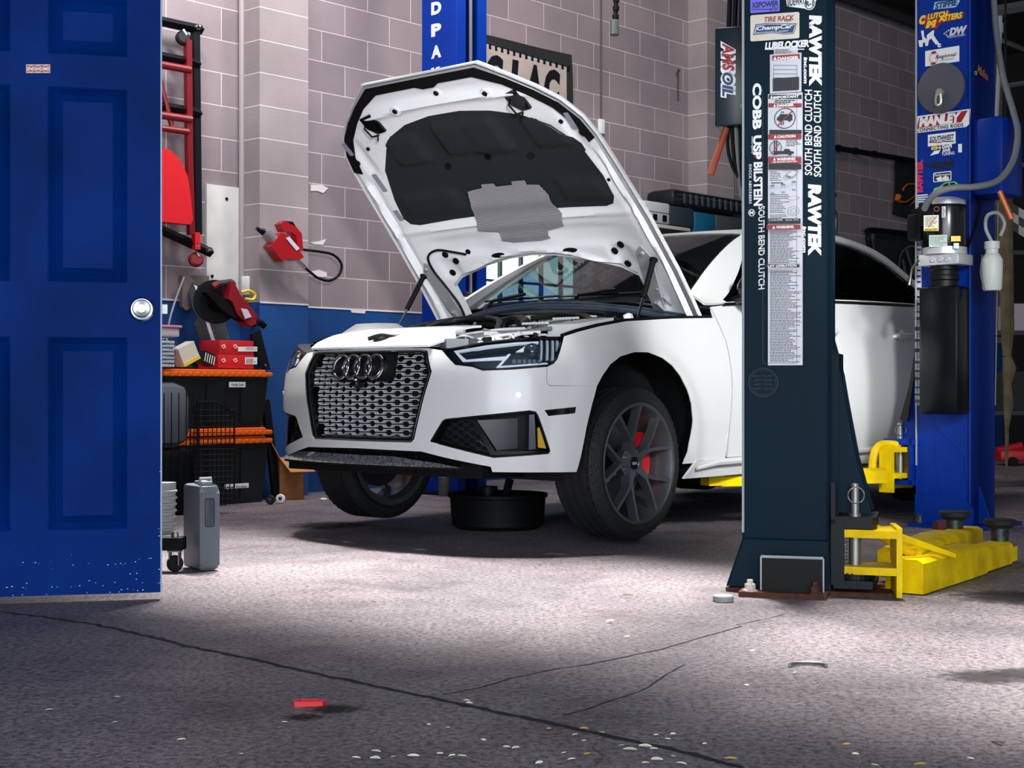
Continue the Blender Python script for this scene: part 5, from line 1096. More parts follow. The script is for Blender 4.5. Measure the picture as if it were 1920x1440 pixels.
s = bsheet('red_white_sticker', 'large red and white sticker'); s.poly(i_wht, [(1716,250),(1720,218),(1820,204),(1818,232),(1812,238)]); s.poly(i_red, [(1719,241),(1724,220),(1815,207),(1803,229)]); s.text(i_wht, 'MANLEY', 1723, 215, 1802, 234, shear=.15, bold=.07); s.text(i_blk, 'CONNECTING RODS', 1718, 236, 1806, 243, bold=.03, sp=1.1); s.done()
s = bsheet('small_white_label', 'white label with black lettering'); s.rect(i_wht, 1740, 253, 1792, 275); s.text(i_blk, 'SOUTHWEST', 1743, 254, 1789, 264, shear=.2, bold=.03); s.quad(i_red, 1742, 266, 1766, 268); s.quad(i_blk, 1766, 264, 1789, 266); s.done()
s = bsheet('tuning_stickers', 'white and yellow tuning stickers'); s.text(i_yel, '034', 1746, 274, 1765, 281, bold=.06); s.text(i_wht, 'DAFI', 1767, 271, 1785, 278, bold=.06); s.poly(i_wht, [(1744,292),(1752,283),(1764,281),(1760,288)]); s.text(i_wht, 'AWE', 1767, 279, 1782, 285, bold=.05); s.text(i_wht, 'TUNING', 1766, 285, 1790, 291); s.quad(i_wht, 1797, 270, 1804, 286); s.done()
s = bsheet('pink_lettering', 'pink lettering reading upward'); s.text(i_pnk, 'RAWTEK', 1717, 299, 1731, 361, rot=90, bold=.08); s.done()
s = bsheet('black_lettering', 'black slanted lettering'); s.text(i_blk, 'Rawtek', 1746, 299, 1790, 314, bold=.05, shear=.2); s.quad(i_blk, 1742, 314, 1788, 316); s.oval(i_blk, 1738, 309, 5, 3); s.done()
s = bsheet('boxed_sticker', 'white boxed sticker'); s.rect(i_wht, 1750, 324, 1784, 342, r=.006); s.rect(i_blk, 1751.5, 325.5, 1782.5, 340.5, r=.005); s.text(i_wht, 'Performance', 1753, 325, 1781, 330); s.text(i_wht, 'tt', 1755, 330, 1780, 339, bold=.09); s.done()
s = bsheet('green_car_sticker', 'pale green car-shaped sticker'); s.poly(i_grn, [(1749,361),(1752,353),(1762,350),(1772,342),(1790,340),(1796,344),(1798,354)]); s.poly(i_blk, [(1765,350),(1773,344),(1779,343),(1779,349)]); s.poly(i_blk, [(1781,349),(1781,343),(1789,342),(1793,346)]); s.done()
s = bsheet('striped_sticker', 'white diagonal stripes');
for k in range(6): s.poly(i_wht, [(1717,366+4*k),(1740,364+4*k),(1740,366+4*k),(1717,368.5+4*k)])
s.done()
s = bsheet('notice_strip', 'tall strip of small white safety notices'); s.rect(i_lgt, 1716, 450, 1728, 760); s.text(i_blk, '453', 1719, 453, 1733, 462, bold=.05)
rn = random.Random(7); y = 466
while y < 752:
    h = rn.uniform(8, 22); c = (i_blk, i_blu, i_lin, i_red, i_blk)[rn.randrange(5)]
    s.quad(c, 1717, y, 1727, y+h*.35)
    if h > 12: s.lines(i_lin, 1717.5, y+h*.45, 1727, y+h*.95, 3, int(y), .4)
    y += h+1.5
s.done()
SF = Face(BM @ Vector((BW, 0, 0)), CD)
s = Sheet('orange_script_sticker', SF, blue, 'small orange script sticker on the side'); s.text(i_org, 'Malina', 1832, 128, 1852, 144, rot=-12, shear=.3); s.oval(i_wht, 1829, 137, 2.2, 3.5, ring=.3); s.done()
# ---- far left column
LP = Vector((-.584, 9.70, 0))
farc = thing('lift_column', 'blue lift column by the back wall with vertical white letters, behind the raised hood', 'lift column', LP)
_, LM = column(farc, LP, CN, .31, .28, 1, m_lblue)
LF = Face(LP, CN)
s = Sheet('column_lettering', LF, farc, 'white letters set one above the other')
for k, ch in enumerate('BENDPAK'): yy = 15+41*(k-3); s.text(i_lgt, ch, 809, yy-12, 828, yy+12, bold=.06)
s.done()
bm = NB(); tube(bm, [LM @ Vector((.30, .14, .3)), LM @ Vector((.30, .14, COLH))], .012, 8); wobj('lift_cable', bm, m_bolt, farc)
bm = NB(); box(bm, -.08, .42, -.08, .36, 0, .02, LM); wobj('base_plate', bm, m_lblk, farc)
bm = NB(); 
for z0, z1 in ((.40, .43), (.20, .225)): box(bm, .31, .46, .0, .26, z0, z1, LM)
box(bm, .31, .33, .0, .26, .2, .75, LM); cgl = wobj('carriage', bm, m_lblk, farc)
ph = LM @ Vector((.40, .08, 0)); pin(cgl, ph, .2, .5); yoke(farc, ph, -100, .235, .39, m_yel2, L=.13, name='front_arm_yoke'); lp3 = CO+CD*.72-CN*.74; arm(farc, (ph.x-.02, ph.y-.13), (lp3.x, lp3.y), .215, .06, m_yel2, w=.11)
# ---- pump unit on the right blue column
pu = thing('pump_unit', 'black hydraulic pump motor and tank bolted to the right blue column', 'pump', BM @ Vector((.19, -.12, 0)))
PC = BM @ Vector((.205, -.115, 0)); TM = Matrix.Translation(PC) @ Matrix.Rotation(R(-42), 4, 'Z')
zt = lambda py: CH-(py-HY)/FPX*PC.y
bm = NB(); box(bm, -.105, .10, -.07, .075, zt(777), zt(537), TM, bev=.02); 
o = wobj('oil_tank', bm, mat('tank_black', '#050b0e', .25, spec=.3), pu)
bm = NB(); lathe(bm, [(.0, zt(540)), (.062, zt(540)), (.062, zt(527)), (.07, zt(525)), (.07, zt(518)), (.062, zt(516)), (.062, zt(508)), (.068, zt(506)), (.068, zt(499)), (0, zt(499))], 24, TM); wobj('tank_neck', bm, m_black, pu)
bm = NB(); box(bm, -.10, .11, -.08, .08, zt(499), zt(478), TM, bev=.008); lathe(bm, [(0, zt(478)), (.105, zt(478)), (.105, zt(465)), (0, zt(465))], 24, TM)
for x in (-.02, .02, .055): lathe(bm, [(0, .012), (.012, .010), (.014, 0)], 10, TM @ Matrix.Translation((x, -.08, zt(489))) @ Matrix.Rotation(R(90), 4, 'X'))
vb = wobj('valve_block', bm, m_sil, pu)
bm = NB(); tube(bm, [TM @ Vector((-.09, -.09, zt(488))), TM @ Vector((-.11, -.12, zt(505))), TM @ Vector((-.12, -.13, zt(535)))], [.006, .006, .012], 8); wobj('release_lever', bm, m_blk, vb)
bm = NB(); lathe(bm, [(0, zt(465)), (.100, zt(465)), (.104, zt(460)), (.104, zt(392)), (.100, zt(386)), (0, zt(386))], 32, TM); mo = wobj('pump_motor', bm, mat('motor_black', '#0b1013', .2), pu)
bm = NB(); lathe(bm, [(0, zt(372)), (.07, zt(372)), (.098, zt(377)), (.100, zt(386)), (0, zt(386))], 24, TM); wobj('motor_cap', bm, m_sil, pu)
bm = NB(); box(bm, -.175, -.10, -.05, .04, zt(448), zt(398), TM, bev=.01); box(bm, -.16, -.11, -.03, .03, zt(398), zt(388), TM); sw = wobj('switch_box', bm, m_black, pu)
bm = NB(); box(bm, -.085, -.02, -.108, -.08, zt(425), zt(382), TM, bev=.006); jb = wobj('capacitor_box', bm, m_black, pu)
PF = Face(PC+Vector((-.27, -.963, 0))*.1065+Vector((-.963, .27, 0))*.1, Vector((.963, -.27, 0)))
def psheet(name, parent, label): s = Sheet(name, PF, pu, label, lift=.001); return s
s = psheet('caution_label', pu, 'pale CAUTION label hung upside down on the motor'); s.rect(i_crm, 1732, 404, 1760, 433); s.quad(i_yel, 1732, 427, 1760, 433); s.text(i_blk, 'CAUTION', 1734, 428.5, 1758, 432.5, rot=180, bold=.05); s.lines(i_lin, 1735, 406, 1757, 426, 7, 3, .4); s.poly(i_red, [(1740,426),(1756,405),(1757,406),(1741,427)]); s.done()
s = psheet('round_logo_label', pu, 'small red ring mark'); s.oval(i_red, 1756, 392, 5, 5, ring=.25); s.quad(i_lgt, 1766, 387, 1773, 408); s.lines(i_blk, 1767, 388, 1772, 407, 8, 4, .5); s.done()
s = psheet('rating_plate', pu, 'pale rating plate and yellow tag on the motor'); s.rect(ink('plate_green', '#a9bfb4'), 1742, 441, 1776, 463); s.lines(i_lin, 1744, 443, 1774, 461, 7, 6, .35); s.rect(i_yel, 1783, 443, 1801, 453); s.lines(i_blk, 1785, 444, 1799, 452, 3, 3, .4); s.rect(i_lgt, 1788, 456, 1798, 466); s.done()
# grey disc with a lock
gd = thing('grey_disc', 'large grey rubber disc hung on the front of the right blue column', 'disc', BM @ Vector((.13, -.01, 0)))
u_, z_ = BF.uv(1766, 166); bm = NB(); lathe(bm, [(0, .018), (.118, .018), (.124, .014), (.124, 0), (0, 0)], 40, BM @ Matrix.Translation((u_, 0, z_)) @ Matrix.Rotation(R(90), 4, 'X')); wobj('disc_plate', bm, mat('grey_rubber', '#4c4c56', .7, bump=.3), gd)
u_, z_ = BF.uv(1767, 175); bm = NB(); TT = BM @ Matrix.Translation((u_, -.02, z_)) @ Matrix.Rotation(R(90), 4, 'X'); lathe(bm, [(0, .02), (.018, .02), (.022, .012), (.022, 0)], 16, TT); tube(bm, spline([TT @ Vector((-.012, -.01, .02)), TT @ Vector((-.015, -.05, .02)), TT @ Vector((0, -.065, .02)), TT @ Vector((.012, -.05, .02)), TT @ Vector((.010, -.01, .02))], 4), .007, 6); wobj('metal_hook', bm, mat('pale_metal', '#c8c8b8', .35, .7), gd)
# grey conduit looping down the right column
hs = [(1862,-20,7.35),(1868,60,7.3),(1880,140,7.22),(1900,210,7.15),(1908,250,7.1),(1900,300,7.05),(1872,338,7.0),(1830,350,6.95),(1790,352,6.93),(1760,360,6.95),(1742,375,7.0),(1733,392,7.05)]
bm = NB(); tube(bm, spline([at(*p) for p in hs], 8), .0155, 12); o = obj('flexible_conduit', bm, mat('conduit_grey', '#6c6f72', .5, bump=.3, bscale=200)); tag(o, 'thick grey flexible conduit looping from above down to the pump on the right blue column', 'conduit')
bm = NB(); tube(bm, spline([at(1838,240,7.35), at(1826,290,7.3), at(1822,340,7.25), at(1810,352,7.2)], 6), .006, 8); tube(bm, spline([at(1838,330,7.3),at(1835,400,7.25),at(1820,450,7.2),at(1806,478,7.15)], 6), .007, 8); o = obj('pump_cable', bm, m_black, blue); 
for v in o.data.vertices: v.co -= BP_
bm = NB(); c = BM @ Vector((BW, .0, 0)); box(bm, BW, BW+.16, .02, .26, 1.62, 2.0, BM, bev=.02); wobj('cable_guard', bm, m_lblue, blue)
# ------------------------------------------------------------------ the open blue door
DD = Vector((.975, .222, 0)); DP = Vector((-1.132, 4.80, 0)); DW_, DT = .813, 2.052
dS = lambda d=0: (lambda u, v: DP+DD*u+Vector((DD.y, -DD.x, 0))*d+Vector((0, 0, v)))
door = thing('door_1', 'blue six-panel door standing open at the left edge', 'door', DP); door['kind'] = 'structure'
m_door = mat('door_blue_paint', '#002d7a', .55, spec=.05, noise=.35, nscale=2.2, col2='#00225c', bump=.12, bscale=120)
zz = ((.232, .848), (1.022, 1.643), (1.747, 1.930)); uu = ((-.350, -.105), (-.708, -.463))
bm = NB(); holes = [[(a, c), (b, c), (b, d), (a, d)] for a, b in uu for c, d in zz]
patch(bm, dS(), [(-DW_, .026), (0, .026), (0, DT), (-DW_, DT)], holes, .4, 0)
for H_ in holes:
    a, c = H_[0]; b, d = H_[2]; prev = None
    for ins, dep in ((0, 0), (.004, -.003), (.008, -.008), (.022, -.020), (.046, -.002)):
        q = [bm.verts.new(dS(dep)(*p)) for p in ((a+ins, c+ins), (b-ins, c+ins), (b-ins, d-ins), (a+ins, d-ins))]
        if prev:
            for k in range(4): bm.faces.new((prev[k], prev[(k+1) % 4], q[(k+1) % 4], q[k]))
        prev = q
    bm.faces.new(prev)
q = [dS(0)(-DW_, .026), dS(0)(0, .026), dS(0)(0, DT), dS(0)(-DW_, DT)]; k_ = [dS(-.044)(-DW_, .026), dS(-.044)(.0, .026), dS(-.044)(.0, DT), dS(-.044)(-DW_, DT)]
A = [bm.verts.new(p) for p in q]; B = [bm.verts.new(p) for p in k_]
for k in range(4): bm.faces.new((A[k], A[(k+1) % 4], B[(k+1) % 4], B[k]))
bm.faces.new(B[::-1]); wobj('door_leaf', bm, m_door, door, ang=12)
bm = NB(); box(bm, -.002, .003, -.002, .044, .026, DT, frame_m(DP, DD)); wobj('door_edge', bm, mat('lit_door_edge', '#8fa0b4', .4), door)  # lit rounded edge of the door, painted in as a lighter strip
KM = frame_m(DP, DD) @ Matrix.Translation((-.060, 0, .938)) @ Matrix.Rotation(R(90), 4, 'X')
bm = NB(); lathe(bm, [(0, 0), (.039, 0), (.039, .004), (.034, .009), (.016, .011), (.013, .03), (.018, .036), (.027, .046), (.029, .055), (.026, .062), (.014, .064), (.013, .0615), (0, .0615)], 32, KM); kn = wobj('door_knob', bm, m_dchrome, door)
bm = NB(); lathe(bm, [(0, .062), (.009, .062), (.009, .066), (0, .066)], 16, KM); box(bm, -.0015, .0015, -.006, .006, .066, .068, KM); wobj('key_cylinder', bm, m_chrome, kn)
bm = NB(); box(bm, .0, .02, .006, .03, .925, .955, frame_m(DP, DD)); wobj('latch_bolt', bm, m_bolt, door)
KM2 = frame_m(DP, DD) @ Matrix.Translation((-.045, .044, .938)) @ Matrix.Rotation(R(-90), 4, 'X'); bm = NB(); lathe(bm, [(0, 0), (.036, 0), (.030, .01), (.013, .015), (.013, .03), (.029, .05), (.02, .064), (0, .064)], 24, KM2); wobj('door_knob', bm, m_chrome, door)
DF = Face(DP, DD); s = Sheet('stop_sticker', DF, door, 'small red STOP ALTO sticker'); s.quad(i_crm, 49, 121, 94, 137); s.quad(i_red, 50, 122, 93, 136)
for x, t_ in ((57.5, 'STOP'), (71.5, 'ALTO'), (86, 'ARRET')):
    o_ = [(x+7*math.cos(R(22.5+45*k)), 129.3+7*math.sin(R(22.5+45*k))) for k in range(8)]; s.poly(i_crm, o_); s.poly(i_red, [(x+(a-x)*.86, 129.3+(b-129.3)*.86) for a, b in o_]); s.text(i_wht, t_, x-5, 127, x+5, 132, bold=.05)
s.done()
bm = NB(); rn = random.Random(3)
for k in range(60):
    u = -rn.random()**1.5*.5; v = .026+abs(rn.gauss(0, .035)) if k < 30 else .13+rn.gauss(0, .012); rr_ = rn.uniform(.0008, .003)
    if k > 50: u = -rn.uniform(.0, .01); v = rn.uniform(.03, .6)
    v = max(v, .028+rr_)
    bm.faces.new([bm.verts.new(dS(.0006)(min(u, -rr_)+rr_*rn.uniform(.6, 1.4)*math.cos(a*1.256), v+rr_*.6*math.sin(a*1.256))) for a in range(5)])
wobj('paint_chips', bm, mat('chip_white', '#c4ccd8', .7), door)
# ------------------------------------------------------------------ wall fixtures
m_cond = mat('painted_conduit', '#a2999c', .6)
def WMx(px, py, off=0): s_, z_ = wall(px, py, off); return Matrix.Translation(wp(s_, z_, off)) @ Matrix(((WD.x, -WN.x, 0, 0), (WD.y, -WN.y, 0, 0), (0, 0, 1, 0), (0, 0, 0, 1)))
def wallpipe(px, r, off=.03, z0=1.24, z1=4.6, name='wall_conduit', label='', m=None):
    s_ = wall(px, 300, off)[0]; bm = NB(); tube(bm, [wp(s_, z0, off), wp(s_, z1, off)], r, 10); return tag(obj(name, bm, m or m_cond), label, 'pipe')
wallpipe(453, .018, label='thin painted conduit rising up the corner left of the block pilaster')
wallpipe(466, .026, .045, label='thicker painted conduit beside the thin one in the pilaster corner')
wallpipe(1303, .022, .04, label='painted conduit in the corner beside the far pilaster')
wallpipe(1297, .012, .02, label='thin painted conduit at the corner beyond the hanging chain')
s_, z_ = wall(1127, 235, .012)
sc_ = thing('wall_switch', 'white switch box hanging on a thin cord run down the block wall', 'switch', wp(s_, z_, .02)); bm = NB(); box(bm, -.035, .035, -.03, .0, -.07, .05, Matrix.Translation(wp(s_, z_, .0)) @ WROT.to_3x3().to_4x4(), bev=.01); wobj('switch_body', bm, i_wht, sc_); bm = NB(); tube(bm, [wp(s_, z_+.04, .014), wp(s_, 4.6, .014)], .007, 6); wobj('switch_cord', bm, mat('dull_cord', '#574f52', .6), sc_)
bm = NB(); s_, z_ = wall(1271, 135, .01)
for k in range(20): tube(bm, [wp(s_+.008*(-1)**k, z_-.013*k*.95, .012), wp(s_-.008*(-1)**k, z_-.013*(k+1)*.95, .012)], .004, 5)
tube(bm, spline([wp(s_-.02, z_-.03, .012), wp(s_-.01, z_+.02, .02), wp(s_+.02, z_+.01, .012)], 3), .006, 6); tag(obj('hanging_chain', bm, mat('chain_grey', '#5e5658', .5, .5)), 'short dark chain hooked on the block wall right of the raised hood', 'chain')
# white board on the wall, left
M_ = WMx(421, 440, .01); bm = NB(); s0 = wall(384, 440)[0]; s1 = wall(458, 440)[0]; z0 = wall(384, 542)[1]; z1 = wall(384, 345)[1]
box(bm, s0, s1, -.02, 0, z0, z1, WROT); wb = tag(obj('wall_board', bm, mat('dirty_white_board', '#d9dad8', .6, noise=.15, nscale=6)), 'white painted rectangular board screwed to the block wall left of the pilaster', 'board')
bm = NB()
for s_, z_ in ((s0+.15, z1-.08), (s0+.04, z0+.08), (s1-.05, z0+.05)): lathe(bm, [(0, .006), (.010, .004), (.012, 0)], 8, Matrix.Translation(wp(s_, z_, .02)) @ WN.to_track_quat('Z', 'Y').to_matrix().to_4x4())
obj('screws', bm, m_dark, wb)
m_pl = mat('plaster_white', '#e6e2e2', .8)
bm = NB(); box(bm, -5, wall(487, 560, .0)[0]-.1, -.006, .0, 1.212, 1.222, WROT); box(bm, wall(487, 560, .2)[0], wall(578, 560, .2)[0], -.206, -.2, 1.212, 1.222, WROT); box(bm, wall(578, 560, .2)[0], 3.2, -.006, .0, 1.212, 1.222, WROT); tag(obj('trim_2', bm, m_pl), 'thin white line along the top of the blue wall band', 'trim', kind='structure')
wbk = bpy.data.objects['wall_back']
for P in ([(583,346),(604,347),(616,353),(606,362),(596,358),(583,358)], [(584,509),(598,506),(613,511),(613,519),(590,519)], [(657,580),(686,582),(684,588),(660,586)], [(581,455),(600,452),(612,448),(606,459),(590,458)]):
    bm = NB(); prism(bm, [wall(*p, .006) for p in P], lambda u, v: wp(u, v, .006), .005); o = obj('plaster_patch', bm, m_pl); o.parent = wbk; o.matrix_parent_inverse = WROT.inverted()
# ---- mechanic creeper hung on the wall
OF = .10
def W(px, py, off=OF): return wp(*wall(px, py, off), off)
m_cred, m_crd2 = mat('creeper_red_tube', '#7c1420', .35), mat('creeper_red_pad', '#e01624', .5, bump=.1)
cr = thing('mechanic_creeper', 'folding red and black mechanic creeper hung on the block wall beside the blue door', 'creeper', W(350, 260, .02))
def bar(name, P, r, m, par, off=OF, sq=True):
    bm = NB(); tube(bm, [W(*p, off) for p in P], r, 4 if sq else 10); return wobj(name, bm, m, par)
bar('frame_tube', [(366,60),(368,260),(370,440)], .030, m_lblk, cr)
bar('frame_tube', [(352,75),(354,280),(358,440)], .026, m_cred, cr, .14)
bar('top_rail', [(200,18),(378,56)], .030, m_lblk, cr)
bar('cross_rail', [(250,95),(360,117),(373,121)], .028, m_lblk, cr, .12); bar('cross_rail', [(250,190),(360,209),(375,214)], .028, m_lblk, cr, .12)
bar('red_cross_rail', [(250,112),(356,131)], .024, m_cred, cr, .15, False); bar('red_cross_rail', [(250,208),(358,224)], .024, m_cred, cr, .15, False); bar('red_cross_rail', [(300,240),(352,247)], .020, m_cred, cr, .15, False)
bar('red_brace', [(300,150),(322,236)], .016, m_cred, cr, .14, False)
bar('bottom_rail', [(250,395),(300,430),(396,474)], .030, m_lblk, cr)
bar('red_bracket', [(367,436),(368,468)], .026, m_crd2, cr, .13)
bm = NB(); P = [(250,270),(306,277),(322,283),(338,300),(352,330),(358,370),(362,412),(358,421),(306,416),(250,412)]
prism(bm, [wall(*p, .20) for p in P], lambda u, v: wp(u, v, .20), .06); wobj('seat_pad', bm, m_crd2, cr, ang=60)
for x, y in ((367, 487), (343, 72)):
    bm = NB(); c = W(x, y, .12); lathe(bm, [(0, .02), (.035, .02), (.045, .012), (.045, -.012), (.035, -.02), (0, -.02)], 20, Matrix.Translation(c) @ Matrix.Rotation(R(70), 4, 'X') @ Matrix.Rotation(.6, 4, 'Y')); ca = wobj('caster', bm, m_cred if y > 100 else m_lblk, cr)
    bm = NB(); tube(bm, [c+Vector((0, 0, .05)), c+Vector((.02, 0, .02)), c], .012, 6); wobj('caster_fork', bm, m_bolt, ca)
for x, y in ((370.5, 52), (368, 460), (390, 468)):
    bm = NB(); lathe(bm, [(0, .02), (.014, .018), (.018, 0)], 10, Matrix.Translation(W(x, y, .13)) @ WN.to_track_quat('Z', 'Y').to_matrix().to_4x4()); wobj('rail_bolt', bm, m_chrome, cr)
# ---- red grease gun hung on the pilaster
PO = .30
G = lambda px, py, off=PO: wp(*wall(px, py, off), off)
gg = thing('grease_gun', 'red cordless grease gun with a black hose hung on the block pilaster', 'grease gun', G(535, 450, .22))
bm = NB(); tube(bm, [G(494,435), G(527,462)], .036, 16); wobj('grease_tube', bm, mat('silver_tube', '#b9bcbe', .3, .7), gg)
bm = NB(); tube(bm, [G(483,430), G(495,436)], [.010, .026], 10); tube(bm, [G(481,428), G(490,433)], .012, 8); wobj('tube_cap', bm, m_blk, gg)
bm = NB(); prism(bm, [wall(*p, .34) for p in ((508,462),(528,436),(540,440),(562,470),(570,482),(560,488),(540,484),(530,490))], lambda u, v: wp(u, v, .34), .08); bd = wobj('gun_body', bm, mat('tool_red', '#a8101c', .35), gg)
bm = NB(); prism(bm, [wall(*p, .33) for p in ((526,420),(534,414),(556,426),(566,438),(569,470),(560,468),(556,442),(545,434),(532,434))], lambda u, v: wp(u, v, .33), .06); wobj('battery_handle', bm, mat('tool_red'), gg)
bm = NB(); tube(bm, [G(529,434), G(533,418), G(546,420), G(556,436)], .018, 8); wobj('grip', bm, m_black, gg)
bm = NB(); prism(bm, [wall(*p, .346) for p in ((536,446),(543,444),(562,466),(556,470))], lambda u, v: wp(u, v, .346), .004); wobj('tool_label', bm, i_lgt, gg)
bm = NB(); tube(bm, [G(553,483), G(572,502)], .012, 10); wobj('coupling', bm, m_chrome, gg)
bm = NB(); tube(bm, spline([G(568,468), G(600,472), G(625,478), G(640,495), G(636,515), G(618,526), G(598,522), G(584,512), G(572,502)], 6), .0085, 8); wobj('grease_hose', bm, m_black, gg)
# ---- banners
def banner(name, label, quad, off, m, sag=.02, n=10):
    (a, b, c, d) = [wall(*p, off) for p in quad]; bm = NB(); G2 = []
    for i in range(n+1):
        row = []
        for j in range(n+1):
            u, v = i/n, j/n; s_ = (a[0]*(1-u)+b[0]*u)*(1-v)+(d[0]*(1-u)+c[0]*u)*v; z_ = (a[1]*(1-u)+b[1]*u)*(1-v)+(d[1]*(1-u)+c[1]*u)*v
            row.append(bm.verts.new(wp(s_, z_, off+sag*math.sin(7*u+2*v)*math.sin(3.1*v+.4))))
        G2.append(row)
    for i in range(n):
        for j in range(n): bm.faces.new((G2[i][j], G2[i+1][j], G2[i+1][j+1], G2[i][j+1]))
    t = thing(name, label, 'banner', wp(*a, off)); return t, wobj('banner_cloth', bm, m, t, ang=70)
class WallSheet(Sheet):
    pass
b1, cl = banner('shop_banner', 'cream banner with big black letters and a black border, behind the raised hood', ((880,58),(1071,103),(1071,300),(880,290)), .035, mat('banner_black', '#1c2022', .7))
BFc = Face(wp(0, 0, .055), WD)
class BSheet(Sheet):
    def __init__(s, F, parent, name, label): Sheet.__init__(s, name, F, parent, label)
s = BSheet(BFc, b1, 'banner_print', 'cream panel with big black letters'); s.poly(mat('banner_cream', '#b9ada4', .7, noise=.2, nscale=5), [(890,76),(1062,126),(1063,290),(885,280)])
for k in range(15): x = 905+11.3*k; y = 80+3.1*k; s.poly(i_blk, [(x,y-1),(x+4.5,y),(x+4.5,y+10),(x,y+9)])
cu_ = BFc
gm_ = s.bm(i_blk)
def wtext(t, x0, x1, y0, y1, k, slope):
    # letters follow the banner, read along the wall
    u0, z0 = BFc.uv(x0, y0); u1, z1 = BFc.uv(x1, y0+slope*(x1-x0)); hgt = z0-BFc.uv(x0, y1)[1]; n = len(t)
    for i, ch in enumerate(t):
        f = (i+.5)/n; w_ = (u1-u0)/n*(.45 if ch == 'I' else .86)
        put_text(gm_, ch, s.S(k), u0+(u1-u0)*f, z0+(z1-z0)*f-hgt/2, w_, hgt, 0, .07, .12)
wtext('GIAC', 908, 1052, 98, 168, 3, .25); s.done()
b2, _ = banner('black_banner', 'black banner with an orange swirl hung from the black pipe on the far wall', ((1678,300),(1760,318),(1760,425),(1674,402)), .03, mat('banner_black'), .012)
s = BSheet(Face(wp(0, 0, .05), WD), b2, 'swirl_print', 'orange and white swirl'); b = s.bm(i_org); F2 = s.F
tube(b, [s.S(1)(*F2.uv(*p)) for p in ((1716,345),(1702,345),(1694,352),(1693,358))], .008, 6); tube(b, [s.S(1)(*F2.uv(*p)) for p in ((1684,367),(1682,374),(1686,378),(1698,379),(1712,370),(1718,362))], [.035,.03,.015,.008,.006,.004], 6); s.poly(i_org, [(1704,387),(1716,372),(1716,378)]); s.done()
b3, _ = banner('round_emblem_banner', 'black banner with a grey ringed emblem behind the rear of the car', ((1640,438),(1760,450),(1760,620),(1640,600)), .06, mat('banner_black'), .015)
s = BSheet(Face(wp(0, 0, .09), WD), b3, 'ringed_emblem', 'grey ringed emblem'); mg = mat('emblem_grey', '#5a5b60', .6); s.oval(mg, 1712, 498, 27, 38, ring=.10)
for P in ([(1697,470),(1702,468),(1711,498),(1720,468),(1725,470),(1713,508),(1709,508)], [(1690,488),(1694,484),(1702,520),(1711,496),(1720,520),(1728,484),(1732,488),(1722,530),(1718,530),(1711,510),(1704,530),(1700,530)]): s.poly(mg, P)
s.done()
# wall pipe carrying the banners
bm = NB(); tube(bm, [W(1540, 273, .10), W(1770, 311, .10)], .028, 10)
for x in (1572, 1604, 1640): tube(bm, [W(x-2, 272+(x-1540)*.167, .08), W(x+2, 273+(x-1540)*.167, .08)], .036, 10)
tag(obj('banner_pipe', bm, m_lblk), 'long black pipe running along the far block wall above the car boot', 'pipe')
bm = NB(); tube(bm, spline([W(1632,470,.1), W(1628,440,.1), W(1640,432,.1), W(1760,446,.1)], 4), .03, 8); tag(obj('bent_pipe', bm, m_lblk), 'black bent pipe framing the ringed emblem banner', 'pipe')
bm = NB(); tube(bm, spline([W(1556,392,.15), W(1566,400,.15), W(1567,420,.15), W(1562,460,.15)], 4), .022, 8); tube(bm, [W(1548,388,.15), W(1564,364,.15)], .03, 8); tag(obj('air_hose_reel_arm', bm, mat('grey_tube', '#3f4446', .4)), 'dark curved tube with an angled handle standing up behind the car roof', 'tube')
# hanging connector from above
hg = thing('hanging_air_connector', 'black hose connector hanging from above in front of the block wall', 'connector', at(1152, 65, 9.5)); bm = NB()
for k in range(12): c = at(1157-k*.3, -40+k*8, 9.5); lathe(bm, [(0, .016), (.016+.006*(k % 2), .012), (.014+.006*(k % 2), -.012), (0, -.016)], 12, Matrix.Translation(c))
tube(bm, [at(1158, -300, 9.5), at(1157, -20, 9.5), at(1152, 45, 9.5)], .013, 8); wobj('hose_end', bm, m_black, hg)
bm = NB(); lathe(bm, [(0, .05), (.022, .05), (.028, .045), (.030, -.045), (.024, -.05), (0, -.05)], 16, Matrix.Translation(at(1152, 52, 9.5))); wobj('connector_plug', bm, mat('plug_grey', '#4d5352', .4), hg)
# ---- black control box on the nearest column
cb = thing('control_box', 'black electrical box with a red and blue sticker, on the left of the nearest column', 'electrical box', NM @ Vector((-.12, .12, 1.9)))
bx0, bx1 = at(1345, 150, 5.14), at(1395, 150, 5.1); zt_, zb__ = at(1345, 51, 5.12).z, at(1345, 236, 5.12).z
bm = NB(); w_ = (Vector(bx1)-Vector(bx0)).length+.02; box(bm, -w_, -.001, .1, .24, zb__, zt_, NM, bev=.006); wobj('box_case', bm, mat('control_box_black', '#10202a', .35), cb)
CFc = Face(NM @ Vector((-w_, .098, 0)), ND); s = Sheet('red_blue_sticker', CFc, cb, 'red and blue lettering running down'); s.text(i_wht, 'AMSOIL', 1351, 76, 1380, 184, rot=-90, bold=.14, shear=.25); s.text(i_red, 'AMS', 1354, 80, 1377, 134, rot=-90, bold=.04, shear=.25); s.text(i_blu, 'OIL', 1354, 136, 1375, 181, rot=-90, bold=.04, shear=.25); s.oval(i_lgt, 1390, 199, 1.8, 3, ring=.4); s.done()
bm = NB(); q = NM @ Vector((-w_*.5, .17, 0))
for k, dx in enumerate((-.02, .0, .022)): tube(bm, [Vector((q.x+dx, q.y, zt_)), Vector((q.x+dx+.01, q.y, zt_+.25)), Vector((q.x+dx+.02, q.y, 2.9))], .009, 8)
wobj('upper_conduits', bm, m_lblk, cb)
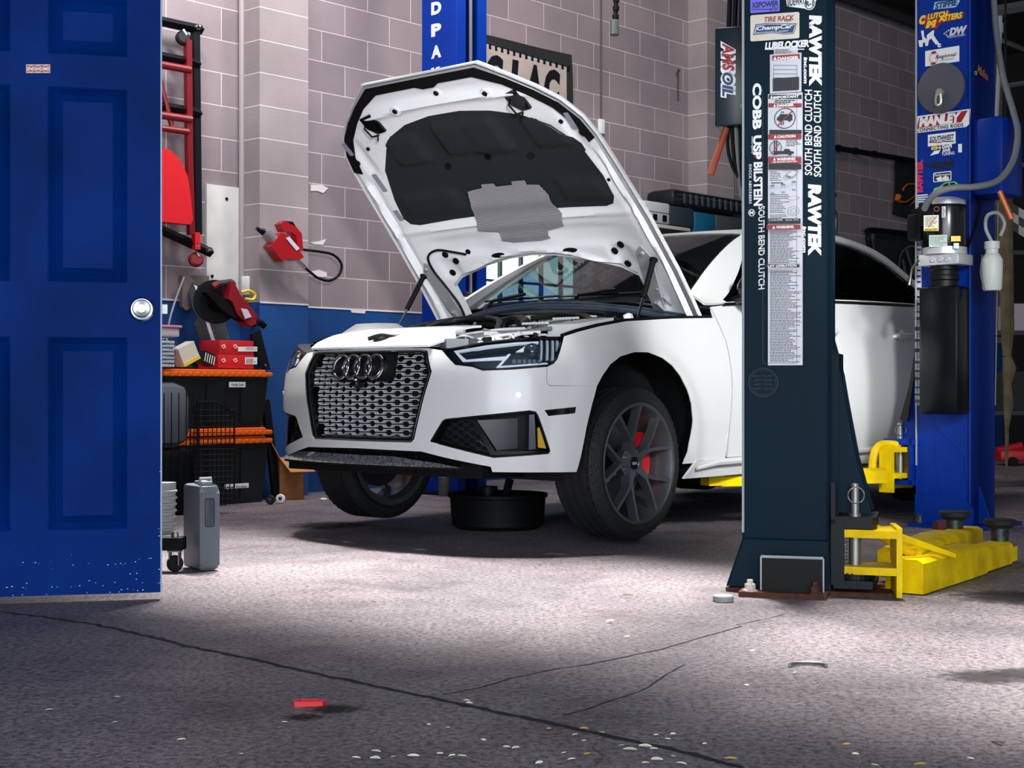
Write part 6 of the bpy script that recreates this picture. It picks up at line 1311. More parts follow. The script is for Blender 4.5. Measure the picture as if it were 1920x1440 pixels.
for k, (P, r) in enumerate((([(1372,236),(1376,290),(1384,330),(1391,345)], .007), ([(1380,236),(1383,300),(1389,360),(1392,372)], .008), ([(1366,236),(1365,280),(1377,320),(1392,335)], .006), ([(1388,236),(1388,300),(1389,345),(1391,352)], .008))):
    bm = NB(); tube(bm, spline([at(x, y, 5.16) for x, y in P], 5), r, 8); wobj('cable', bm, (m_black, mat('grey_cable', '#8d9396', .5), m_black, m_lblk)[k], cb)
bm = NB(); tube(bm, [at(1362, 240, 5.15), at(1332, 328, 5.15)], .012, 10); wobj('orange_lever', bm, mat('orange_brown_rod', '#8c3a1e', .5), cb)
# ---- cases on a shelf behind the car
m_shf = mat('shelf_steel', '#20262a', .5, .3)
off = .42; sA = wall(1180, 430, off)[0]; sB = sA+1.9; zS = wall(1230, 430, off)[1]
sh = thing('storage_rack', 'dark steel storage rack against the wall behind the car roof', 'rack', wp((sA+sB)/2, 0, .3))
bm = NB(); box(bm, sA, sB, -.52, -.04, zS-.04, zS, WROT); wobj('rack_shelf', bm, m_shf, sh)
bm = NB(); box(bm, sA, sB, -.52, -.04, .9, .94, WROT); wobj('rack_shelf', bm, m_shf, sh)
for s_ in (sA+.02, sB-.06):
    for o_ in (-.52, -.08): bm = NB(); box(bm, s_, s_+.04, o_, o_+.04, 0, zS, WROT); wobj('rack_post', bm, m_shf, sh)
def case(name, label, px0, px1, py0, py1, dpt, m, off=.40, z0=None, z1=None, cat='case', bev=.015, group=None):
    s0, z1_ = wall(px0, py0, off); s1, _z = wall(px1, py0, off); z0_ = wall(px0, py1, off)[1]
    z0 = z0_ if z0 is None else z0; z1 = z1_ if z1 is None else z1
    t = thing(name, label, cat, wp((s0+s1)/2, z0, off-dpt/2)); bm = NB(); box(bm, s0, s1, -off, -off+dpt, z0, z1, WROT, bev=bev); wobj('case_body', bm, m, t); return t, (s0, s1, z0, z1)
m_lgc, m_dgc = mat('light_grey_case', '#c3c9cc', .45), mat('dark_grey_case', '#2c3a42', .45)
zA = zS+.001; z_a = wall(1230, 418, .4)[1]; z_b = wall(1230, 392, .4)[1]
t, q = case('flat_box', 'flat pale cardboard box lying on the rack under the white case', 1218, 1296, 414, 426, .25, mat('pale_box', '#b9b3ad', .7), z0=zA, z1=z_a-.002, cat='box')
s0, s1, a_, b_ = q
t, q = case('tool_case', 'light grey tool case with black latches lying on the rack behind the hood', 1210, 1256, 390, 416, .3, m_lgc, z0=z_a, z1=z_b+.06)
bm = NB()
for s_ in (q[0]+.10, q[1]-.10): box(bm, s_, s_+.05, -.406, -.40, q[2]+.02, q[2]+.07, WROT)
box(bm, q[0], q[1], -.402, -.399, (q[2]+q[3])/2, (q[2]+q[3])/2+.004, WROT); wobj('case_latch', bm, m_black, t)
t, q = case('tool_case', 'dark slate tool case beside the light grey one on the rack', 1257, 1302, 392, 422, .3, m_dgc, z0=z_a, z1=z_b+.05)
t, q = case('tool_case', 'small blue plastic case on the rack behind the windscreen', 1303, 1342, 395, 423, .25, mat('blue_case', '#0f5d80', .4), z0=z_a if False else zA, z1=z_b+.03)
t, q = case('tool_case', 'dark grey case beside the blue one on the rack next to the nearest column', 1343, 1400, 398, 423, .25, mat('grey_green_case', '#3b4448', .5), z0=zA, z1=z_b+.03)
zc = z_b+.055
t, q = case('tool_case', 'big black ribbed tool case lying on top of the smaller cases', 1264, 1420, 352, 392, .30, mat('black_ribbed_case', '#0f171c', .35), off=.36, z0=zc, cat='case', bev=.05)
bm = NB(); s0, s1, z0, z1 = q
for k in range(12): s_ = s0+.12+k*.085; box(bm, s_, s_+.04, -.372, -.36, z0+.03, z1-.03, WROT, bev=.008)
box(bm, s0+.05, s1-.05, -.366, -.359, (z0+z1)/2+.02, (z0+z1)/2+.03, WROT); wobj('case_ribs', bm, mat('rib_grey', '#38434a', .35), t)
# ------------------------------------------------------------------ totes against the wall
m_tote, m_olid = mat('tote_black', '#0d171b', .4), mat('lid_orange', '#ee6a14', .45)
TR = fl(506, 941); sT = (TR-W0).dot(WD); oT = (TR-W0).dot(WN); TM_ = Matrix.Translation((TR.x, TR.y, 0)) @ WROT.to_3x3().to_4x4()
def tote(label, z0, z1, L, lids):
    t = thing('storage_tote', label, 'tote', (TM_ @ Vector((-.38, .22, z0)))[:] if False else tuple(TM_ @ Vector((-.38, .22, z0))), group=None)
    bm = NB(); zb2 = z1-.05*lids
    A = [(-.72, .03), (-.035, .03), (-.035, .38), (-.72, .38)]; B = [(-.745, .005), (-.01, .005), (-.01, .405), (-.745, .405)]
    va = [bm.verts.new(TM_ @ Vector((x, y, z0+.002))) for x, y in A]; vb = [bm.verts.new(TM_ @ Vector((x, y, zb2))) for x, y in B]
    for k in range(4): bm.faces.new((va[k], va[(k+1) % 4], vb[(k+1) % 4], vb[k]))
    bm.faces.new(va[::-1]); bm.faces.new(vb); 
    for x in (-.62, -.40, -.155): prism(bm, [(x-.05, z0+.03), (x+.05, z0+.03), (x+.058, zb2-.03), (x-.058, zb2-.03)], lambda u, v: TM_ @ Vector((u, .0+.020*(1-(v-z0)/(zb2-z0)), v)), .02)
    wobj('tote_body', bm, m_tote, t)
    for k in range(lids):
        z = zb2+.05*k; bm = NB(); box(bm, -.765, .012, -.015, .425, z+.002, z+.030, TM_, bev=.008); box(bm, -.74, -.02, .01, .40, z+.028, z+.045, TM_, bev=.008)
        for x in range(14): box(bm, -.72+x*.05, -.70+x*.05, -.020, -.012, z+.004, z+.028, TM_)
        wobj('tote_lid', bm, m_olid, t)
    return t
zb1 = .345
t1 = tote('lower black storage tote with two orange lids standing on the floor', 0, .455, .76, 2)
t2 = tote('upper black storage tote with an orange lid, stacked on the lower tote', .456, .80, .76, 1)
TF = Face(TM_ @ Vector((0, -.004, 0)), WD)
for (par, x0, y0, x1, y1, txt, ll) in ((t2, 429, 716, 460, 726, 'Honda Subie', 'upper paper label'), (t1, 421, 908, 466, 917, 'Parts Kanban', 'paper label reading Parts Kanban')):
    s = Sheet('paper_label', TF, par, ll); s.rect(i_wht, x0, y0, x1, y1); s.text(i_blk, txt, x0+4, y0+2, x1-3, y1-2, shear=.3); s.done()
# things on the totes
TZ = .802
def tm(x, y, z=TZ): return TM_ @ Vector((x, y, z))
m_rbox = mat('red_carton', '#d01f26', .5)
for k, (label, z0, yy) in enumerate((('lower red carton of the two stacked on the orange-lidded tote', TZ, 0), ('upper red carton of the two stacked on the tote', TZ+.084, 0))):
    t = thing('parts_carton', label, 'carton', tuple(tm(-.15, .12, z0)), group='red parts cartons on the tote'); bm = NB(); box(bm, -.335+.01*k, -.075, .06, .26, z0, z0+.082, TM_, bev=.002); wobj('carton_body', bm, m_rbox, t)
    Fc = Face(tm(0, .058, 0), WD); s = Sheet('carton_print', Fc, t, 'white printed label and marks'); a = (457, 683, 0) 
    yb = 692-26*(k); s.quad(i_wht, 459, yb-22, 482, yb-9) if not k else s.quad(i_wht, 446, yb-16, 482, yb-7)
    s.lines(i_lin, 461, yb-20 if not k else yb-15, 480, yb-10, 4, 4+k, .4)
    for x in (436, 414): s.poly(i_wht, [(x,yb-18),(x+6,yb-21),(x+9,yb-15),(x+4,yb-12)]); s.poly(m_rbox, [(x+2,yb-17),(x+5,yb-19),(x+7,yb-15),(x+4,yb-14)])
    s.done()
t = thing('white_carton', 'white and yellow carton leaning on the dark cloth on the tote', 'carton', tuple(tm(-.50, .1))); bm = NB(); box(bm, -.06, .06, -.04, .04, .0, .11, TM_ @ Matrix.Translation((-.53, .08, TZ+.03)) @ Matrix.Rotation(R(-25), 4, 'Y')); wobj('carton_body', bm, mat('cream_carton', '#dcd8c8', .6), t); bm = NB(); box(bm, -.061, .061, -.042, -.04, .0, .02, TM_ @ Matrix.Translation((-.53, .08, TZ+.03)) @ Matrix.Rotation(R(-25), 4, 'Y')); wobj('yellow_band', bm, i_yel, t)
t = thing('striped_carton', 'small black and white striped carton beside the red cartons', 'carton', tuple(tm(-.40, .1))); SM_ = TM_ @ Matrix.Translation((-.425, .07, TZ+.022)) @ Matrix.Rotation(R(20), 4, 'Y') @ Matrix.Diagonal((.75, 1, 1, 1)); bm = NB(); box(bm, -.055, .055, -.03, .05, 0, .07, SM_); wobj('carton_body', bm, i_blk, t)
bm = NB()
for k in range(5): prism(bm, [(-.05+.022*k, .06), (-.042+.022*k, .06), (-.032+.022*k, .01), (-.040+.022*k, .01)], lambda u, v: SM_ @ Vector((u, -.032, v)), .001)
wobj('carton_stripes', bm, i_wht, t)
bm = NB(); rn = random.Random(8)
for k in range(6): lathe(bm, [(0, .03), (.05, .022), (.07, 0), (.06, -.004), (0, -.004)], 12, Matrix.Translation(tm(-.66+.04*k, .24+.02*(k % 2), TZ+.005)) @ Matrix.Rotation(rn.random()*3, 4, 'Z') @ Matrix.Diagonal((1.2, .8, 1, 1)))
tag(obj('dark_cloth', bm, mat('dark_fabric', '#15191c', .9, bump=.4)), 'crumpled dark cloth lying on the upper tote behind the cartons', 'cloth')
t = thing('paper_roll_bag', 'clear plastic bag of papers at the left end of the tote lid beside the door', 'bag', tuple(tm(-.72, .05))); bm = NB()
for k in range(7): box(bm, -.06, .05, -.05, .05, .002+.022*k, .018+.022*k, TM_ @ Matrix.Translation((-.745, .03, TZ)) @ Matrix.Rotation(R(4*(-1)**k), 4, 'Z'), bev=.004)
wobj('paper_stack', bm, mat('paper_white', '#cfd4d8', .8), t); bm = NB(); lathe(bm, [(.05, .0), (.085, .02), (.10, .09), (.08, .15), (.06, .17)], 14, TM_ @ Matrix.Translation((-.745, .03, TZ)) @ Matrix.Diagonal((.9, .7, 1, 1))); wobj('plastic_film', bm, glass('plastic_film', (.85, .87, .9), .2), t)
t = thing('pink_lid_tub', 'shallow tub with a pink lid on top of the bag beside the door', 'tub', tuple(tm(-.72, .05, TZ+.175))); bm = NB(); box(bm, -.08, .08, -.05, .05, .0, .05, TM_ @ Matrix.Translation((-.74, .03, TZ+.173)), bev=.01); wobj('tub_body', bm, mat('pale_tub', '#d7c8cc', .5), t); bm = NB(); box(bm, -.09, .09, -.06, .06, .052, .066, TM_ @ Matrix.Translation((-.74, .03, TZ+.173)), bev=.004); wobj('tub_lid', bm, mat('pink_lid', '#e08aa4', .5), t)
# leaning sheets and the cut-off saw
def lean(name, label, P, off, th, m, cat, tilt=0):
    bm = NB(); prism(bm, [wall(*p, off) for p in P], lambda u, v: wp(u, v, off+tilt*(v-1.2)), th); o = obj(name, bm, m); return tag(o, label, cat)
t = lean('plywood_offcut', 'grey weathered plywood offcut leaning on the wall behind the saw', [(342,516),(392,517),(392,560),(350,582),(342,575)], .10, .03, mat('weathered_ply', '#6f6461', .8, noise=.3), 'board')
lo = thing('steel_guard_plate', 'dark steel plate with a white stripe leaning behind the red cartons', 'plate', wp(*wall(385, 600, .2), .2)); bm = NB(); prism(bm, [wall(*p, .13) for p in ((362,529),(374,535),(416,583),(436,650),(436,686),(400,686),(385,680),(376,640),(366,610),(371,596),(360,575),(355,550))], lambda u, v: wp(u, v, .13), .012); wobj('plate_body', bm, mat('slate_plate', '#4e5257', .5, .3), lo)
bm = NB(); prism(bm, [wall(*p, .134) for p in ((364,534),(369,536),(404,640),(398,642))], lambda u, v: wp(u, v, .134), .003); wobj('plate_stripe', bm, i_wht, lo)
sw_ = thing('cutoff_saw', 'red handheld cut-off saw with a dark disc leaning above the red cartons', 'saw', wp(*wall(430, 590, .25), .25)); SO = .30; Q = lambda px, py, o_=SO: wp(*wall(px, py, o_), o_)
bm = NB(); lathe(bm, [(0, .006), (.155, .006), (.155, -.006), (0, -.006)], 36, Matrix.Translation(Q(404, 566, .26)) @ WN.to_track_quat('Z', 'Y').to_matrix().to_4x4() @ Matrix.Diagonal((1, .85, 1, 1)))
di = wobj('saw_disc', bm, mat('disc_dark', '#22282c', .4, .5), sw_); bm = NB(); lathe(bm, [(0, .014), (.06, .012), (.065, 0)], 20, Matrix.Translation(Q(404, 566, .265)) @ WN.to_track_quat('Z', 'Y').to_matrix().to_4x4()); wobj('disc_flange', bm, m_blk, di)
bm = NB(); prism(bm, [wall(*p, .33) for p in ((386,548),(400,545),(424,560),(468,598),(488,606),(480,612),(440,596),(416,580))], lambda u, v: wp(u, v, .33), .05); wobj('saw_guard', bm, m_matte, sw_)
bm = NB(); prism(bm, [wall(*p, .34) for p in ((432,527),(440,530),(452,555),(462,566),(482,590),(480,608),(470,612),(446,590),(436,566),(428,560),(431,545))], lambda u, v: wp(u, v, .34), .09); wobj('saw_body', bm, mat('saw_red', '#8e1722', .4), sw_)
bm = NB(); tube(bm, spline([Q(398,537), Q(408,532), Q(422,530), Q(434,529), Q(438,535)], 4), .018, 8); wobj('saw_handle', bm, mat('grip_grey', '#383c42', .6), sw_); bm = NB(); tube(bm, [Q(398,538), Q(406,533)], .02, 8); wobj('handle_end', bm, mat('saw_red'), sw_)
bm = NB(); prism(bm, [wall(*p, .352) for p in ((452,578),(464,580),(472,594),(460,598))], lambda u, v: wp(u, v, .352), .006); tl = wobj('saw_label', bm, i_lgt, sw_); bm = NB(); tube(bm, [Q(470,600), Q(490,606), Q(496,612)], .02, 8); wobj('rear_grip', bm, m_black, sw_)
bm = NB(); M_ = Matrix.Translation(Q(471, 536, .1)) @ WROT.to_3x3().to_4x4(); box(bm, -.035, .035, 0, .06, -.06, .06, M_, bev=.01); tag(obj('outlet_box', bm, i_wht), 'small white outlet box on the wall above the cut-off saw', 'outlet')
bm = NB(); tube(bm, spline([Q(452,548,.2), Q(466,545,.2), Q(478,552,.2), Q(474,562,.2), Q(460,560,.2)], 4), .010, 6); tag(obj('yellow_wire', bm, i_yel), 'short yellow wire coiled under the white outlet box', 'cord')
bm = NB(); tube(bm, spline([Q(345,520,.12), Q(330,560,.14), Q(318,600,.2), Q(312,640,.2)], 4), .006, 6); tag(obj('loose_wire', bm, mat('grey_cable')), 'thin grey cord hanging from the plywood offcut', 'cord')
# leaning bars right of the totes
def barp(name, label, a, b, w, off0, off1, m, cat='bar'):
    A = W(*a, off0); B = W(*b, off1); D_ = (B-A).normalized(); bm = NB(); S_ = (WD-D_*WD.dot(D_)).normalized(); N_ = S_.cross(D_)
    vs = [bm.verts.new(p+S_*sx*w/2+N_*sy*.012) for p in (A, B) for sx, sy in ((-1,-1),(1,-1),(1,1),(-1,1))]
    for k in range(4): bm.faces.new((vs[k], vs[(k+1) % 4], vs[4+(k+1) % 4], vs[4+k]))
    bm.faces.new(vs[:4][::-1]); bm.faces.new(vs[4:]); return tag(obj(name, bm, m), label, cat)
m_bar = mat('dark_bar', '#1c2125', .45, .4)
def on_floor(px, py): return fl(px, py)
def fbar(name, label, top, foot, w, m, off):
    A = W(*top, off); B = fl(*foot); D_ = (B-A).normalized(); bm = NB(); S_ = (WD-D_*WD.dot(D_)).normalized(); N_ = S_.cross(D_)
    vs = [bm.verts.new(p+S_*sx*w/2+N_*sy*.012) for p in (A, B) for sx, sy in ((-1,-1),(1,-1),(1,1),(-1,1))]
    for k in range(4): bm.faces.new((vs[k], vs[(k+1) % 4], vs[4+(k+1) % 4], vs[4+k]))
    bm.faces.new(vs[:4][::-1]); bm.faces.new(vs[4:]); t_ = thing(name, label, 'bar', B); wobj('bar_body', bm, m, t_); return t_, A, B
t_, A, B = fbar('ramp_rail', 'long dark steel rail leaning diagonally against the wall right of the red cartons', (478, 622), (556, 927), .07, m_bar, .22)
bm = NB(); lp_ = A.lerp(B, .42); 
for k in range(5): lathe(bm, [(0, .006), (.008, .004), (.010, 0)], 8, Matrix.Translation(A.lerp(B, .2+.15*k)+WN*.02) @ WN.to_track_quat('Z', 'Y').to_matrix().to_4x4())
wobj('rail_bolt', bm, m_bolt, t_)
t_, A, B = fbar('floor_creeper_bar', 'narrow black bar with small wheels standing on end beside the totes', (497, 750), (519, 938), .055, m_matte, .3)
for x, y, w__ in ((507, 936, m_dark), (526, 934, i_wht)):
    bm = NB(); c = fl(x, y+1, .03); lathe(bm, [(0, .012), (.022, .012), (.028, .006), (.028, -.006), (.022, -.012), (0, -.012)], 18, Matrix.Translation(c) @ Matrix.Rotation(R(80), 4, 'X')); wh_ = wobj('bar_wheel', bm, w__, t_); bm = NB(); lathe(bm, [(0, .016), (.011, .016), (.011, -.016), (0, -.016)], 12, Matrix.Translation(c) @ Matrix.Rotation(R(80), 4, 'X')); wobj('wheel_hub', bm, m_blk, wh_)
bm = NB(); tube(bm, [W(514, 700, .03), W(600, 702, .03)], .03, 8); tag(obj('wall_rail', bm, mat('bright_pipe', '#9aa4ac', .3, .6)), 'bright horizontal pipe low on the blue wall left of the car nose', 'pipe')
# open cardboard box
m_card = mat('cardboard', '#a06a3a', .85, noise=.2, nscale=20)
BX = fl(524, 938); CM_ = Matrix.Translation(BX) @ Matrix.Rotation(R(24), 4, 'Z'); t = thing('cardboard_box', 'open brown cardboard box with a flap hanging down beside the totes', 'box', BX)
bm = NB(); w_, d_, h_ = .155, .13, .26
for q in ((0, w_, 0, .004, 0, h_), (0, w_, d_-.004, d_, 0, h_), (0, .004, 0, d_, 0, h_), (w_-.004, w_, 0, d_, 0, h_), (0, w_, 0, d_, .001, .005)): box(bm, *q, M=CM_)
wobj('box_walls', bm, m_card, t)
for P in ([(0, 0, h_), (w_, 0, h_), (w_+.05, -.07, h_-.085), (.05, -.07, h_-.085)], [(0, 0, h_), (0, d_, h_), (-.05, d_-.02, h_+.09), (-.05, .02, h_+.10)]):
    bm = NB(); vs = [CM_ @ Vector(p) for p in P]; a_ = [bm.verts.new(p) for p in vs]; n_ = (vs[1]-vs[0]).cross(vs[3]-vs[0]).normalized()*.004; b_ = [bm.verts.new(p+n_) for p in vs]; bm.faces.new(a_); bm.faces.new(b_[::-1])
    for k in range(4): bm.faces.new((a_[k], b_[k], b_[(k+1) % 4], a_[(k+1) % 4]))
    wobj('box_flap', bm, mat('cardboard_light', '#c78f55', .85), t)
# pet carrier with wire door
PP = fl(300, 968); PM = Matrix.Translation(PP) @ Matrix.Rotation(R(35), 4, 'Z'); t = thing('pet_carrier', 'grey and black pet carrier with its wire door swung open, partly behind the blue door', 'pet carrier', PP)
m_pc = mat('carrier_grey', '#5c626c', .5); 
bm = NB(); box(bm, -.36, .20, -.02, .16, 0, .36, PM, bev=.05); wobj('carrier_base', bm, m_black, t); bm = NB(); box(bm, -.35, .19, -.01, .15, .365, .72, PM, bev=.09); wobj('carrier_top', bm, m_pc, t)
bm = NB(); DM = Matrix.Translation(at(357, 958, 8.05)+Vector((0, 0, .03))) @ Matrix.Rotation(R(18), 4, 'Z'); dw, dh = .235, .56; r_ = .0026
f_ = lambda x: dh-.10*(abs(x/dw-.5)*2)**3*.5
tube(bm, [DM @ Vector(p) for p in ((0, 0, 0), (0, 0, dh-.04), (dw*.25, 0, dh), (dw*.6, 0, dh), (dw, 0, dh-.06), (dw, 0, .03), (dw*.8, 0, 0))], .005, 6, closed=True)
for k in range(1, 10): x = dw*k/10; tube(bm, [DM @ Vector((x, 0, 0)), DM @ Vector((x, 0, f_(x)))], r_, 4)
for k in range(1, 18): z = dh*k/18.5; tube(bm, [DM @ Vector((0, 0, z)), DM @ Vector((dw, 0, z))], r_, 4)
wobj('wire_door', bm, m_matte, t)
bm = NB()
for k in range(12): x = -.28+.46*k/11; tube(bm, [PM @ Vector((x, -.025, .05)), PM @ Vector((x, -.025, .66))], r_, 4)
tube(bm, [PM @ Vector((.20, -.03, .62-.58*k/10)) for k in range(11)], .007, 6); wobj('wire_front', bm, m_matte, t)
# white wire bucket rings beside the carrier
BK = fl(306, 1000); t = thing('ringed_white_pail', 'pale ribbed pail peeking out from behind the blue door', 'pail', BK); bm = NB(); prof = [(0, .0), (.05, .0)]
for k in range(7): prof += [(.052+.001*k, .03*k+.01), (.060+.001*k, .03*k+.015), (.060+.001*k, .03*k+.022), (.053+.001*k, .03*k+.027)]
lathe(bm, prof+[(.06, .24), (0, .24)], 22, Matrix.Translation(BK)); wobj('pail_body', bm, mat('pale_pail', '#aeb3b3', .5), t)
# caster on a black beam
CP_ = fl(328, 1072); t = thing('dolly_caster', 'small swivel caster under a black steel beam end beside the blue door', 'caster', CP_)
bm = NB(); lathe(bm, [(0, .011), (.026, .011), (.031, .006), (.031, -.006), (.026, -.011), (0, -.011)], 20, Matrix.Translation(CP_+Vector((0, 0, .031))) @ Matrix.Rotation(R(90), 4, 'X') @ Matrix.Rotation(R(35), 4, 'Y')); wobj('caster_wheel', bm, m_rubber, t)
bm = NB(); box(bm, -.020, -.015, -.02, .02, .025, .075, Matrix.Translation(CP_)); box(bm, .015, .020, -.02, .02, .025, .075, Matrix.Translation(CP_)); box(bm, -.024, .024, -.022, .022, .075, .08, Matrix.Translation(CP_)); tube(bm, [CP_+Vector((0, 0, .08)), CP_+Vector((0, 0, .14))], .008, 8); lathe(bm, [(0, .15), (.010, .15), (.014, .14), (.014, .13), (0, .13)], 8, Matrix.Translation(CP_)); wobj('caster_fork', bm, m_bolt, t)
bm = NB(); box(bm, -.16, .032, -.03, .05, .082, .128, Matrix.Translation(CP_)); wobj('beam_end', bm, m_matte, t)
# grey blow-moulded tool case
JP = fl(385, 1069); JM = Matrix.Translation(JP) @ Matrix.Rotation(R(35), 4, 'Z') @ Matrix.Diagonal((.72, .9, 1, 1)); t = thing('grey_tool_case', 'grey blow-moulded plastic tool case standing upright on the floor in front of the totes', 'case', JP)
m_jc = mat('case_slate', '#626b74', .42, bump=.1)
bm = NB(); patch(bm, lambda u, v: JM @ Vector((u, -.045+.012*(1 if abs(u) > .105 or v > .30 or v < .02 else 0)-.0, v)), rrect(-.055, .055, .004, .325, .02), [rrect(-.028, .028, .17, .27, .014)], .015, .0)
box(bm, -.055, .055, -.044, .14, .004, .322, JM, bev=.018); wobj('case_shell', bm, m_jc, t)
bm = NB(); box(bm, -.026, .026, -.050, -.040, .165, .272, JM, bev=.008); wobj('case_recess', bm, mat('case_slate_dark', '#3d444c', .5), t)
bm = NB(); box(bm, .0545, .0575, .01, .13, .05, .24, JM); 
wobj('side_panel', bm, m_jc, t)
bm = NB()
for k in range(9): box(bm, .058, .0595, .03, .11, .06+.02*k, .068+.02*k, JM)
wobj('side_print', bm, i_lgt, t)
bm = NB(); box(bm, -.03, .03, -.02, .06, .32, .335, JM, bev=.004); tube(bm, [JM @ Vector(p) for p in ((-.03, 0, .325), (-.03, 0, .345), (.03, 0, .345), (.03, 0, .325))], .007, 6); wobj('case_handle', bm, mat('handle_grey', '#8e949a', .4), t)
# ------------------------------------------------------------------ under and beyond the car
DPc = Vector((-.07, 7.3, 0)); t = thing('oil_drain_tub', 'wide black round drain tub on the floor under the car engine', 'tub', DPc); bm = NB(); lathe(bm, [(0, 0), (.20, 0), (.225, .02), (.235, .15), (.245, .155), (.245, .17), (.225, .17), (.215, .03), (0, .03)], 36, Matrix.Translation(DPc)); wobj('tub_body', bm, m_matte, t)
bm = NB(); tube(bm, [DPc+Vector((-.05, .05, .03)), DPc+Vector((-.05, .05, .20))], .05, 12); tube(bm, [DPc+Vector((.04, -.02, .16)), DPc+Vector((.06, -.02, .24))], .02, 8); wobj('drain_funnel', bm, m_lblk, t)
CY = fl(833, 930); t = thing('grey_bottle', 'dark grey cylindrical bottle standing under the car by the far column foot', 'bottle', CY); bm = NB(); lathe(bm, [(0, 0), (.035, 0), (.038, .01), (.038, .12), (.02, .14), (.02, .155), (0, .155)], 18, Matrix.Translation(CY)); wobj('bottle_body', bm, mat('bottle_grey', '#4b5054', .4), t)
PK = fl(1356, 1128); bm = NB(); lathe(bm, [(0, 0), (.030, 0), (.033, .003), (.033, .018), (.030, .021), (0, .021)], 28, Matrix.Translation(PK)); tag(obj('grey_puck', bm, mat('puck_grey', '#8b8d8c', .7)), 'round grey puck on the floor in front of the nearest column foot', 'puck')
# adapters beside the blue column foot
A0 = fl(1722, 985); t = thing('lift_adapter', 'tall dark threaded lift adapter leaning by the right blue column foot', 'adapter', A0); bm = NB(); a_ = A0+Vector((0, 0, .0)); b_ = a_+Vector((.05, .0, .16)); tube(bm, [a_, a_.lerp(b_, .6), a_.lerp(b_, .61), b_], [.034, .032, .024, .022], 14); wobj('adapter_body', bm, mat('greasy_steel'), t); bm = NB(); tube(bm, [b_, b_+(b_-a_).normalized()*.03], .022, 14); wobj('adapter_top', bm, m_rust, t)
A1 = fl(1762, 1000, .0); bm = NB(); tube(bm, [A1+Vector((-.02, 0, .03)), A1+Vector((.06, .02, .035))], .03, 14); tag(obj('short_adapter', bm, mat('reddish_steel', '#5a2a2a', .7, .3)), 'short rusty red adapter lying on the floor before the right blue column', 'adapter')
# right edge: bottle, cloth, hose, clutter on shelves
t = thing('white_squeeze_bottle', 'white plastic bottle hung by a wire on the side of the right blue column', 'bottle', at(1860, 500, 7.15)); c = at(1860, 545, 7.12); bm = NB(); lathe(bm, [(0, 0), (.040, 0), (.046, .008), (.050, .10), (.050, .15), (.034, .175), (.030, .18), (.030, .20), (.036, .20), (.036, .235), (0, .235)], 22, Matrix.Translation(c)); wobj('bottle_body', bm, mat('milky_plastic', '#c9cbc8', .45), t)
bm = NB(); tube(bm, spline([c+Vector((0, 0, .23)), c+Vector((-.03, 0, .30)), c+Vector((-.02, 0, .36)), c+Vector((.03, 0, .37)), c+Vector((.06, 0, .32)), c+Vector((.04, 0, .26))], 5), .009, 8); wobj('clear_tube', bm, mat('clear_tube', '#9fa4a2', .3), t)
bm = NB(); tube(bm, spline([c+Vector((-.05, -.01, .17)), c+Vector((-.065, -.03, .08)), c+Vector((-.05, -.05, .0))], 4), .003, 5); wobj('wire_loop', bm, m_bolt, t)
bm = NB(); tube(bm, [at(1872, 345, 7.45), at(1870, 540, 7.45), at(1866, 760, 7.45)], .0035, 6); tag(obj('release_cable', bm, m_bolt), 'thin bright cable hanging straight down beside the white bottle', 'cable')
t = thing('hanging_strap', 'long brown canvas strap hanging from above at the right edge', 'strap', at(1886, 380, 7.9)); bm = NB(); pts = [at(x, y, 7.9) for x, y in ((1886,300),(1886,372),(1887,500),(1889,620),(1888,668))]; tube(bm, pts, [.03,.034,.036,.034,.022], 10); tube(bm, [at(1888,668,7.9), at(1893,690,7.9), at(1889,720,7.9), at(1891,760,7.9), at(1888,800,7.9), at(1887,905,7.9)], [.024,.036,.022,.026,.012,.005], 10); wobj('strap_cloth', bm, mat('canvas_brown', '#5e5239', .9, noise=.45, nscale=12, bump=.4), t)
bm = NB(); tube(bm, [at(1886,300,7.9), at(1885,-60,7.9)], .006, 6); wobj('strap_rope', bm, m_matte, t)
bm = NB(); tube(bm, [at(1874,358,6.9), at(1897,410,6.9)], .013, 10); o_ = obj('copper_rod', bm, mat('copper_rod', '#b5623a', .4, .5)); tag(o_, 'short copper coloured rod slanting at the top of the brown strap', 'rod'); 
bm = NB(); tube(bm, [at(1876,120,7.6), at(1868,60,7.6)], .01, 6); tube(bm, spline([at(1876,30,7.8), at(1874,90,7.8), at(1872,150,7.8), at(1868,230,7.8)], 5), .011, 8); tube(bm, [at(1875,44,7.8), at(1875,62,7.8)], .018, 8); tag(obj('thin_hose', bm, mat('grey_cable')), 'thin grey hose with a coupling hanging behind the conduit at the right', 'hose')
# dark back shelving seen at the right edge
RS = Vector((3.35, 10.2, 0)); t = thing('back_shelving', 'dark shelving in the shadows at the right edge', 'shelving', RS)
for z in (.5, 1.05, 1.6, 2.2): bm = NB(); box(bm, -.15, 1.3, 0, .5, z, z+.03, Matrix.Translation(RS)); wobj('shelf_board', bm, m_shf, t)
for x in (-.15, 1.26): bm = NB(); box(bm, x, x+.04, 0, .04, 0, 2.6, Matrix.Translation(RS)); wobj('shelf_post', bm, m_shf, t)
bm = NB(); box(bm, .13, .42, .1, .45, 1.082, 1.27, Matrix.Translation(RS)); box(bm, .16, .4, .1, .45, .532, 1.0, Matrix.Translation(RS)) if False else None; tag(obj('shelf_carton', bm, mat('pale_mauve_box', '#8d8490', .7)), 'pale mauve carton on the middle dark shelf at the right edge', 'carton')
bm = NB(); box(bm, -.1, .3, .05, .45, .532, .8, Matrix.Translation(RS)); tag(obj('shelf_carton', bm, mat('dark_fabric')), 'dark carton on the lower shelf at the right edge', 'carton')
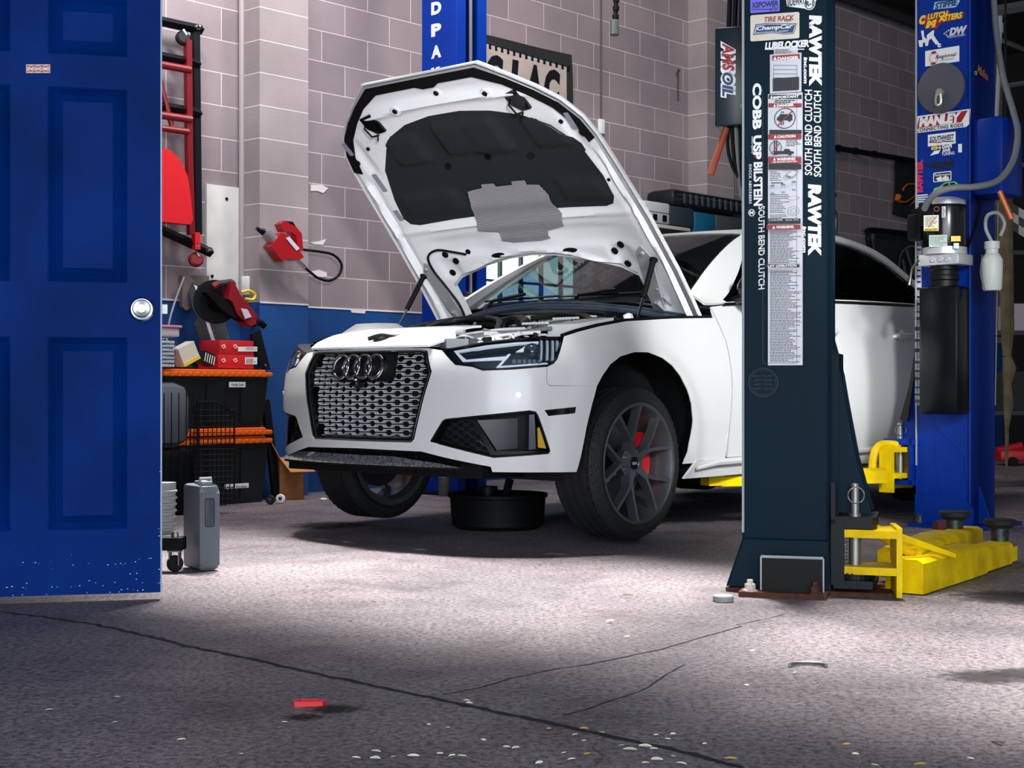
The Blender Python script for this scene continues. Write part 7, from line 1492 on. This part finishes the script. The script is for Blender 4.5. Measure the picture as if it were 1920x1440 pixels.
# checkered flag
bm = NB(); FP_ = at(1896, 380, 10.0); n_ = 6
for i in range(n_):
    for j in range(3):
        vs = [bm.verts.new(FP_+Vector((.05*(i+a), 0, -.06*(j+b)-.03*(i+a)))) for a, b in ((0,0),(1,0),(1,1),(0,1))]; bm.faces.new(vs).material_index = (i+j) % 2
tag(obj('checkered_flag', bm, [i_blk, mat('ink_dull_white', '#8b8b8b', .7)]), 'black and white checkered flag hanging in the shadows at the right edge', 'flag')
JK = fl(1905, 875); t = thing('floor_jack', 'red trolley jack low in the shadows at the right edge', 'jack', JK+Vector((.15, .3, 0))); bm = NB(); box(bm, -.1, .5, .1, .4, .04, .14, Matrix.Translation(JK), bev=.02); tube(bm, [JK+Vector((-.1, .2, .12)), JK+Vector((.12, .2, .17))], .04, 8); wobj('jack_body', bm, mat('jack_red', '#b01622', .4), t)
bm = NB()
for x in (0, .42): lathe(bm, [(0, .02), (.04, .02), (.04, -.02), (0, -.02)], 16, Matrix.Translation(JK+Vector((x, .08, .041))) @ Matrix.Rotation(R(90), 4, 'X'))
wobj('jack_wheel', bm, m_black, t)
# overhead bits at the top right
for a, b, r, l in (((1560,-14),(1720,46), .05, 'dark steel ceiling beam edge running along the top of the far wall'),):
    bm = NB(); tube(bm, [W(1480,-45,.15), W(1760,56,.15)], r, 4); tag(obj('ceiling_beam', bm, mat('beam_grey', '#33363a', .6)), l, 'beam')
bm = NB(); tube(bm, [at(1760,40,11), at(1990,0,11)], .045, 6); tube(bm, [at(1760,30,11.4), at(1990,120,11.4)], .02, 6); tube(bm, [at(1800,175,11), at(1990,145,11)], .02, 6); o_ = tag(obj('roof_truss', bm, mat('beam_grey')), 'dark steel roof truss crossing behind the right blue column', 'truss')
# ------------------------------------------------------------------ floor marks and litter
def ribbon(P, w, z, name, m, rag=.3, seed=1):
    rn = random.Random(seed); bm = NB(); P = dense([tuple(fl(*p))[:2] for p in P], .03, closed=False)+[tuple(fl(*P[-1]))[:2]]; pr = None
    for i in range(len(P)-1):
        dx, dy = P[i+1][0]-P[i][0], P[i+1][1]-P[i][1]; l = math.hypot(dx, dy) or 1; nx, ny = -dy/l, dx/l; j = rn.uniform(-rag, rag)*w; ww = w*rn.uniform(1-rag, 1+rag)/2
        a = bm.verts.new((P[i][0]+nx*(j+ww), P[i][1]+ny*(j+ww), z)); b = bm.verts.new((P[i][0]+nx*(j-ww), P[i][1]+ny*(j-ww), z))
        if pr: bm.faces.new((pr[0], a, b, pr[1]))
        pr = (a, b)
    o = obj(name, bm, m); return o
fo = bpy.data.objects['floor']
m_crk = mat('joint_dark', '#14181a', .95, bump=.5); m_ck2 = mat('crack_dark', '#24242a', .95)
for nm, P, w, sd in (('floor_joint', [(-60,1142),(0,1148),(90,1158),(180,1172),(300,1198),(350,1212),(450,1232),(500,1243),(600,1265),(720,1290),(840,1315),(960,1341),(1060,1362),(1120,1376),(1250,1404),(1420,1446)], .013, 1), ('floor_crack', [(830,1303),(900,1290),(960,1272),(1040,1255),(1100,1247),(1150,1237),(1240,1218),(1300,1200),(1400,1172)], .004, 2), ('floor_crack', [(1055,1342),(1100,1330),(1160,1310),(1200,1297),(1222,1285),(1245,1268),(1290,1243)], .004, 3), ('floor_crack', [(1380,1172),(1440,1160),(1480,1150)], .003, 4)):
    o = ribbon(P, w*1.25, .0012, nm, m_crk if 'joint' in nm else m_ck2, .35, sd); o.parent = fo
def stain_mat(name, col, rough, dens):
    m = bpy.data.materials.new(name); m.use_nodes = True; nt = m.node_tree; b = nt.nodes['Principled BSDF']; b.inputs['Base Color'].default_value = lin(col); b.inputs['Roughness'].default_value = rough
    tc = nt.nodes.new('ShaderNodeTexCoord'); ln = nt.nodes.new('ShaderNodeVectorMath'); ln.operation = 'LENGTH'; nt.links.new(tc.outputs['Object'], ln.inputs[0])
    n = nt.nodes.new('ShaderNodeTexNoise'); n.inputs['Scale'].default_value = 3.5; n.inputs['Detail'].default_value = 8; nt.links.new(tc.outputs['Object'], n.inputs['Vector'])
    s1 = nt.nodes.new('ShaderNodeMath'); s1.operation = 'MULTIPLY_ADD'; s1.inputs[1].default_value = 1.3; nt.links.new(n.outputs[0], s1.inputs[0]); nt.links.new(ln.outputs['Value'], s1.inputs[2])
    mr = nt.nodes.new('ShaderNodeMapRange'); mr.inputs[1].default_value = 1.0; mr.inputs[2].default_value = 1.6; mr.inputs[3].default_value = dens; mr.inputs[4].default_value = 0; nt.links.new(s1.outputs[0], mr.inputs[0]); nt.links.new(mr.outputs[0], b.inputs['Alpha']); return m
m_oil = stain_mat('oil_stain_dark', '#0c0b0c', .85, .8); m_pale = stain_mat('pale_mark', '#8f8f98', .8, .45)
def stain(px, py, rx, ry, m, z=.0006, name='floor_stain'):
    c = fl(px, py); bm = NB(); bm.faces.new([bm.verts.new((x, y, 0)) for x, y in ((-1, -1), (1, -1), (1, 1), (-1, 1))]); o = obj(name, bm, m); o.location = (c.x, c.y, z); o.scale = (rx, ry, 1); o.parent = fo
for k, a in enumerate(((1850,1270,.16,.13),(1920,1262,.14,.10),(625,1330,.09,.07),(570,1345,.07,.05),(1900,1120,.3,.25),(620,985,.3,.3))): stain(*a[:2], a[2]*.8, a[3]*.8, m_oil, z=.0006+.00004*k)
for k, a in enumerate(((1003,1287,.035,.035),(1000,1304,.035,.035),(1006,1325,.040,.035),(1196,1302,.03,.03),(1190,1330,.035,.03),(1205,1349,.03,.02))): stain(*a, m_pale, z=.0010+.00004*k)
# red plastic piece
RP = fl(580, 1322); t = thing('red_plastic_cap', 'small empty red plastic frame lying on the floor in the foreground', 'plastic piece', RP); bm = NB(); S0 = lambda d: (lambda u, v: RP+Vector((u, v, d)))
O = [(-.036,-.004),(-.030,-.016),(.030,-.012),(.036,.004),(.028,.018),(-.028,.018)]; I_ = [(a*.72, b*.62+.002) for a, b in O]
patch(bm, S0(.010), O, [I_], .02, .010, nrm=(0, 0, 1)); wobj('cap_rim', bm, mat('cap_red', '#d4202c', .35), t); bm = NB(); prism(bm, I_, S0(.004), .003); wobj('cap_floor', bm, mat('cap_red_dark', '#8c1a20', .4), t)
RG = fl(1515, 1252); bm = NB(); tube(bm, [RG+Vector((.045*math.cos(a*.16), .034*math.sin(a*.16), .006)) for a in range(0, 20)], .0045, 8); tag(obj('metal_ring', bm, mat('ring_steel', '#6e7674', .4, .7)), 'half-ring of grey metal lying on the floor right of the cracks', 'ring')
# leaves and twigs
m_lf = [mat('leaf_pale', '#c9c4ae', .7), mat('leaf_yellow', '#b99a3e', .7), mat('leaf_brown', '#5c4a38', .8), mat('leaf_cream', '#dcdac8', .7)]
def leaf_mesh(k):
    bm = NB(); L_, w_ = 1.0, (.28, .4, .55)[k % 3]; r_ = []
    for i in range(6):
        u = i/5; h_ = w_*math.sin(math.pi*min(1, u*.92+.04))**.8; r_.append([bm.verts.new((u-.5, s_*h_*.5, .06*math.sin(3*u)+(.04+.03*k)*abs(s_))) for s_ in (-1, 0, 1)])
    for i in range(5):
        for j in range(2): bm.faces.new((r_[i][j], r_[i][j+1], r_[i+1][j+1], r_[i+1][j]))
    return bm
lm = []
for k in range(3):
    for c in range(4):
        bm = leaf_mesh(k); finish(bm, 60); me = bpy.data.meshes.new('leaf'); bm.to_mesh(me); bm.free(); me.materials.append(m_lf[c]); lm.append(me)
LV = [(92,1334,14,0),(216,1356,8,0),(220,1309,8,0),(340,1390,16,3),(453,1416,8,3),(534,1357,10,3),(668,1424,16,3),(705,1413,18,3),(703,1427,20,3),(737,1421,8,3),(775,1422,20,3),(804,1361,8,3),(840,1366,8,3),(825,1416,12,3),(848,1420,12,3),(866,1421,16,3),(907,1390,10,3),(950,1404,12,3),(875,1316,12,3),(880,1321,12,3),(967,1406,14,3),(1029,1368,8,3),(1078,1380,10,3),(1095,1370,14,1),(1129,1376,10,3),(1095,1391,8,3),(1101,1417,12,1),(1057,1414,10,0),(1072,1427,14,3),(1011,1434,14,3),(1165,1400,10,3),(1181,1411,24,0),(1210,1405,22,3),(1226,1407,14,3),(1230,1380,8,3),(1262,1379,10,3),(1252,1388,10,3),(1210,1434,14,3),(1232,1430,22,3),(1262,1420,8,3),(1278,1436,18,3),(1321,1397,8,3),(1370,1427,22,1),(1587,1399,14,1),(1604,1417,12,3),(1640,1437,12,3),(1725,1439,20,1),(1144,1168,14,3),(1176,1196,12,3),(1400,1287,10,3),(1410,1222,8,3),(1490,1263,8,0),(1820,1425,12,0),(410,1335,12,2),(1578,1356,20,2),(1465,1256,10,2),(607,939,12,3),(1176,1121,20,2),(700,1131,8,2),(657,1167,6,2)]
rn = random.Random(11)
for k, (x, y, w_, c) in enumerate(LV):
    if y > 1438: y = 1438
    p = fl(x, y); o = bpy.data.objects.new('fallen_leaf', lm[(k % 3)*4+c]); C.objects.link(o); sc = w_/FPX*p.y*1.15; o.scale = (sc, sc, sc); o.location = (p.x, p.y, .001+.13*sc); o.rotation_euler = (rn.uniform(.15, .5), rn.uniform(-.12, .12), rn.uniform(-.5, .5))
    tag(o, ('small pale dry leaf lying on the concrete floor', 'small yellow leaf lying on the concrete floor', 'small dark shrivelled leaf lying on the concrete floor', 'small pale dry leaf lying on the concrete floor')[c], 'leaf', ('pale dry leaves on the floor', 'yellow leaves on the floor', 'dark shrivelled leaves on the floor', 'pale dry leaves on the floor')[c])
for k, P in enumerate((((1005,1373),(1035,1374),(1062,1371)), ((1113,1437),(1122,1430),(1130,1418)), ((405,1362),(430,1360),(455,1358)), ((1110,1400),(1122,1410),(1135,1414)), ((1885,1392),(1860,1390),(1880,1398)))):
    bm = NB(); tube(bm, spline([fl(x, min(y, 1439), .002) for x, y in P], 3), .0012, 5); tag(obj('twig', bm, m_lf[2]), 'thin dry twig lying on the concrete floor', 'twig', 'dry twigs on the floor')
